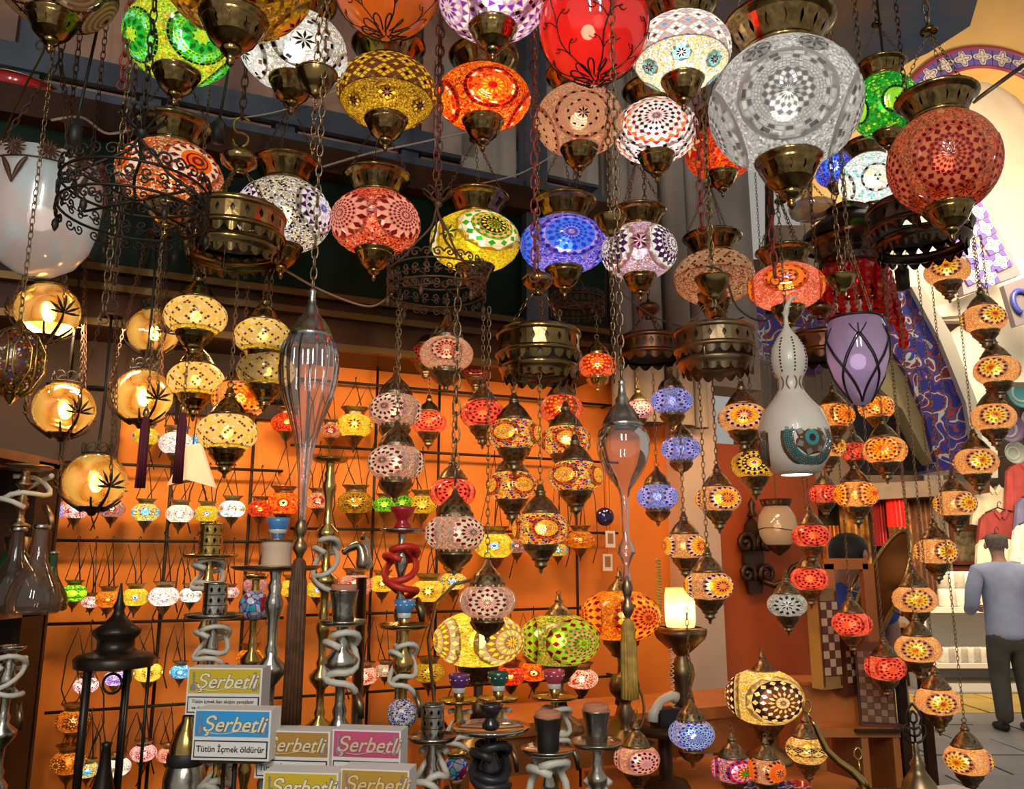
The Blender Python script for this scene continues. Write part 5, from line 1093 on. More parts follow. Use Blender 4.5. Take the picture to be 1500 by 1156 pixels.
# ------------------------------------------------------------------ clear glass drops with tassels
CLEAR = plain_glass('clear_ribbed_glass', (.97, .93, .90), .86, 0, .36, .03, .25)
def drop(x, ytop, yb, prof, label, D_, wpx, tassel_col, tlen, ribs):
    Y = 1.55; p = P(x, ytop, Y); m = pxm(x, (ytop+yb)/2, Y); zb = P(x, yb, Y).z; H = p.z - zb; rt = empty('glass_drop_pendant', p, label, 'pendant', 'clear glass drops with tassels')
    mx = wpx*m/2; body = [(r*mx, -H*t) for r, t in prof]
    part('glass_body', MB().lathe(body, 64 if ribs else 40, rib=(.05, ribs, 1, len(body)-3) if ribs else None).mesh('glass_body', [CLEAR]), rt)
    part('cap', MB().lathe([(mx*.72, -H*prof[0][1] - mx*.1), (mx*.78, -H*prof[0][1]), (mx*.7, mx*.05), (mx*.62, mx*.25), (mx*.42, mx*.6), (mx*.25, mx*.8), (mx*.26, mx*.95), (mx*.16, mx*1.1), (mx*.12, mx*1.5), (mx*.16, mx*1.62), (.003, mx*1.75)], 24, rib=(.05, 12, 2, 4)).mesh('cap', [SILVER]), rt)
    chain(rt, (0, 0, mx*1.7), (0, 0, CEIL + .02 - p.z), .022, BRONZE)
    part('tail_bead', MB().lathe([(.002, .03), (mx*.14, .022), (mx*.22, .008), (mx*.14, -.006), (mx*.1, -.012), (mx*.2, -.02), (mx*.24, -.03), (mx*.12, -.042), (.002, -.05)], 14).mesh('tail_bead', [BRONZE]), rt, (0, 0, -H))
    tm = principled('tassel_%s' % label[:9], tassel_col, .6, 0, .45, 60); tw = mx*.27
    part('tassel', MB().lathe([(.002, 0), (tw*.7, -.006), (tw*.95, -.02), (tw*.8, -.035), (tw*.95, -.045), (tw, -.1), (tw*1.05, -tlen*m), (tw*.4, -tlen*m - .002), (.002, -tlen*m + .01)], 56, rib=(.12, 14, 3, 6)).mesh('tassel', [tm]), rt, (0, 0, -H - .045))
    return rt
drop(455, 492, 780, [(.68, 0), (.86, .04), (.98, .10), (1, .17), (.95, .25), (.8, .34), (.58, .43), (.40, .52), (.28, .60), (.20, .70), (.15, .82), (.12, .95), (.05, 1)], 'long ribbed clear glass drop with a thin tail and brown tassel', .1, 86, (.13, .055, .02), 225, 16)
drop(912, 622, 868, [(.62, 0), (.9, .04), (1, .10), (.97, .17), (.8, .26), (.5, .34), (.22, .40), (.15, .46), (.13, .60), (.12, .68), (.3, .73), (.34, .77), (.2, .81), (.1, .85), (.16, .92), (.05, 1)], 'short clear glass drop with a golden tassel', .1, 80, (.55, .32, .05), 110, 0)
# ------------------------------------------------------------------ white pierced gourd lamp
def gourd():
    Y = 2.12; p = P(1163, 640, Y); m = pxm(1163, 640, Y); rt = empty('gourd_lamp', p, 'white pierced gourd lamp with turquoise painted ovals', 'lamp'); fa = math.atan2(-p.y, -p.x)
    pr = [(22, -56), (34, -52), (46, -32), (52, -8), (50, 16), (42, 38), (30, 52), (20, 66), (16.5, 76), (18, 86), (25, 100), (27, 116), (25, 132), (17, 148), (8, 160), (4, 168), (3, 182), (6, 190)]
    WG = principled('ivory_gourd', (.78, .72, .62), .3, 0, .1, 4, 0, coat=.3)
    part('body', MB().lathe([(r*m, z*m) for r, z in pr], 40).mesh('body', [WG]), rt)
    part('stalk', MB().tube([(0, 0, 186*m), (3*m, 0, 200*m), (10*m, 0, 212*m), (20*m, 0, 216*m)], [5*m, 4*m, 3*m, 1.5*m], 7).mesh('stalk', [WG]), rt)
    part('light_disc', MB().lathe([(.001, -54.5*m), (23*m, -55*m)], 24).mesh('light_disc', [emis('gourd_light', (1, .86, .6), 5)]), rt)
    mb = MB(); rnd = random.Random(3)
    med_cells(mb, [('r', 0, .12, 8, 'n'), ('r', .12, .24, 12, 't'), ('r', .24, .3, 16, 'N'), ('p', .3, .58, 7, 'W', 'N'), ('c', .58, .9, 5, 'tttW'), ('r', .9, 1, 26, 'N')], .86, 0, 'N', rnd); mm = mb.mesh('painted_oval', [tile_glass(.02)], True)
    for k in range(3): part('painted_oval', mm, rt, (0, 0, -8*m), (52*m, 52*m, 54*m), (0, 0, fa + .50 + k*2*PI/3), 'stuff')
    mb = MB()
    for k in range(8):                                           # rows of pierced holes on the upper bulb
        a = 2*PI*k/8
        for j in range(11):
            z = 96 + 5*j; r = np.interp(z, [s[1] for s in pr], [s[0] for s in pr]) + .2; mb.lathe([(.001, .6*m), (1.3*m, .3*m), (1.5*m, 0)], 5, c=(0, 0, 0), ax=None) if False else None
            c = Vector((r*m*math.cos(a), r*m*math.sin(a), z*m)); mb.box(c, (2.2*m, 2.2*m, 2.2*m), 0, a)
    part('pierced_dots', mb.mesh('pierced_dots', [BLACKC]), rt, kind='stuff')
    mb = MB()
    for k in range(6):
        a = 2*PI*(k+.3)/6
        for s in (-1, 1): mb.tube([(18.5*m*math.cos(a + s*.4*math.sin(u)), 18.5*m*math.sin(a + s*.4*math.sin(u)), (64 + 30*u/PI)*m) for u in [PI*j/8 for j in range(9)]], 1.1*m, 4)
    part('neck_pattern', mb.mesh('neck_pattern', [principled('painted_brown', (.2, .1, .04), .5)]), rt)
    chain(rt, (0, 0, 188*m), (0, 0, CEIL + .02 - p.z), .016, BRONZE)
gourd()
# ------------------------------------------------------------------ purple vase lamp in a wire net
def vase_lamp():
    Y = 2.15; p = P(1257, 530, Y); m = pxm(1257, 530, Y); rt = empty('vase_lamp', p, 'lilac glass vase lamp in a black wire net', 'lamp'); pr = [(4, -66), (12, -62), (22, -46), (34, -24), (42, 2), (44, 28), (41, 50), (36, 64)]
    part('glass_vase', MB().lathe([(r*m, z*m) for r, z in pr], 36).mesh('glass_vase', [plain_glass('lilac_glass', (.56, .38, .66), .08, 0, .4, .08, .45)]), rt)
    part('bulb', m_bulb('white', 7), rt, (0, 0, 0), 12*m)
    mb = MB(); rr = lambda z: np.interp(z, [s[1] for s in pr], [s[0] for s in pr]) + 1.2
    for k in range(5):
        for s in (-1, 1):
            for o in (-.035, .035):
                mb.tube([(rr(z)*m*math.cos(a), rr(z)*m*math.sin(a), z*m) for z, a in [(-62 + 96*j/20, 2*PI*k/5 + o + s*(PI/5)*abs(((j*2/20) % 2) - 1)) for j in range(21)]], 1.0*m, 4)
        c = 2*PI*k/5 + PI/5
        for d in (-.25, 0, .25): mb.tube([(rr(34 + u)*m*math.cos(c + d*u/16), rr(34+u)*m*math.sin(c + d*u/16), (30 + u)*m) for u in (0, 6, 12, 18)], 1.0*m, 4)
    part('wire_net', mb.mesh('wire_net', [IRON]), rt)
    part('rim', MB().tube([(37*m*math.cos(2*PI*k/20), 37*m*math.sin(2*PI*k/20), 64*m) for k in range(20)], 2*m, 5, closed=True).mesh('rim', [IRON]), rt)
    for k in range(3): a = 2*PI*k/3 + .3; chain(rt, (36*m*math.cos(a), 36*m*math.sin(a), 64*m), (0, 0, 190*m), .014, BRONZE)
    chain(rt, (0, 0, 190*m), (0, 0, CEIL + .02 - p.z), .02, BRONZE)
vase_lamp()
# ------------------------------------------------------------------ big white glass bowl with wire flowers
def bowl_lamp():
    Y = 2.05; p = P(60, 320, Y); m = pxm(60, 320, Y)*.86; rt = empty('glass_bowl_lamp', p, 'big frosted white glass bowl lamp with brown wire rosettes on its rim', 'lamp'); fa = math.atan2(-p.y, -p.x)
    pr = [(3, -104), (30, -98), (58, -80), (78, -50), (88, -14), (91, 26), (90, 70), (86, 96)]
    part('glass_bowl', MB().lathe([(r*m, z*m) for r, z in pr], 40).mesh('glass_bowl', [plain_glass('frosted_pearl_glass', (.70, .80, .82), .04, 0, .4, .14, .5, 9, (.80, .64, .58))]), rt)
    part('bulb', m_bulb('white', 9), rt, (0, 0, 0), 22*m)
    part('rim', MB().tube([(91*m*math.cos(2*PI*k/32), 91*m*math.sin(2*PI*k/32), 70*m) for k in range(32)], 1.6*m, 5, closed=True).mesh('rim', [RUSTY]), rt)
    def ros():
        mb = MB()
        for k in range(14): 
            a = 2*PI*k/14; mb.tube([(0, 0, 0), (math.cos(a)*.6, -.12, math.sin(a)*.6), (math.cos(a), 0, math.sin(a))], [.1, .13, .1], 4)
        mb.lathe([(.001, 0), (.24, .02), (.2, .14), (.001, .2)], 10, ax=Matrix.Rotation(PI/2, 3, 'X')); return mb.mesh('rosette', [RUSTY])
    for k in range(12): a = fa + 2*PI*k/12; part('rosette', cached('rosette', ros), rt, (95*m*math.cos(a), 95*m*math.sin(a), 84*m), 17*m, (0, 0, a + PI/2))
    for k in range(6):
        a = fa + 2*PI*(k+.5)/6; mb = MB()
        for s in (-1, 1): mb.tube([(94*m*math.cos(a + s*.22*u), 94*m*math.sin(a + s*.22*u), (66 - 44*(1-u)**1.5)*m) for u in [j/8 for j in range(9)]], [3.2*m*(.4 + math.sin(PI*j/8)) for j in range(9)], 5)
        part('leaf', mb.mesh('leaf', [RUSTY]), rt)
    for k in range(3): a = fa + .5 + 2*PI*k/3; chain(rt, (91*m*math.cos(a), 91*m*math.sin(a), 70*m), (0, 0, 300*m), .02, RUSTY)
    chain(rt, (0, 0, 300*m), (0, 0, CEIL + .02 - p.z), .03, RUSTY)
bowl_lamp()
# ------------------------------------------------------------------ pierced brass rings of the chandeliers
def ring_chandelier(x, y, w, h, Y, label, met, tiers=1, bell=None, cells=20, top=None, lattice=False, nm='chandelier_ring'):
    p = P(x, y, Y); m = pxm(x, y, Y); rt = empty(nm, p, label, 'chandelier', 'pierced metal rings that carry pendants'); R = w*m/2; H = h*m*.55
    part('rim', MB().lathe([(R*.94, H*.5), (R*.97, H*.62), (R*1.0, H*.58), (R*1.02, H*.5), (R*1.0, H*.42), (R*.97, H*.40)], 40).lathe([(R*.97, -H*.10), (R*1.02, -H*.16), (R*1.03, -H*.24), (R*.98, -H*.30)], 40).mesh('rim', [met]), rt)
    mb = MB(); mb.holes((R*.97, H*.40), (R*.98, -H*.10), cells*2 if lattice else cells, 0, (.8, .8) if lattice else (.36, .6)); part('pierced_band', mb.mesh('pierced_band', [met]), rt)
    part('lining', MB().lathe([(R*.90, H*.45), (R*.90, -H*.25)], 32).mesh('lining', [principled('dull_lining', (.09, .07, .05), .5, .8)]), rt)
    mb = MB(); n = cells*8; vs, fs = [], []
    for i in range(n):
        a = 2*PI*i/n; dz = abs(math.sin(PI*i/8)); vs += [(R*.985*math.cos(a), R*.985*math.sin(a), -H*.28), (R*.95*math.cos(a), R*.95*math.sin(a), -H*(.32 + .24*dz))]
    fs = [(2*i, 2*((i+1) % n), 2*((i+1) % n)+1, 2*i+1) for i in range(n)]; mb.add(vs, fs, 0, True); part('scalloped_skirt', mb.mesh('scalloped_skirt', [met]), rt)
    if tiers > 1:
        mb = MB().lathe([(R*.86, -H*.55), (R*.93, -H*.6), (R*.95, -H*.7), (R*.9, -H*.8), (R*.88, -H*.9)], 40); n = cells*8; mb.add([q for i in range(n) for q in ((R*.88*math.cos(2*PI*i/n), R*.88*math.sin(2*PI*i/n), -H*.9), (R*.85*math.cos(2*PI*i/n), R*.85*math.sin(2*PI*i/n), -H*(.94 + .2*abs(math.sin(PI*i/8)))))], [(2*i, 2*((i+1) % n), 2*((i+1) % n)+1, 2*i+1) for i in range(n)], 0, True); part('lower_ring', mb.mesh('lower_ring', [met]), rt)
        for k in range(3): a = 2*PI*k/3; part('stay', MB().tube([(R*.9*math.cos(a), R*.9*math.sin(a), H*.4), (R*.92*math.cos(a), R*.92*math.sin(a), -H*1.1)], .004, 5).mesh('stay', [met]), rt)
    mb = MB()
    for k in range(3): a = PI*k/3; mb.tube([(-R*.9*math.cos(a), -R*.9*math.sin(a), H*.35), (R*.9*math.cos(a), R*.9*math.sin(a), H*.35)], .005, 5)
    part('cross_bars', mb.mesh('cross_bars', [IRON]), rt)
    zt_ = (P(x, bell, Y).z - p.z) if bell else R*1.6
    for k in range(3): a = 2*PI*k/3 + .6; chain(rt, (R*.95*math.cos(a), R*.95*math.sin(a), H*.55), (0, 0, zt_), .016, met)
    b = w*m*.19
    part('top_bell', MB().lathe([(b*.3, -b*.75), (b*.34, -b*.6), (b*.22, -b*.5), (b*.5, -b*.4), (b*.9, -b*.1), (b, b*.2), (b*.98, b*.3), (b*.9, b*.36), (b*.8, b*.5), (b*.5, b*.66), (b*.2, b*.72), (b*.14, b*.95), (.003, b*1.0)], 20, rib=(.04, 10, 4, 6)).mesh('top_bell', [met]), rt, (0, 0, zt_))
    if top == 'hook':
        z = zt_ + b*.9; r = b*.42
        part('hook', MB().tube([(r*math.cos(u), 0, z + r + r*math.sin(u)) for u in [-PI*1.1 + PI*1.5*j/10 for j in range(11)]][::1] + [(-r*math.cos(u)*1.1, 0, z + 3.1*r + r*1.1*math.sin(u)) for u in [-PI/2 - .2 + PI*1.4*j/10 for j in range(11)]], b*.07, 6).mesh('hook', [GOLD]), rt)
        chain(rt, (0, 0, z + 4*r), (0, 0, CEIL + .02 - p.z), .03, RUSTY)
    else: chain(rt, (0, 0, zt_ + b*.9), (0, 0, CEIL + .02 - p.z), .022, met)
    return rt
ring_chandelier(343, 338, 145, 85, 1.95, 'large pierced brass ring with two tiers hanging from a brass hook, above the yellow pendants', BRASS, 2, 238, 22, 'hook')
ring_chandelier(789, 512, 124, 78, 2.1, 'pierced brass ring with scalloped edge above the multicoloured pendants', BRASS, 2, 415, 20)
ring_chandelier(1047, 506, 116, 72, 2.25, 'scalloped bronze ring in front of the white pillar', BRONZE, 2, 436, 18)
ring_chandelier(952, 515, 92, 62, 2.75, 'smaller lattice pierced copper ring behind the scalloped bronze one', principled('coppery_bronze', (.22, .10, .05), .35, 1.0, .4, 12), 1, 455, 14, None, True)
ring_chandelier(1205, 512, 92, 66, 2.6, 'dull copper ring behind the white gourd lamp', principled('coppery_bronze', (.22, .10, .05), .35, 1.0, .4, 12), 1, 455, 14)
ring_chandelier(1346, 328, 142, 80, 2.32, 'very dark glossy ring that carries the amber spiral', principled('black_bronze', (.10, .065, .045), .2, 1.0), 2, 262, 22)
def dome_chandelier():
    Y = 2.85; p = P(1243, 345, Y); m = pxm(1243, 345, Y); rt = empty('dome_lamp', p, 'dark domed metal lamp hung behind the blue violet lantern, over red crystal drops', 'lamp'); BB = principled('black_bronze', (.10, .065, .045), .2, 1.0)
    part('dome', MB().lathe([(70*m, -12*m), (66*m, 0), (48*m, 16*m), (30*m, 30*m), (26*m, 36*m), (30*m, 40*m), (12*m, 50*m), (.003, 54*m)], 30).mesh('dome', [BB]), rt)
    part('collar', MB().lathe([(44*m, -38*m), (48*m, -30*m), (48*m, -20*m), (60*m, -12*m)], 30).holes((44*m, -50*m), (44*m, -38*m), 18, 0, (.5, .7)).mesh('collar', [BB]), rt)
    part('glass_tube', MB().lathe([(38*m, -86*m), (40*m, -40*m)], 24).mesh('glass_tube', [plain_glass('smoked_red_glass', (.4, .02, .02), .3, 0, .5, .04)]), rt)
    chain(rt, (0, 0, 52*m), (0, 0, CEIL + .02 - p.z), .022, BRONZE)
    def dropm(): return MB().lathe([(.001, 0), (.25, -.2), (.5, -.7), (.42, -1.0), (.2, -1.25), (.001, -1.3)], 6, smooth=False).mesh('crystal_drop', [principled('ruby_crystal', (.62, .008, .012), .08, 0, coat=.6)])
    dm = cached('crystal', dropm)
    part('lower_hoop', MB().tube([(46*m*math.cos(2*PI*k/24), 46*m*math.sin(2*PI*k/24), -50*m) for k in range(24)], 1.5*m, 5, closed=True).tube([(40*m*math.cos(2*PI*k/24), 40*m*math.sin(2*PI*k/24), -108*m) for k in range(24)], 2.5*m, 5, closed=True).mesh('lower_hoop', [BB]), rt)
    for k in range(16):
        a = 2*PI*k/16
        for j in range(5): part('crystal_drop', dm, rt, ((46 - 1.2*j + 1.5*(k % 2))*m*math.cos(a), (46 - 1.2*j)*m*math.sin(a), (-52 - 12*j - 3*(k % 2))*m), 15*m)
    for (x, y0, n) in ((1302, 400, 9), (1290, 400, 6)):
        q = P(x, y0, Y - .02) - p
        for j in range(n): part('crystal_drop', dm, rt, q + Vector((m*(j*1.5 + 2*(j % 2)), 0, -11.5*j*m)), 17*m)
        part('strand', MB().tube([q + Vector((0, 0, 60*m)), q + Vector((m*14, 0, -11*n*m))], .0015, 3).mesh('strand', [IRON]), rt)
    part('bulb', m_bulb('warm', 12), rt, (0, 0, -70*m), 8*m)
dome_chandelier()
def shade_glass(x, y, w, label):
    Y = 2.9; p = P(x, y, Y); m = pxm(x, y, Y); rt = empty('dish_lamp', p, label, 'lamp'); R = w*m/2
    part('dish', MB().lathe([(.01, -R*.32), (R*.5, -R*.26), (R*.9, -R*.06), (R, .02), (R*.96, .03)], 30, rib=(.03, 15, 1, 4)).mesh('dish', [plain_glass('smoky_glass', (.5, .42, .36), .35, 0, .5, .05)]), rt)
    part('knob', MB().lathe([(.002, -R*.55), (R*.12, -R*.45), (R*.06, -R*.36), (R*.2, -R*.3)], 12).mesh('knob', [BRONZE]), rt)
    for k in range(3): a = 2*PI*k/3; chain(rt, (R*.95*math.cos(a), R*.95*math.sin(a), .02), (0, 0, R*1.5), .014, BRONZE)
    chain(rt, (0, 0, R*1.5), (0, 0, CEIL + .02 - p.z), .022, BRONZE)
shade_glass(1190, 312, 66, 'smoky fluted glass dish lamp under the giant white lantern')
# small brass ceiling roses / cups hanging on their own
def cup_on_chain(x, y, w, Y, label, ybot=None, met=BRASS):
    p = P(x, y, Y); m = pxm(x, y, Y); r = w*m/2; rt = empty('hanging_cup', p, label, 'cup', 'brass cups threaded on chains')
    part('bowl', MB().lathe([(r, r*.5), (r*.98, r*.42), (r*.9, r*.2), (r*.6, -r*.35), (r*.3, -r*.55), (r*.34, -r*.65), (.003, -r*.8)], 22).mesh('bowl', [met]), rt)
    part('lip', MB().tube([(r*math.cos(2*PI*k/22), r*math.sin(2*PI*k/22), r*.5) for k in range(22)], r*.05, 5, closed=True).mesh('lip', [met]), rt)
    chain(rt, (0, 0, -r*.3), (0, 0, CEIL + .02 - p.z), .022, met)
    if ybot: chain(rt, (0, 0, P(x, ybot, Y).z - p.z), (0, 0, -r*.75), .018, met)
cup_on_chain(463, 122, 60, 1.58, 'brass cup on a chain in front of the white and silver flowered lantern', 230)
cup_on_chain(894, 330, 46, 2.05, 'small brass cup between the blue violet and the pale violet lanterns', 560)
cup_on_chain(1232, 415, 42, 2.05, 'small brass cup threaded on the chain of the purple vase lamp')
cup_on_chain(1045, 420, 52, 2.0, 'brass cup hanging in front of the beige lantern', 460)
# ------------------------------------------------------------------ wrought iron crowns
def iron_crown(x, y, w, Y, label, met, apex_y, drops=6, dark=None):
    p = P(x, y, Y); m = pxm(x, y, Y); R = w*m/2; rt = empty('iron_crown_chandelier', p, label, 'chandelier', 'wrought iron crown chandeliers'); h = R*.3
    for z in (0, -h*1.3): part('hoop', MB().tube([(R*math.cos(2*PI*k/36), R*math.sin(2*PI*k/36), z) for k in range(36)], R*.022, 5, closed=True).mesh('hoop', [met]), rt)
    def scroll():
        mb = MB(); ex, ez = Vector((0, 1, 0)), Vector((0, 0, 1))
        for s in (-1, 1):
            mb.tube(spiral((0, s*.115, .12), .11, ex*s, ez, 1.5, 16), .018, 4); mb.tube(spiral((0, s*.10, -.16), .10, ex*s, -ez, 1.4, 14), .016, 4)
        return mb.mesh('scroll', [met])
    sm = cached(('scroll', met.name), scroll)
    for k in range(14): a = 2*PI*k/14; part('scroll', sm, rt, (R*math.cos(a), R*math.sin(a), 0), R, (0, 0, a), 'stuff')
    for k in range(14): a = 2*PI*(k+.5)/14; part('scroll', sm, rt, (R*math.cos(a), R*math.sin(a), -h*1.3), R*.8, (PI, 0, a), 'stuff')
    za = P(x, apex_y, Y).z - p.z
    for k in range(4):
        a = 2*PI*k/4 + .5
        part('rib', MB().tube([(R*(1 - u)**1.6*math.cos(a) + R*.03*math.sin(12*u), R*(1-u)**1.6*math.sin(a), za*u) for u in [j/12 for j in range(13)]], R*.025, 5).mesh('rib', [met]), rt)
        part('spoke', MB().tube([(0, 0, -h*.6), (R*math.cos(a + .7), R*math.sin(a + .7), -h*.6)], R*.022, 5).mesh('spoke', [met]), rt)
    mb = MB()
    for k in range(9):                                           # petal finial
        a = 2*PI*k/9; d = Vector((math.cos(a), math.sin(a), 0)); e = Vector((-d.y, d.x, 0))
        mb.tube([d*(R*.34*math.sin(u*.5)) + e*(R*.07*math.sin(u)) + Vector((0, 0, za + R*.3*math.sin(u*.5))) for u in [2*PI*j/10 for j in range(11)]], R*.018, 4)
    part('petal_finial', mb.mesh('petal_finial', [met]), rt)
    part('ball', MB().lathe([(.002, za - R*.08), (R*.09, za), (R*.07, za + R*.07), (.002, za + R*.1)], 12).mesh('ball', [met]), rt)
    chain(rt, (0, 0, za + R*.1), (0, 0, CEIL + .02 - p.z), .026, met)
    for k in range(drops):
        a = 2*PI*(k+.3)/drops; part('pendant_drop', cached(('pdrop', met.name), lambda: MB().lathe([(.002, .3), (.02, 0), (.09, -.1), (.1, -.24), (.05, -.36), (.002, -.42)], 8).mesh('pendant_drop', [met])), rt, (R*math.cos(a), R*math.sin(a), -h*1.9), R*.5)
iron_crown(200, 278, 200, 1.52, 'big wrought iron crown with scrolls and petal finial, in front of the orange lantern', IRON, 196)
iron_crown(640, 402, 142, 1.9, 'rusty wrought iron crown in front of the lime green lantern', RUSTY, 300)
iron_crown(846, 440, 78, 2.85, 'small wrought iron crown behind the pierced ring, under the blue violet lantern', RUSTY, 400, 4)
# red dish lamp at upper left, hanging plugs and cords
def red_dish():
    Y = 2.5; p = P(22, 152, Y); m = pxm(22, 152, Y); rt = empty('red_dish_lamp', p, 'shallow red glass dish lamp by the left edge under the roof', 'lamp')
    part('dish', MB().lathe([(.002, -20*m), (30*m, -17*m), (58*m, -6*m), (72*m, 12*m), (66*m, 14*m), (.002, 20*m)], 32).mesh('dish', [principled('red_glass_dish', (.42, .012, .015), .15, 0, coat=.6)]), rt)
    part('rim', MB().tube([(72*m*math.cos(2*PI*k/32), 72*m*math.sin(2*PI*k/32), 12*m) for k in range(32)], 1.6*m, 5, closed=True).mesh('rim', [BRONZE]), rt)
    chain(rt, (0, 0, 18*m), (0, 0, CEIL + .02 - p.z), .022, BRONZE)
red_dish()
def smooth(p, k=6):
    p = [p[0]] + list(p) + [p[-1]]; out = []
    for i in range(1, len(p)-2):
        a, b, c, d = p[i-1], p[i], p[i+1], p[i+2]
        for j in range(k): t = j/k; out.append(.5*((2*b) + (c-a)*t + (2*a-5*b+4*c-d)*t*t + (3*b-a-3*c+d)*t**3))
    return out + [p[-1]]
def plug(x, y, Y, label):
    p = P(x, y, Y); m = pxm(x, y, Y); rt = empty('hanging_socket', p, label, 'socket', 'loose black lamp sockets')
    part('body', MB().lathe([(.002, -18*m), (9*m, -17*m), (10*m, 12*m), (6*m, 17*m), (3*m, 22*m), (.002, 23*m)], 14).mesh('body', [BLACKC]), rt)
    wire(rt, [(0, 0, 22*m), (4*m, 0, 60*m), (10*m, .02, 200*m), (6*m, .02, CEIL + .01 - p.z)], .004, BLACKC)
plug(110, 198, 1.9, 'black lamp socket on a cord left of the iron crown'); plug(320, 193, 1.9, 'black lamp socket on a cord right of the orange lantern crown'); plug(1322, 408, 2.5, 'black lamp socket among the cords of the amber spiral')
def loose_chain(x, y0, Y, pitch, met, label, y1=None):
    p = P(x, y0, Y); rt = empty('loose_chain', p, label, 'chain', 'bare chains hanging from the roof'); chain(rt, (0, 0, 0), (0, 0, CEIL + .02 - p.z), pitch, met)
    part('end_ring', MB().tube([(.012*math.cos(2*PI*k/12), 0, -.012 + .012*math.sin(2*PI*k/12)) for k in range(12)], .002, 4, closed=True).mesh('end_ring', [met]), rt)
for x, y, Y, pt, mt, l in ((179, 118, 1.75, .034, REDCH, 'rust red chain above the iron crown'), (639, 280, 1.95, .03, REDCH, 'rust red chain left of the fiery orange lantern'), (783, 400, 1.9, .03, REDCH, 'red painted chain between the lime green and blue violet lanterns'),
        (1028, 330, 2.0, .03, REDCH, 'dark red chain in front of the red and cream lantern'), (1135, 405, 1.95, .03, REDCH, 'red painted chain in front of the orange flower lantern'), (1210, 50, 1.9, .03, REDCH, 'red painted chain beside the giant white lantern'),
        (60, 60, 1.9, .018, BRASS, 'thin brass chain by the left edge'), (152, 460, 1.8, .026, BRONZE, 'grey chain ending in a ring beside the iron crown')):
    loose_chain(x, y, Y, pt, mt, l)
for pts, r, mt, l in (([(0, 212, 1.9), (30, 140, 1.95), (66, 70, 2.0), (78, 30, 2.0)], .004, BRASS, 'thin brass coloured cord slanting at the upper left'), ([(300, 178, 2.7), (420, 160, 2.8), (560, 100, 2.9), (600, 60, 2.9)], .004, principled('pale_cord', (.5, .42, .32), .6), 'pale cord running behind the white flowered lantern'),
        ([(465, 247, 2.75), (540, 225, 2.8), (620, 208, 2.9), (700, 190, 3.0)], .006, principled('pale_cord', (.5, .42, .32), .6), 'pale cord behind the crown of the red orange lantern'), ([(75, 176, 2.3), (120, 172, 2.3), (160, 196, 2.35), (220, 180, 2.4)], .006, principled('pale_cord', (.5, .42, .32), .6), 'pale cord under the red dish lamp'),
        ([(412, 392, 2.35), (470, 425, 2.4), (540, 449, 2.45), (575, 430, 2.4)], .005, principled('tan_cord', (.3, .2, .12), .6), 'tan cord sagging across the green fascia'), ([(700, 270, 2.9), (760, 255, 3.0), (810, 228, 3.0)], .004, principled('pale_cord', (.5, .42, .32), .6), 'pale cord over the crown of the lime green lantern'),
        ([(1035, 390, 2.1), (1060, 400, 2.1), (1080, 450, 2.1), (1120, 470, 2.1), (1150, 440, 2.15)], .004, BLACKC, 'black cord looping between the beige and the orange flower lanterns'), ([(905, 425, 2.3), (960, 465, 2.3), (1020, 480, 2.3), (1090, 465, 2.3)], .003, BLACKC, 'thin black cord looping over the bronze rings')):
    o = part('cord', MB().tube(smooth([P(*q) for q in pts]), r*.7, 6).mesh('cord', [mt])); tag(o, l, 'cord')
for x, y0, y1, l in ((214, 612, 715, 'maroon tassel hanging under an amber globe, left of two'), (268, 606, 708, 'maroon tassel hanging in front of the paper bag, right of two')):
    p = P(x, y0, 2.0); m = pxm(x, y0, 2.0); L = p.z - P(x, y1, 2.0).z; rt = empty('tassel', p, l, 'tassel', 'maroon tassels')
    part('threads', MB().lathe([(.002, .01), (4*m, 0), (6*m, -.02), (6*m, -L*.5), (6.6*m, -L), (.002, -L + .004)], 40, rib=(.14, 10, 1, 4)).mesh('threads', [principled('maroon_thread', (.11, .005, .02), .7)]), rt)
    part('knot', MB().lathe([(.002, .025), (4*m, .02), (5*m, .01), (3*m, 0)], 10).mesh('knot', [GOLD]), rt); chain(rt, (0, 0, .02), (0, 0, CEIL + .02 - p.z), .014, BRONZE)
p = PW(280, 690, .3); rt = empty('paper_bag', p, 'pale pinkish paper bag hung behind the right maroon tassel', 'bag'); m = pxm(280, 690, p.y); BG = principled('pink_paper', (.7, .5, .42), .8, 0, .15, 6, .3)
part('sheet', MB().add([(x*m, y*m, z*m) for x, y, z in ((-34, 0, -22), (0, -14, -14), (36, 0, -24), (12, -8, 40), (-6, -8, 36), (-34, 8, -22), (36, 8, -24), (12, 4, 40), (-6, 4, 36), (0, 12, -14))], [(0, 1, 4), (1, 3, 4), (1, 2, 3), (5, 8, 9), (9, 8, 7), (9, 7, 6), (0, 4, 8, 5), (2, 6, 7, 3), (4, 3, 7, 8)]).mesh('sheet', [BG]), rt)
part('string', MB().tube([(0, 0, 38*m), (0, .02, zL[0] - p.z)], .002, 4).mesh('string', [BLACKC]), rt)
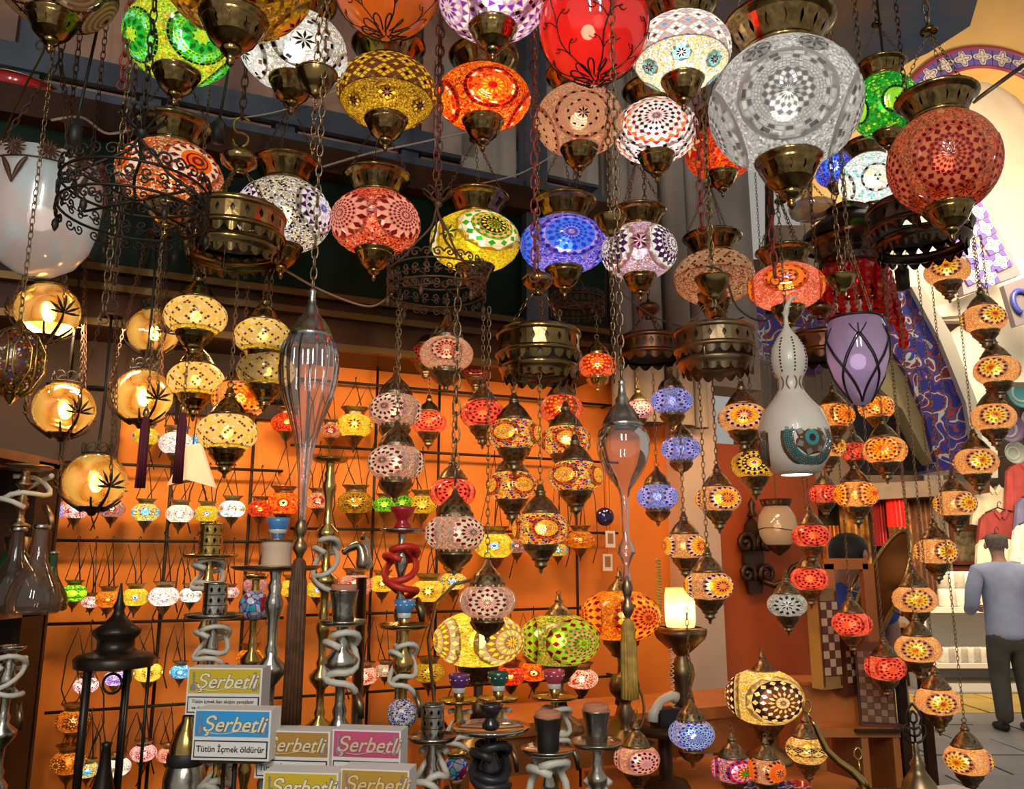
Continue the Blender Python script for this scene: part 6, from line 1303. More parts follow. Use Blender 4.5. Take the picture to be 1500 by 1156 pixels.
# ------------------------------------------------------------------ counters and shelves of the shop
ORANGEW = principled('orange_wood', (.55, .19, .04), .45, 0, .25, 5, .05)
def table(name, x0, x1, y0, y1, z, label, mat, rz=0.0):
    c = Vector(((x0+x1)/2, (y0+y1)/2, 0)); rt = empty(name, c, label, 'counter', rz=rz); w, d = x1-x0, y1-y0
    part('top', MB().box((0, 0, z - .02), (w, d, .04)).mesh('top', [mat]), rt)
    for sx in (-1, 1):
        for sy in (-1, 1): part('leg', MB().box((sx*(w/2-.04), sy*(d/2-.04), (z-.04)/2), (.06, .06, z-.04)).mesh('leg', [mat]), rt)
    for sy in (-1, 1): part('apron', MB().box((0, sy*(d/2-.04), z - .1), (w-.14, .03, .12)).mesh('apron', [mat]), rt)
    return rt
ZT = .62
table('display_table', -1.04, .62, 1.32, 2.25, ZT, 'dark display table below the hookahs and tobacco boxes', WOOD)
zsh = P(750, 1062, 2.75).z
sc = WS(.0, 0, .45)
table('lamp_table', sc.x - .5, sc.x + .80, sc.y - .17, sc.y + .17, zsh, 'wooden ledge along the back wall under the table lamps', ORANGEW, ALPHA)
# ------------------------------------------------------------------ table lamps
def table_lamp(x, y, w, h, Dm, des, label, yaw, lit, zbase, q=None, arm=None, bulb='warm', met=BRONZE):
    p, R, qq = place(x, y, w, h, Dm); rt = empty('table_lamp', Vector((p.x, p.y, zbase)), label, 'lamp', 'mosaic table lamps'); fa = math.atan2(-p.y, -p.x) + R_(yaw); H = p.z - zbase
    shell_parts(rt, des, R, qq, fa, True, bulb, lit*1.35, zoff=H)
    cz = qq*.87; part('top_cap', m_crown('B', met), rt, (0, 0, H + R*cz), R*.62)
    part('cup', m_cup('B', met), rt, (0, 0, H - R*cz), R*.9)
    pr = [(R*.62, 0), (R*.64, .012), (R*.5, .03), (R*.22, .05), (R*.12, .09), (R*.2, H*.25), (R*.14, H*.4), (R*.10, H - R*cz - R*.6), (R*.12, H - R*cz - R*.3)]
    part('stem', MB().lathe(pr, 20).mesh('stem', [met]), rt)
    if arm: 
        s = arm; part('side_arm', MB().tube([(s*R*.5, 0, .03), (s*R*.95, 0, H*.4), (s*R*1.12, 0, H), (s*R*.95, 0, H + R*.8), (s*R*.55, 0, H + R*1.2), (s*R*.15, 0, H + R*1.3)], .005, 6).mesh('side_arm', [met]), rt)
table_lamp(701, 937, 132, 86, .25, 'yellow_sun', 'glowing yellow table lamp with brown and yellow suns', 46, 44, zsh, arm=-1)
table_lamp(819, 938, 118, 82, .25, 'green_sun', 'table lamp with green star and red zigzag, right of the yellow one', 36, 20, zsh)
table_lamp(909, 902, 118, 80, .255, 'orange_sun', 'orange table lamp with red sun behind the golden tassel', 42, 26, zsh - .02)
table_lamp(1120, 1021, 117, 86, .25, 'cream_star', 'big cream table lamp with brown and white star, before the red orange wall', 26, 30, P(1120, 1150, 2.55).z)
SHZ = P(1120, 1150, 2.55).z
sb = P(1080, 1150, 2.62); table('side_table', sb.x - .38, sb.x + .30, sb.y - .22, sb.y + .25, SHZ, 'low side table under the cream table lamp', ORANGEW, ALPHA)
def tall_lamp(x, ytop, yb, Y, label):
    b = P(x, yb, Y); t = P(x, ytop, Y); m = pxm(x, 950, Y); H = t.z - b.z; rt = empty('standing_lamp', b, label, 'lamp')
    part('base', MB().lathe([(44*m, 0), (46*m, 4*m), (42*m, 9*m), (22*m, 16*m), (10*m, 26*m)], 28).mesh('base', [BRONZE]), rt)
    part('stem', MB().lathe([(10*m, 26*m), (16*m, 40*m), (12*m, 60*m), (18*m, 78*m), (16*m, 92*m), (8*m, 104*m), (9*m, H*.66), (20*m, H*.72), (34*m, H*.80), (37*m, H*.84), (37*m, H*.88), (30*m, H*.90)], 24, rib=(.05, 12, 6, 10)).mesh('stem', [BRONZE]), rt)
    part('lamp_shade', MB().lathe([(20*m, H*.90), (22*m, H*.95), (22*m, H*1.18), (20*m, H*1.25)], 24).mesh('lamp_shade', [plain_glass('cream_shade', (.9, .66, .3), .1, 0, .1, .3)]), rt)
    part('bulb', m_bulb('warm', 40), rt, (0, 0, H*1.05), 12*m)
tall_lamp(1003, 902, 1072, 2.75, 'tall bronze standing lamp with ridged cup and lit cream shade by the pillar')
def low_lamp(x, ytop, yb, Y, label):
    b = P(x, yb, Y); m = pxm(x, yb, Y); H = P(x, ytop, Y).z - b.z; rt = empty('bronze_lampstand', b, label, 'lamp')
    part('foot', MB().lathe([(40*m, 0), (42*m, 4*m), (24*m, 12*m), (9*m, 22*m)], 24).mesh('foot', [BRONZE]), rt)
    part('stem', MB().lathe([(9*m, 22*m), (7*m, H*.3), (14*m, H*.45), (8*m, H*.55), (9*m, H*.6), (20*m, H*.72), (22*m, H*.82), (18*m, H*.95), (8*m, H), (.002, H)], 24, rib=(.05, 12, 4, 8)).mesh('stem', [BRONZE]), rt)
    part('loop', MB().tube([(12*m + 16*m*math.cos(u), 0, H*.5 + 34*m*math.sin(u)) for u in [-1.6 + PI*j/10 for j in range(11)]], 2*m, 5).mesh('loop', [BRONZE]), rt)
low_lamp(917, 985, 1092, 2.45, 'ribbed bronze lamp base under the golden tassel')
# ------------------------------------------------------------------ hookahs
HOSE = dict(white=principled('white_hose', (.66, .62, .52), .45), red=principled('red_hose', (.62, .03, .015), .4), black=principled('black_hose', (.02, .02, .022), .4))
CLAY = principled('terracotta', (.55, .22, .12), .8); CER = lambda n, c: principled('glazed_' + n, c, .18, 0, 0, 8, 0, coat=.4)
def coil(mb, R, z0, z1, turns, r, ph=0.0, n=None, sg=1):
    n = n or int(turns*14); mb.tube([(R*(1 + .08*math.sin(3*u))*math.cos(ph + sg*2*PI*turns*u), R*(1 + .08*math.sin(3*u))*math.sin(ph + sg*2*PI*turns*u), z0 + (z1-z0)*u + .012*math.sin(9*u)) for u in [k/n for k in range(n+1)]], r, 7)
def hookah(x, ytray, Y, label, met, bowl=None, tray=35, hose='white', turns=1.5, cR=17, zc=(-20, -75), bead=None, zb=ZT, cage=None, bulge=(9, 14, 10), traymet=None, hr=3.7, cover=None, base=True):
    p = P(x, ytray, Y); m = pxm(x, ytray, Y); b = Vector((p.x, p.y, zb)); H = p.z - zb; rt = empty('hookah', b, label, 'hookah', 'hookahs on the display table'); tm = traymet or met
    vb = min(.2, H*.42)
    part('water_vase', MB().lathe([(.055, 0), (.07, .01), (.075, vb*.35), (.06, vb*.6), (.026, vb*.85), (.022, vb), (.028, vb + .008)], 26).mesh('water_vase', [plain_glass('green_vase_glass' if met is not GOLD else 'amber_vase_glass', (.05, .22, .1) if met is not GOLD else (.4, .2, .05), .3, 0, .5, .05)]), rt)
    b0, b1, b2 = [k*m for k in bulge]; z0 = vb; L = H - vb; pr = [(.026, z0 - .01), (.03, z0 + .02)]
    nb = max(3, int(L/.11)); 
    for k in range(nb):
        zz = z0 + .02 + (L-.03)*k/nb; s = (L-.03)/nb; q = (b1, b0, b2)[k % 3]
        pr += [(b0*.55, zz + s*.1), (b0*.6, zz + s*.3), (q, zz + s*.5), (q*1.05, zz + s*.6), (b0*.65, zz + s*.75), (b0*.8, zz + s*.85), (b0*.55, zz + s*.95)]
    pr += [(b0*.7, H)]
    part('stem', MB().lathe(pr, 20).mesh('stem', [met]), rt)
    T = tray*m; part('tray', MB().lathe([(.004, H), (T*.6, H + .001), (T*.9, H + .004), (T, H + .010), (T*.99, H + .013), (T*.88, H + .007), (.004, H + .004)], 32).mesh('tray', [tm]), rt)
    if hose:
        mb = MB(); tt = max(.8, turns*.62); zb_ = H + (zc[1]*1.12)*m
        coil(mb, cR*m, H + zc[0]*m, zb_, tt, hr*m, .3)
        coil(mb, cR*m*.94, H + zc[0]*m, H + (zc[0] + .9*(zc[1]-zc[0]))*m, tt*.9, hr*m, 2.6, None, -1)
        if turns > 1.4: coil(mb, cR*m*1.02, H + zc[0]*m, H + (zc[0] + .25*(zc[1]-zc[0]))*m, 1.1, hr*m, 4.2)
        part('hose', mb.mesh('hose', [HOSE[hose]]), rt)
        part('mouthpiece', MB().tube([(cR*m, 0, H + zc[1]*m), (cR*1.4*m, -.01, H + (zc[1]-16)*m), (cR*1.5*m, -.01, H + (zc[1]-34)*m)], [hr*m*1.2, hr*m*1.3, hr*m*.8], 7).mesh('mouthpiece', [BRONZE]), rt)
    z = H + .006
    if bowl: 
        kind, col = bowl; s = m
        if kind == 'cup':                                        # small glazed bowl on a brass socket
            part('socket', MB().lathe([(7*s, 0), (8*s, 3*s), (8*s, 14*s), (6*s, 15*s)], 16).mesh('socket', [GOLD]), rt, (0, 0, z))
            part('bowl', MB().lathe([(5*s, 12*s), (9*s, 13*s), (9*s, 19*s), (10*s, 21*s), (14*s, 27*s), (16*s, 38*s), (15*s, 39*s), (12*s, 28*s), (.003, 24*s)], 24).mesh('bowl', [col]), rt, (0, 0, z))
            part('foot_band', MB().lathe([(9.4*s, 13*s), (10*s, 14*s), (10*s, 19*s), (9.6*s, 20*s)], 20).mesh('foot_band', [CER('white', (.7, .66, .6))]), rt, (0, 0, z))
            mb = MB()
            for k in range(10): a = 2*PI*k/10; mb.lathe([(.001, 1.8*s), (1.6*s, 1.2*s), (1.8*s, 0)], 6, c=(14.2*s*math.cos(a), 14.2*s*math.sin(a), 31*s))
            part('painted_dots', mb.mesh('painted_dots', [CER('white', (.7, .66, .6))]), rt, (0, 0, z), kind='stuff')
        elif kind == 'waist':
            part('bowl', MB().lathe([(9*s, 0), (13*s, 3*s), (13*s, 9*s), (8*s, 15*s), (9*s, 18*s), (17*s, 30*s), (19*s, 36*s), (16*s, 36*s), (10*s, 26*s), (.003, 22*s)], 24).mesh('bowl', [col]), rt, (0, 0, z))
        elif kind == 'bucket':
            part('bucket', MB().lathe([(15*s, 0), (16*s, 3*s), (17*s, 25*s), (21*s, 46*s), (22*s, 48*s), (20*s, 48*s), (16*s, 25*s), (14*s, 4*s)], 26).mesh('bucket', [col]), rt, (0, 0, z))
            part('clay_liner', MB().lathe([(18.5*s, 44*s), (19*s, 52*s), (18*s, 56*s), (15*s, 54*s), (.003, 46*s)], 24).mesh('clay_liner', [CLAY]), rt, (0, 0, z))
        elif kind == 'cage':
            mb = MB(); 
            for k in range(3): mb.holes((17*s, (2 + 15*k)*s), (17*s, (16 + 15*k)*s), 10, 0, (.5, .62))
            mb.lathe([(17*s, 0), (18*s, 1*s), (17*s, 2*s)], 24); mb.lathe([(17*s, 46*s), (18*s, 47.5*s), (17*s, 49*s), (15*s, 49*s), (15*s, 0)], 24)
            part('pierced_cage', mb.mesh('pierced_cage', [col]), rt, (0, 0, z))
        elif kind == 'cover':
            part('wind_cover', MB().lathe([(22*s, 0), (23*s, 4*s), (21*s, 10*s), (21*s, 30*s), (23*s, 36*s), (22*s, 40*s), (8*s, 40*s)], 26).mesh('wind_cover', [principled('bare_ceramic', (.72, .5, .34), .6)]), rt, (0, 0, z))
            part('disc', MB().lathe([(.003, 40*s), (26*s, 40.5*s), (30*s, 42*s), (29*s, 43*s), (.003, 42*s)], 24).mesh('disc', [GOLD]), rt, (0, 0, z))
            part('bowl', MB().lathe([(8*s, 43*s), (10*s, 52*s), (12*s, 54*s), (16*s, 68*s), (16.5*s, 74*s), (15*s, 74*s), (.003, 62*s)], 24).mesh('bowl', [col]), rt, (0, 0, z))
            part('foot_band', MB().lathe([(11*s, 51*s), (13.4*s, 54*s), (13*s, 57*s)], 20).mesh('foot_band', [CER('white', (.7, .66, .6))]), rt, (0, 0, z))
    if bead:
        zz, rr, mat = bead; part('bead', MB().lathe([(rr*m*math.sin(a), rr*m*-math.cos(a)) for a in [PI*(k+.02)/12.04 for k in range(13)]], 20).mesh('bead', [mat]), rt, (0, 0, H - zz*m))
    return rt
TURQB = CER('blue', (.07, .25, .55)); PURB = CER('purple', (.13, .03, .2)); GRNB = CER('green', (.01, .1, .08)); PNKB = CER('pink', (.5, .06, .1)); REDB = CER('red', (.4, .01, .02)); BLKB = CER('black', (.012, .01, .012))
BEADM = crushed('UvwUUb', 220, .02, 'w', .06, dif=.97); FLOW = crushed('wwwtwr', 70, .02, 'b', .05, dif=.97)
hookah(307, 820, 2.05, 'hookah with pierced brass cage and white hose coil, standing behind the silver cage', GOLD, ('cage', GOLD), 40, turns=1.6, cR=20, zc=(-4, -50))
hookah(313, 908, 1.75, 'hookah with pierced silver cage and twisted white hose, above the yellow tobacco box', SILVER, ('cage', SILVER), 42, turns=1.5, cR=22, zc=(-14, -62))
hookah(404, 838, 1.72, 'silver hookah with very wide tray, ceramic wind cover and blue bowl', SILVER, ('cover', TURQB), 64, hose=None, bulge=(13, 22, 14), traymet=principled('old_brass_tray', (.3, .22, .12), .3, 1.0))
hookah(375, 850, 2.0, 'brass hookah with a painted white ball behind the silver one', GOLD, None, 18, hose=None, bulge=(9, 15, 10), bead=(36, 22, FLOW))
hookah(484, 679, 2.0, 'tall polished brass hookah stem with white hose knotted at its middle', GOLD, None, 26, turns=2.0, cR=16, zc=(-112, -190), bulge=(10, 16, 18))
hookah(502, 918, 1.7, 'silver hookah with chased bucket and thick white hose, right of the brown tassel', SILVER, ('bucket', SILVER), 36, turns=1.6, cR=22, zc=(-12, -92), bulge=(13, 24, 17), hr=5)
hookah(589, 783, 1.95, 'hookah with red bowl and red hose', SILVER, ('waist', REDB), 32, 'red', 2.0, 22, (-22, -92), hr=5)
hookah(592, 923, 1.75, 'brass hookah with blue bowl, white hose and purple beaded ball', GOLD, ('cup', TURQB), 38, turns=1.5, cR=18, zc=(-24, -86), bead=(-(-116), 22, BEADM), bulge=(12, 15, 12))
hookah(633, 1088, 1.6, 'hookah with a tall silver sleeve, right of the pink tobacco box', SILVER, ('cage', SILVER), 36, turns=1.2, cR=22, zc=(-14, -60), bulge=(12, 20, 14), hr=5)
hookah(672, 1032, 2.15, 'hookah with purple patterned bowl', GOLD, ('cup', PURB), 30, turns=1.4, cR=18, zc=(-12, -60))
hookah(730, 1029, 2.12, 'hookah with dark green patterned bowl', GOLD, ('cup', GRNB), 30, turns=1.4, cR=18, zc=(-12, -60))
hookah(812, 1026, 2.1, 'hookah with pink patterned bowl', GOLD, ('cup', PNKB), 35, turns=1.6, cR=22, zc=(-14, -60))
hookah(719, 1074, 1.6, 'black hookah with broad chrome dish and black bowl', BLKB, ('waist', BLKB), 58, 'black', 1.8, 24, (-20, -80), traymet=CHROME, bulge=(16, 24, 18), hr=7)
hookah(803, 1106, 1.6, 'hookah with dark metal bucket and clay liner', SILVER, ('bucket', principled('dark_pewter', (.09, .08, .07), .4, .9)), 40, turns=1.6, cR=26, zc=(-12, -70), hr=6)
hookah(874, 1096, 1.65, 'silver hookah with polished bucket and clay liner, near the bottom edge', SILVER, ('bucket', SILVER), 38, turns=1.4, cR=20, zc=(-50, -80), bulge=(11, 18, 14), hr=5)
hookah(668, 1110, 1.85, 'low hookah with a white flowered ball under the purple bowl', GOLD, None, 16, hose=None, bead=(14, 18, FLOW))
hookah(318, 1118, 1.62, 'hookah base with brass neck and white hose below the blue tobacco box', GOLD, None, 20, turns=1.3, cR=20, zc=(-4, -36), hr=5)
# silver base with engraved flower, left of the boxes
p = P(268, 1170, 1.7); m = pxm(268, 1120, 1.7); rt = empty('silver_vase', p, 'chased silver and brass vase with black collar, left of the tobacco boxes', 'vase'); p0 = p.z
part('body', MB().lathe([(30*m, -30*m), (30*m, 30*m), (26*m, 44*m), (24*m, 48*m)], 26).mesh('body', [SILVER]), rt)
part('collar', MB().lathe([(25*m, 46*m), (27*m, 50*m), (27*m, 60*m), (25*m, 64*m)], 26).mesh('collar', [BLACKC]), rt)
part('dome', MB().lathe([(25*m, 62*m), (24*m, 76*m), (17*m, 96*m), (10*m, 106*m), (9*m, 114*m)], 26).mesh('dome', [GOLD]), rt)
part('foot', MB().lathe([(20*m, ZT - p0), (34*m, ZT - p0 + .002), (34*m, ZT - p0 + .012), (14*m, ZT - p0 + .03), (14*m, -34*m), (30*m, -28*m)], 24).mesh('foot', [SILVER]), rt)
# ------------------------------------------------------------------ tobacco boxes with lettering
def text_mesh(s, size, mat, shear=0.0, ext=.0006, align='CENTER', bold=0.0):
    cu = bpy.data.curves.new('txt', 'FONT'); cu.body = s; cu.size = size; cu.extrude = ext; cu.shear = shear; cu.align_x = align; cu.align_y = 'CENTER'; cu.offset = bold; cu.resolution_u = 3
    o = bpy.data.objects.new('txt', cu); COL.objects.link(o); dg = bpy.context.evaluated_depsgraph_get(); dg.update()
    me = bpy.data.meshes.new_from_object(o.evaluated_get(dg)); bpy.data.objects.remove(o); bpy.data.curves.remove(cu); me.materials.clear(); me.materials.append(mat); return me
CARD = principled('white_card', (.78, .76, .72), .45); BORD = principled('black_border', (.02, .02, .03), .5); INK = principled('black_ink', (.02, .02, .025), .5); SHAD = principled('lettering_shadow', (.20, .12, .04), .5)
def carton(x, y, w, h, Y, col, letter, label, rz, warn, small=False, zsup=None):
    p = P(x, y, Y); m = pxm(x, y, Y); W_, H_, D_ = w*m, h*m, .045; rt = empty('tobacco_box', p, label, 'box', 'tobacco boxes', rz); T = -R_(7)
    part('carton', MB().box((0, D_/2, 0), (W_, D_, H_)).mesh('carton', [CARD]), rt)
    ph = H_*.50; part('colour_panel', MB().box((0, -.0006, H_*.5 - ph/2 - H_*.03), (W_*.95, .0012, ph)).mesh('colour_panel', [principled('panel_' + label[:6], col, .35)]), rt)
    zt_ = H_*.5 - ph/2 - H_*.03
    lt = principled('letter_%s' % label[:6], letter, .35)
    part('brand_lettering', text_mesh('Şerbetli', H_*.42, SHAD, .35, .0003, bold=H_*.014), rt, (W_*.02, -.0015, zt_ - H_*.02), 1, (PI/2, 0, 0))
    part('brand_lettering', text_mesh('Şerbetli', H_*.42, lt, .35, .0005, bold=H_*.004), rt, (W_*.02, -.0021, zt_ - H_*.02), 1, (PI/2, 0, 0))
    part('flourish', MB().tube([(-W_*.3 + W_*.6*u, -.0018, zt_ - H_*.17 - H_*.03*math.sin(PI*2*u)) for u in [k/12 for k in range(13)]], H_*.010, 4).mesh('flourish', [lt]), rt)
    for s in (-1, 1):                                            # little hookah emblems at both sides
        e = MB(); xx = s*W_*.41; k_ = H_*.1
        e.lathe([(k_*.5, -k_*2), (k_*.6, -k_*1.2), (k_*.18, -k_*.5), (k_*.14, k_*1.0), (k_*.4, k_*1.1), (k_*.16, k_*1.3), (k_*.3, k_*1.9)], 8, c=(0, 0, 0)); e.tube([(k_*.2, 0, -k_*.3), (k_*.9, 0, -k_*.4), (k_*.9, 0, -k_*1.6)], k_*.1, 4)
        part('hookah_emblem', e.mesh('hookah_emblem', [principled('emblem', (.25, .25, .3), .4)]), rt, (xx, -.0018, zt_), (1, .08, 1))
    wh = H_*.34; zw = -H_*.5 + wh/2 + H_*.05
    part('warning_frame', MB().box((0, -.0006, zw), (W_*.95, .0012, wh)).mesh('warning_frame', [BORD]), rt); part('warning_field', MB().box((0, -.0012, zw), (W_*.92, .0012, wh*.86)).mesh('warning_field', [CARD]), rt)
    lines = warn.split('\n'); sz = wh*(.50 if len(lines) == 1 else .30)
    for k, ln in enumerate(lines): part('warning_text', text_mesh(ln, sz, INK, 0, .0003, bold=sz*.012), rt, (0, -.0021, zw + (0 if len(lines) == 1 else (.5-k)*wh*.38)), 1, (PI/2, 0, 0))
    hz = p.z - H_/2 - (zsup or ZT)
    if hz > .004:
        st = empty('box_stand', Vector((p.x, p.y, zsup or ZT)), 'thin wire stand under the ' + label, 'stand', 'wire stands under the boxes', rz)
        part('plate', MB().box((0, D_/2, hz - .003), (W_*.8, D_*.9, .004)).mesh('plate', [IRON]), st); part('post', MB().tube([(0, D_/2, .004), (0, D_/2, hz - .004)], .004, 6).mesh('post', [IRON]), st); part('foot', MB().box((0, D_/2, .002), (.05, .04, .004)).mesh('foot', [IRON]), st)
WT = 'Tütün İçmek öldürür'
carton(328, 1013, 112, 66, 1.56, (.62, .45, .02), (.85, .8, .6), 'yellow tobacco box standing highest', R_(-3), 'Tütün içmek kan akışını yavaşlatır\nve cinsel iktidarsızlığa neden olur.', True)
carton(339, 1077, 117, 70, 1.44, (.03, .32, .72), (.8, .74, .5), 'blue tobacco box in front of the yellow one', R_(-5), WT)
carton(428, 1106, 112, 66, 1.46, (.42, .22, .04), (.72, .62, .38), 'brown gold tobacco box right of the blue one', R_(-6), WT)
carton(536, 1107, 104, 70, 1.46, (.55, .08, .18), (.7, .5, .4), 'pink tobacco box right of the brown gold one', R_(-8), WT)
carton(439, 1170, 114, 72, 1.36, (.62, .50, .03), (.75, .6, .1), 'yellow tobacco box at the bottom edge', R_(-6), WT)
carton(548, 1166, 104, 72, 1.36, (.50, .28, .04), (.75, .55, .25), 'golden tobacco box at the bottom edge under the pink one', R_(-8), WT)
# ------------------------------------------------------------------ black iron lantern at left
def iron_lantern():
    Y = 1.7; p = P(150, 1160, Y); m = pxm(150, 1020, Y); t = P(150, 905, Y).z - p.z; rt = empty('iron_lantern', p, 'black iron lantern with open posts and onion top, at the lower left', 'lantern'); BI = principled('black_iron', (.028, .018, .012), .35, .6)
    H = P(150, 960, Y).z - p.z
    part('roof', MB().lathe([(54*m, H - 16*m), (56*m, H - 4*m), (50*m, H + 2*m), (32*m, H + 6*m), (26*m, H + 10*m), (25*m, H + 22*m), (32*m, H + 30*m), (33*m, H + 36*m), (22*m, H + 44*m), (10*m, H + 56*m), (7*m, H + 64*m), (9*m, H + 70*m), (5*m, H + 78*m), (3*m, H + 90*m), (.002, H + 104*m)], 28, rib=(.04, 16, 5, 7)).mesh('roof', [BI]), rt)
    for k, (a, r) in enumerate(((-1.9, 6), (-.7, 2.6), (.5, 2.6), (1.6, 6), (2.9, 2.6))): part('post', MB().tube([(48*m*math.cos(a), 48*m*math.sin(a), H - 10*m), (48*m*math.cos(a), 48*m*math.sin(a), -.06)], r*m, 7).mesh('post', [BI]), rt)
    part('base', MB().lathe([(.002, -.07), (56*m, -.07), (56*m, -.055), (48*m, -.05), (.002, -.05)], 28).mesh('base', [BI]), rt)
    part('ring', MB().tube([(14*m*math.cos(u), 0, H - 40*m + 14*m*math.sin(u)) for u in [2*PI*j/14 for j in range(14)]], 2*m, 5, closed=True).tube([(0, 0, H - 26*m), (0, 0, H)], 1.5*m, 4).mesh('ring', [BI]), rt)
    part('candle_foot', MB().lathe([(26*m, -.05), (20*m, -.02), (9*m, 30*m), (6*m, 60*m), (8*m, 66*m), (.002, 68*m)], 18).mesh('candle_foot', [BI]), rt)
    z = p.z - .07 - ZT; lt = empty('lantern_stool', Vector((p.x, p.y, ZT)), 'dark round stool under the black iron lantern', 'stool')
    part('seat', MB().lathe([(.002, z - .03), (.13, z - .03), (.135, z - .015), (.13, z), (.002, z)], 24).mesh('seat', [WOOD]), lt)
    for k in range(3): a = 2*PI*k/3; part('leg', MB().tube([(.09*math.cos(a), .09*math.sin(a), z - .03), (.13*math.cos(a), .13*math.sin(a), 0)], .015, 7).mesh('leg', [WOOD]), lt)
iron_lantern()
# ------------------------------------------------------------------ dark shelf with glassware at the left edge
def left_shelf():
    Y = 1.95; a = P(-190, 898, Y); b = P(-44, 898, Y); z1 = a.z; rt = empty('glassware_shelf', Vector(((a.x+b.x)/2, Y + .16, 0)), 'dark wooden shelf unit with glassware at the left edge', 'shelf'); w = b.x - a.x; SW = principled('shelf_wood', (.30, .13, .04), .45, 0, .4, 6)
    z2 = P(0, 660, Y).z
    for z, nm in ((z1 - .012, 'shelf_board'), (z2, 'shelf_board'), (.45, 'shelf_board')): part(nm, MB().box((0, 0, z), (w, .32, .024)).mesh(nm, [SW]), rt)
    for s in (-1, 1): part('side_panel', MB().box((s*(w/2 - .01), .10, z2/2), (.02, .10, z2)).mesh('side_panel', [WOOD]), rt)
    part('back_panel', MB().box((0, .165, z2/2), (w, .012, z2)).mesh('back_panel', [WOOD]), rt)
    return z1, z2
zs1, zs2 = left_shelf()
def flask(x, yb, Y, z, s, col, label, pr, t=.35):
    p = P(x, yb, Y); m = pxm(x, yb, Y)*s; rt = empty('glass_flask', Vector((p.x, p.y, z)), label, 'flask', 'glass flasks on the left shelf')
    part('body', MB().lathe([(r*m, zz*m) for r, zz in pr], 24, rib=(.03, 12, 1, 5)).mesh('body', [plain_glass('flask_%s' % label[:8], col, t + .2, 0, .22, .04)]), rt)
    zz = pr[-1][1]*m; part('neck_ring', MB().lathe([(pr[-1][0]*m*1.3, zz - 4*m), (pr[-1][0]*m*1.6, zz - 1*m), (pr[-1][0]*m*1.3, zz + 3*m)], 16).mesh('neck_ring', [SILVER]), rt)
fp = [(30, 0), (34, 4), (35, 20), (30, 38), (20, 56), (12, 72), (9, 92), (8, 120)]
flask(14, 896, 1.98, zs1, 1.0, (.3, .22, .16), 'smoky fat glass flask on the shelf at the left edge', fp)
flask(48, 896, 1.92, zs1, 1.05, (.6, .5, .42), 'clear bell shaped glass flask with silver neck on the left shelf', fp, .55)
flask(70, 896, 2.02, zs1, .7, (.02, .3, .08), 'small green glass flask at the end of the left shelf', fp)
hookah(16, 955, 1.8, 'silver hookah with bundled white hose by the left edge', SILVER, None, 20, turns=2.2, cR=20, zc=(-10, -72), bulge=(12, 19, 15), zb=.55)
hookah(38, 690, 2.05, 'dark bronze hookah stem above the flasks at the left edge', BRONZE, None, 36, turns=1.3, cR=34, zc=(-6, -52), zb=zs1 + .02, bulge=(9, 14, 11))
p = P(0, 1160, 1.8); o = part('pedestal', MB().box((p.x, 1.82, .275), (.24, .24, .55)).mesh('pedestal', [WOOD])); tag(o, 'dark wooden pedestal under the silver hookah by the left edge', 'pedestal')
def mosaic_dome():
    Y = 1.85; p = P(22, 530, Y); m = pxm(22, 530, Y); rt = empty('jewelled_lantern', p, 'brass lantern set with tiny coloured jewels, cut by the left edge', 'lantern'); R = 38*m
    mb = MB(); mb.lathe([(R*.3, -R*1.35), (R*.7, -R*1.1), (R, -R*.4), (R*1.0, R*.4), (R*.75, R*1.0), (R*.3, R*1.3)], 24); part('shell', mb.mesh('shell', [crushed('ngbrwkankn', 150, .04, 'n', .16, dif=.5)]), rt)
    part('bulb', m_bulb('warm', 14), rt, (0, 0, 0), R*.2)
    mb = MB()
    for k in range(8):
        a = 2*PI*k/8; mb.tube([(R*1.03*s*math.cos(a + d), R*1.03*s*math.sin(a + d), R*z) for s, z, d in ((.3, -1.35, 0), (.7, -1.1, .05), (1, -.4, .3), (1, .4, .3), (.75, 1.0, .05), (.3, 1.3, 0))], R*.045, 5)
        mb.tube([(R*1.03*s*math.cos(a + d), R*1.03*s*math.sin(a + d), R*z) for s, z, d in ((.3, -1.35, 0), (.7, -1.1, -.05), (1, -.4, -.3), (1, .4, -.3), (.75, 1.0, -.05), (.3, 1.3, 0))], R*.045, 5)
    part('brass_ribs', mb.mesh('brass_ribs', [GOLD]), rt)
    part('finial', MB().lathe([(R*.32, -R*1.3), (R*.2, -R*1.5), (.002, -R*1.7)], 12).mesh('finial', [GOLD]), rt); part('cap', MB().lathe([(R*.34, R*1.28), (R*.2, R*1.5), (.002, R*1.7)], 12).mesh('cap', [GOLD]), rt)
    chain(rt, (0, 0, R*1.65), (0, 0, CEIL + .02 - p.z), .018, BRONZE)
mosaic_dome()
def tilted_small():
    p = P(134, 785, 2.0); rt = lantern('B', 134, 785, 40, 34, .085, 'half_dotted', 'small unlit lilac pendant tilted under the lowest amber globe', 10, 3, 'white', top=735, group='single pendants at the left', tilt=12)
tilted_small()
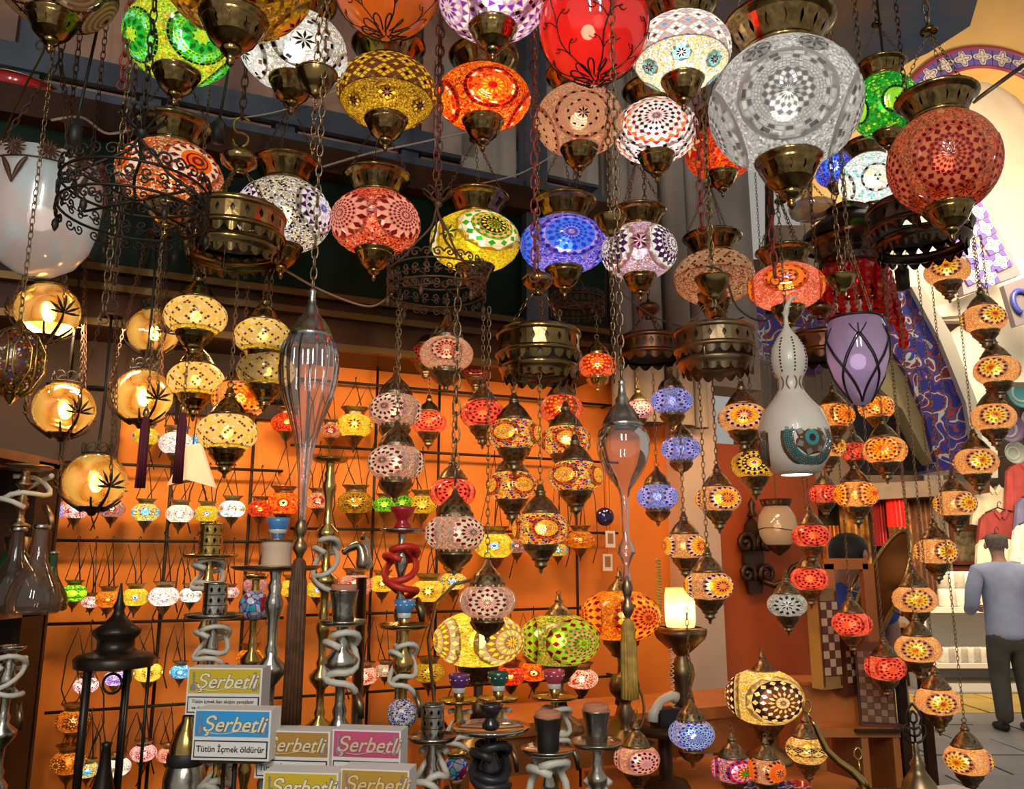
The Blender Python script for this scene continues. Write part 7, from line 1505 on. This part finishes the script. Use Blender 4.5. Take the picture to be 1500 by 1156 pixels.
# ------------------------------------------------------------------ right hand corner: sconce, telephone, shelf, game boxes
def sconce():
    w = PW(1101, 815, .02); m = pxm(1101, 815, w.y)*1.15; rt = empty('iron_sconce', w, 'dark scrolled iron wall sconce on the red orange wall', 'sconce', rz=ALPHA); IM = principled('dark_scroll_iron', (.09, .055, .035), .4, .7)
    pl = MB(); pl.prism([(-10*m, -46*m), (10*m, -46*m), (16*m, 0), (9*m, 40*m), (0, 50*m), (-9*m, 40*m), (-16*m, 0)], -.02); part('back_plate', pl.mesh('back_plate', [IM]), rt)
    for s in (-1, 1):
        for zc, r in ((16, 15), (-22, 13)):
            part('scroll', MB().tube([q for q in spiral((s*16*m, -.035, zc*m), r*m, Vector((s, 0, 0)), Vector((0, 0, 1)), 1.6, 18)], 3.4*m, 6).mesh('scroll', [IM]), rt)
    part('arm', MB().tube([(8*m, -.03, -30*m), (20*m, -.06, -36*m), (30*m, -.1, -30*m), (34*m, -.13, -14*m), (42*m, -.16, -8*m), (50*m, -.18, -14*m), (52*m, -.18, -26*m)], 4*m, 7).mesh('arm', [IM]), rt)
    part('finial', MB().lathe([(.002, 74*m), (5*m, 66*m), (3*m, 58*m), (8*m, 50*m)], 10, c=(0, -.02, 0)).mesh('finial', [IM]), rt)
    part('nozzle', MB().lathe([(5*m, -26*m), (10*m, -34*m), (12*m, -42*m), (6*m, -44*m)], 14, c=(52*m, -.18, 0)).mesh('nozzle', [IM]), rt)
sconce()
def face_lamp():
    w = PW(1139, 772, .16); m = pxm(1139, 772, w.y); rt = empty('painted_shade', w, 'pale painted glass shade with a dark line and flower, hung above the iron sconce', 'lamp')
    part('shade', MB().lathe([(12*m, -28*m), (20*m, -24*m), (26*m, -12*m), (28*m, 2*m), (26*m, 16*m), (20*m, 26*m), (17*m, 30*m)], 26).mesh('shade', [plain_glass('pale_painted_glass', (.8, .62, .46), .05, 0, .3, .1, .5)]), rt)
    part('rim', MB().holes((20*m, 30*m), (24*m, 40*m), 14, 0, (.5, .6)).mesh('rim', [BRONZE]), rt); part('bottom_cup', MB().lathe([(18*m, -26*m), (14*m, -32*m), (6*m, -38*m), (.002, -42*m)], 16).mesh('bottom_cup', [BRONZE]), rt)
    part('painted_line', MB().tube([(28.4*m*math.cos(a), 28.4*m*math.sin(a), -4*m + 2*m*math.sin(2*a)) for a in [2*PI*k/24 for k in range(24)]], .6*m, 4, closed=True).mesh('painted_line', [BLACKC]), rt)
    part('bulb', m_bulb('warm', 9), rt, (0, 0, 0), 6*m); chain(rt, (0, 0, 36*m), (0, 0, CEIL + .02 - w.z), .016, BRONZE)
face_lamp()
def phone():
    Y = 2.5; p = P(975, 1064, Y); m = pxm(975, 1050, Y); rt = empty('telephone', p, 'old telephone with cream handset beside the bronze lamps', 'telephone', rz=.4)
    part('handset', MB().tube([(-22*m, 0, 8*m), (-20*m, 0, 20*m), (-6*m, 0, 36*m), (12*m, 0, 42*m), (20*m, 0, 38*m)], [9*m, 8*m, 6.5*m, 7*m, 9*m], 10).mesh('handset', [principled('cream_plastic', (.7, .62, .5), .35)]), rt)
    part('body', MB().box((6*m, .01, 12*m), (40*m, .06, 24*m)).mesh('body', [BLACKC]), rt)
    pts = [(14*m + 3*m*math.cos(k*.9), 3*m*math.sin(k*.9), 24*m + k*m*.95) for k in range(90)]; part('coiled_cord', MB().tube(pts, .8*m, 4).mesh('coiled_cord', [principled('cream_plastic', (.7, .62, .5), .35)]), rt)
    z = p.z - SHZ; lt = empty('phone_stool', Vector((p.x, p.y + .02, SHZ)), 'small round stand under the telephone', 'stand'); part('top', MB().lathe([(.002, z - .02), (.1, z - .02), (.1, z), (.002, z)], 24).mesh('top', [WOOD]), lt); part('column', MB().lathe([(.07, 0), (.06, .02), (.02, .03), (.02, z - .02)], 14).mesh('column', [WOOD]), lt)
phone()
p = P(965, 850, 2.7); m = pxm(965, 850, 2.7); o = part('spring_cord', MB().tube([(p.x + 4*m*math.cos(k*1.1), p.y + 4*m*math.sin(k*1.1), p.z + .07 - k*.0016) for k in range(140)], .0022, 4).mesh('spring_cord', [principled('yellow_cord', (.6, .45, .12), .5)])); tag(o, 'curly yellow cord beside the lit cream shade', 'cord')
def game_shelf():
    Y = 3.0; a = P(1198, 1082, Y); b = P(1318, 1082, Y); rt = empty('orange_shelf', Vector(((a.x+b.x)/2, Y + .14, 0)), 'orange wooden shelf unit with open cubbies at the street corner', 'shelf'); w = b.x - a.x; zt1 = P(1250, 1066, Y).z
    zt2 = P(1220, 1005, Y).z
    for z, x0, x1 in ((zt1, -w/2, w/2), (zt1 - .36, -w/2, w/2), (.04, -w/2, w/2)): part('shelf_board', MB().box(((x0+x1)/2, 0, z - .015), (x1-x0, .30, .03)).mesh('shelf_board', [ORANGEW]), rt)
    for x in (-w/2 + .012, 0.02, w/2 - .012): part('side_panel', MB().box((x, 0, zt1/2 - .015), (.024, .28, zt1 - .03)).mesh('side_panel', [ORANGEW]), rt)
    part('end_board', MB().box((w/2 + .02, 0, zt1/2), (.03, .3, zt1)).mesh('end_board', [WOOD]), rt)
    ub = empty('upper_shelf_box', Vector((a.x + .10, Y + .18, zt1)), 'orange wooden block standing on the shelf under the checkered box', 'block'); hb = zt2 - zt1
    part('body', MB().box((0, 0, hb/2 - .006), (.2, .16, hb - .012)).mesh('body', [ORANGEW]), ub); part('cap', MB().box((0, 0, hb - .006), (.22, .18, .012)).mesh('cap', [ORANGEW]), ub)
    return a.x, Y, zt1, zt2, w
gx, gY, gz1, gz2, gw = game_shelf()
LW, DW, GW = principled('maple_square', (.68, .5, .3), .4), principled('walnut_square', (.13, .04, .02), .4), principled('olive_wood', (.45, .26, .07), .4, 0, .3, 9)
def game_box(x, y, w, h, Y, rz, label, cols, rows, sq, z=None, mats=None, frame=GW, mats2=None):
    p = P(x, y, Y); m = pxm(x, y, Y); W_, H_ = w*m, h*m; rt = empty('game_box', p, label, 'game box', 'inlaid game boxes', rz); A_, B_ = mats or (LW, DW)
    part('case', MB().box((0, .03, 0), (W_, .05, H_)).mesh('case', [frame]), rt)
    part('field', MB().box((0, .003, 0), (sq*cols*m + .006, .006, sq*rows*m + .006)).mesh('field', [DW]), rt)
    ms = [cached(('sqr', sq, Y, k.name), lambda k=k: MB().box((0, 0, 0), (sq*m*.94, .004, sq*m*.94)).mesh('square', [k])) for k in (A_, B_)]
    for i in range(cols):
        for j in range(rows): part('square', ms[(i+j) % 2], rt, ((i - (cols-1)/2)*sq*m, -.001, (j - (rows-1)/2)*sq*m))
    for s in (-1, 1): part('border_strip', MB().box((s*W_*.44, .003, 0), (W_*.05, .006, H_*.94)).mesh('border_strip', [DW]), rt)
    return rt
game_box(1217, 935, 40, 142, 3.0, R_(28), 'checkered chess box in yellow wood leaning at the left of the corner shelf', 3, 9, 11.5)
game_box(1246, 972, 26, 88, 3.05, R_(32), 'dark inlaid box squeezed behind the checkered chess box', 2, 6, 9, frame=DW)
b_ = game_box(1283, 1006, 50, 124, 3.0, R_(-18), 'large dark inlaid box with small squares, standing on a wooden block', 5, 11, 9, mats=(principled('inlay_grey', (.32, .22, .14), .4), principled('inlay_brown', (.17, .07, .03), .4)), frame=DW)
p = P(1283, 1066, 3.0); bz = b_.location.z - 62*pxm(1283, 1006, 3.0); o = part('plinth_block', MB().box((p.x, 3.04, (bz + gz1)/2), (.16, .16, max(.01, bz - gz1))).mesh('plinth_block', [WOOD])); tag(o, 'dark wooden block under the large inlaid box', 'block')
def oval_tray():
    p = P(1288, 870, 4.2); m = pxm(1288, 870, 4.2); rt = empty('oval_tray', p, 'tilted oval brass rimmed mirror tray standing behind the shelf', 'tray'); rt.rotation_euler = (R_(-10), R_(24), R_(-50))
    part('rim', MB().tube([(26*m*math.cos(u), 0, 100*m*math.sin(u)) for u in [2*PI*k/40 for k in range(40)]], 3.4*m, 7, closed=True).mesh('rim', [GOLD]), rt)
    part('plate', MB().prism([(25*m*math.cos(u), 100*m*math.sin(u)) for u in [2*PI*k/40 for k in range(40)]], .012).mesh('plate', [principled('amber_mirror', (.35, .2, .08), .15, .9)]), rt)
    for s in (-1, 1): part('handle', MB().tube([(s*26*m, 0, -12*m), (s*40*m, 0, -14*m), (s*40*m, 0, 14*m), (s*26*m, 0, 12*m)], 3*m, 6).mesh('handle', [GOLD]), rt)
    z = p.z - 92*m; st = empty('tray_stand', Vector((p.x, p.y, 0)), 'wooden stand under the oval tray', 'stand'); part('top', MB().box((0, 0, z - .02), (.3, .3, .04)).mesh('top', [WOOD]), st)
    for sx in (-1, 1):
        for sy in (-1, 1): part('leg', MB().box((sx*.12, sy*.12, (z-.04)/2), (.04, .04, z - .04)).mesh('leg', [WOOD]), st)
oval_tray()
a = P(1204, 826, 3.9); b = P(1268, 826, 3.9); rt = empty('wooden_rail', a, 'light orange wooden rail behind the coral pendants, at the corner', 'rail'); part('rail', MB().box(((b.x-a.x)/2, 0, 0), (b.x-a.x, .05, .05)).mesh('rail', [ORANGEW]), rt); part('post', MB().box((b.x-a.x, 0, -a.z/2), (.05, .05, a.z)).mesh('post', [ORANGEW]), rt); part('post', MB().box((0.02, 0, -a.z/2), (.05, .05, a.z)).mesh('post', [ORANGEW]), rt)
# openwork finial on a bronze incense burner, bottom right
def finial():
    Y = 1.95; p = P(1348, 1165, Y); m = pxm(1348, 1100, Y); rt = empty('openwork_burner', p, 'dark bronze burner with tall openwork leaf finial, bottom right', 'burner')
    part('bowl', MB().lathe([(24*m, -20*m), (25*m, 4*m), (23*m, 16*m), (14*m, 28*m), (9*m, 36*m), (11*m, 42*m), (7*m, 48*m), (4*m, 56*m), (5*m, 62*m), (2.5*m, 72*m)], 22).mesh('bowl', [BRONZE]), rt)
    mb = MB(); T = lambda pts: mb.tube([(x*m, 0, z*m) for x, z in pts], 1.9*m, 5)
    outer = [(0, 70), (10, 74), (17, 84), (16, 94), (9, 98), (12, 106), (8, 116), (0, 126)]
    for s in (-1, 1):
        T([(s*x, z) for x, z in outer]); T([(s*x, z) for x, z in ((0, 80), (6, 82), (10, 88), (7, 93), (0, 90))]); T([(s*x, z) for x, z in ((0, 98), (5, 102), (5, 110), (0, 116))])
    T([(0, 70), (0, 98)]); part('leaf_finial', mb.mesh('leaf_finial', [principled('dark_cast_bronze', (.05, .035, .025), .45, .8)]), rt)
    z = p.z - 20*m; st = empty('book_table', Vector((p.x + .05, Y + .05, 0)), 'small table with papers under the bronze burner', 'table'); part('top', MB().box((0, 0, z - .012), (.24, .26, .024)).mesh('top', [WOOD]), st)
    for sx in (-1, 1):
        for sy in (-1, 1): part('leg', MB().box((sx*.1, sy*.1, (z-.024)/2), (.03, .03, z - .024)).mesh('leg', [WOOD]), st)
    bk = empty('open_book', Vector((p.x + .10, Y + .06, z)), 'pale papers with a dark green cover beside the bronze burner', 'book', rz=.3)
    part('cover', MB().box((0, 0, .006), (.14, .1, .012)).mesh('cover', [principled('dark_green_cover', (.03, .05, .035), .5)]), bk); part('pages', MB().box((-.01, 0, .018), (.13, .09, .012)).mesh('pages', [CARD]), bk)
finial()
# brass coil ewer handle and glasses at the bottom right
def ewer():
    Y = 2.0; p = P(1215, 1165, Y); m = pxm(1215, 1100, Y); rt = empty('brass_ewer', p, 'brass ewer spout curving up with a ring, right of the cream green pendant', 'ewer')
    part('spout', MB().tube([(x*m, 0, z*m) for x, z in ((-20, 104), (-14, 96), (-8, 80), (0, 62), (16, 46), (34, 34), (48, 20), (54, 4))], [3*m, 4*m, 4.5*m, 5*m, 5.5*m, 6*m, 7*m, 8*m], 8).mesh('spout', [GOLD]), rt)
    for x, z, r in ((-24, 122, 9), (46, 56, 8)): part('ring', MB().tube([((x + r*math.cos(u)*.7)*m, 0, (z + r*math.sin(u))*m) for u in [2*PI*k/14 for k in range(14)]], 1.6*m, 5, closed=True).mesh('ring', [GOLD]), rt)
    part('ring_stem', MB().tube([(46*m, 0, 48*m), (48*m, 0, 22*m)], 1.6*m, 5).tube([(-20*m, 0, 104*m), (-23*m, 0, 114*m)], 1.6*m, 5).mesh('ring_stem', [GOLD]), rt, kind='stuff')
    part('body', MB().lathe([(20*m, 0 - .05), (30*m, -.03), (34*m, 0), (20*m, 14*m), (9*m, 20*m)], 20, c=(54*m, 0, -.02)).mesh('body', [GOLD]), rt)
    z = p.z - .07; st = empty('ewer_stand', Vector((p.x - .0, Y, 0)), 'dark stand under the brass ewer and tea glasses', 'stand'); part('top', MB().box((0, 0, z - .015), (.26, .2, .03)).mesh('top', [WOOD]), st); part('column', MB().lathe([(.14, 0), (.12, .03), (.03, .06), (.03, z - .03)], 14).mesh('column', [WOOD]), st)
    for k, (dx, dy, l) in enumerate(((-.115, -.06, 'small rosy tea glass at the bottom edge, left of two'), (-.035, -.075, 'small rosy tea glass at the bottom edge, right of two'))):
        g = empty('tea_glass', Vector((p.x - .0 + dx + .03, Y + dy, z)), l, 'glass', 'rosy tea glasses'); part('glass', MB().lathe([(.018, 0), (.022, .004), (.018, .03), (.024, .066), (.022, .066), (.016, .03), (.016, .008)], 18).mesh('glass', [plain_glass('rosy_glass', (.8, .45, .4), .6, 0, .5, .03)]), g); part('gilt_rim', MB().tube([(.0235*math.cos(2*PI*k/18), .0235*math.sin(2*PI*k/18), .066) for k in range(18)], .0012, 4, closed=True).mesh('gilt_rim', [GOLD]), g)
ewer()
def misc():
    p = PW(886, 757, .1); m = pxm(886, 757, p.y); rt = empty('evil_eye_disc', p, 'dark blue glass eye disc hanging beside the short glass drop', 'ornament'); ax = Matrix.Rotation(PI/2, 3, 'X')
    part('disc', MB().lathe([(.001, 3*m), (10*m, 2.4*m), (13.5*m, 0), (.001, -2*m)], 24, ax=ax).mesh('disc', [principled('navy_glass', (.012, .01, .09), .1, 0, coat=.5)]), rt); part('cord', MB().tube([(0, 0, 13*m), (0, 0, zR[1] - p.z)], .0015, 4).mesh('cord', [BLACKC]), rt)
    for k, (x, y, l) in enumerate(((894, 790, 'small pale photo card hung beside the short glass drop, upper one'), (890, 824, 'small pale photo card hung beside the short glass drop, lower one'))):
        q = PW(x, y, .1); c = empty('photo_card', q, l, 'card', 'small cards on the back wall', rz=ALPHA); part('card', MB().box((0, 0, 0), (16*m, .003, 24*m)).mesh('card', [CARD]), c); part('picture', MB().box((0, -.002, 1*m), (9*m, .002, 15*m)).mesh('picture', [principled('card_picture', (.35, .14, .06), .5)]), c)
        part('thread', MB().tube([(0, 0, 12*m), (0, 0, zR[1] - q.z)], .001, 3).mesh('thread', [BLACKC]), c)
    p = P(560, 815, 2.2); m = pxm(540, 815, 2.2); rt = empty('horse_figurine', P(530, 838, 2.2), 'small brass horse head figurine behind the tall brass hookah', 'figurine')
    part('head', skin_mesh('head', [((0, 0, 0), 13*m), ((2*m, 0, 22*m), 11*m), ((-4*m, 0, 40*m), 9*m), ((-20*m, 0, 34*m), 6*m), ((-30*m, 0, 26*m), 5*m)], [(0, 1), (1, 2), (2, 3), (3, 4)], SILVER), rt)
    for s in (-1, 1): part('ear', MB().tube([(-1*m, s*4*m, 46*m), (1*m, s*5*m, 58*m)], [3*m, .5*m], 5).mesh('ear', [SILVER]), rt)
    part('mane', MB().prism([(8*m, 0), (16*m, 10*m), (12*m, 26*m), (8*m, 48*m), (2*m, 52*m), (4*m, 30*m)], 4*m).mesh('mane', [SILVER]), rt)
    z = rt.location.z - 12*m - ZT; part('column', MB().lathe([(.05, -z - 12*m), (.045, -z), (.015, -z + .03), (.014, -10*m), (14*m, -8*m)], 14).mesh('column', [SILVER]), rt)
misc()
for k, (x, c_, l_) in enumerate(((1092, (.015, .02, .2), 'navy patterned bowl at the bottom edge, left of two navy ones'), (1146, (.015, .02, .22), 'navy patterned bowl at the bottom edge beside the red bowl'), (1170, (.5, .015, .02), 'red bowl at the bottom edge under the cream green pendant'))):
    q = P(x, 1163, 2.45); m = pxm(x, 1150, 2.45); z = q.z; b = empty('glazed_bowl', Vector((q.x, q.y, SHZ)), l_, 'bowl', 'small glazed bowls at the bottom edge'); h = max(.02, z + 14*m - SHZ)
    part('bowl', MB().lathe([(8*m, 0), (9*m, .006), (8*m, .01), (16*m, h*.5), (19*m, h), (17.5*m, h), (14*m, h*.5), (.002, .014)], 22).mesh('bowl', [CER('bowl%d' % k, c_)]), b); part('painted_dots', MB().tube([(18.4*m*math.cos(2*PI*j/18), 18.4*m*math.sin(2*PI*j/18), h*.86 + .004*(j % 2)) for j in range(18)], .8*m, 4, closed=True).mesh('painted_dots', [CER('white', (.7, .66, .6))]), b)
for o in COL.objects:
    if o.type == 'MESH' and o.parent is None and not o.get('kind') and not o.get('label'): print('UNTAGGED', o.name)
    if o.type == 'EMPTY' and not any(c.type == 'MESH' for c in o.children): print('EMPTYROOT', o.name)
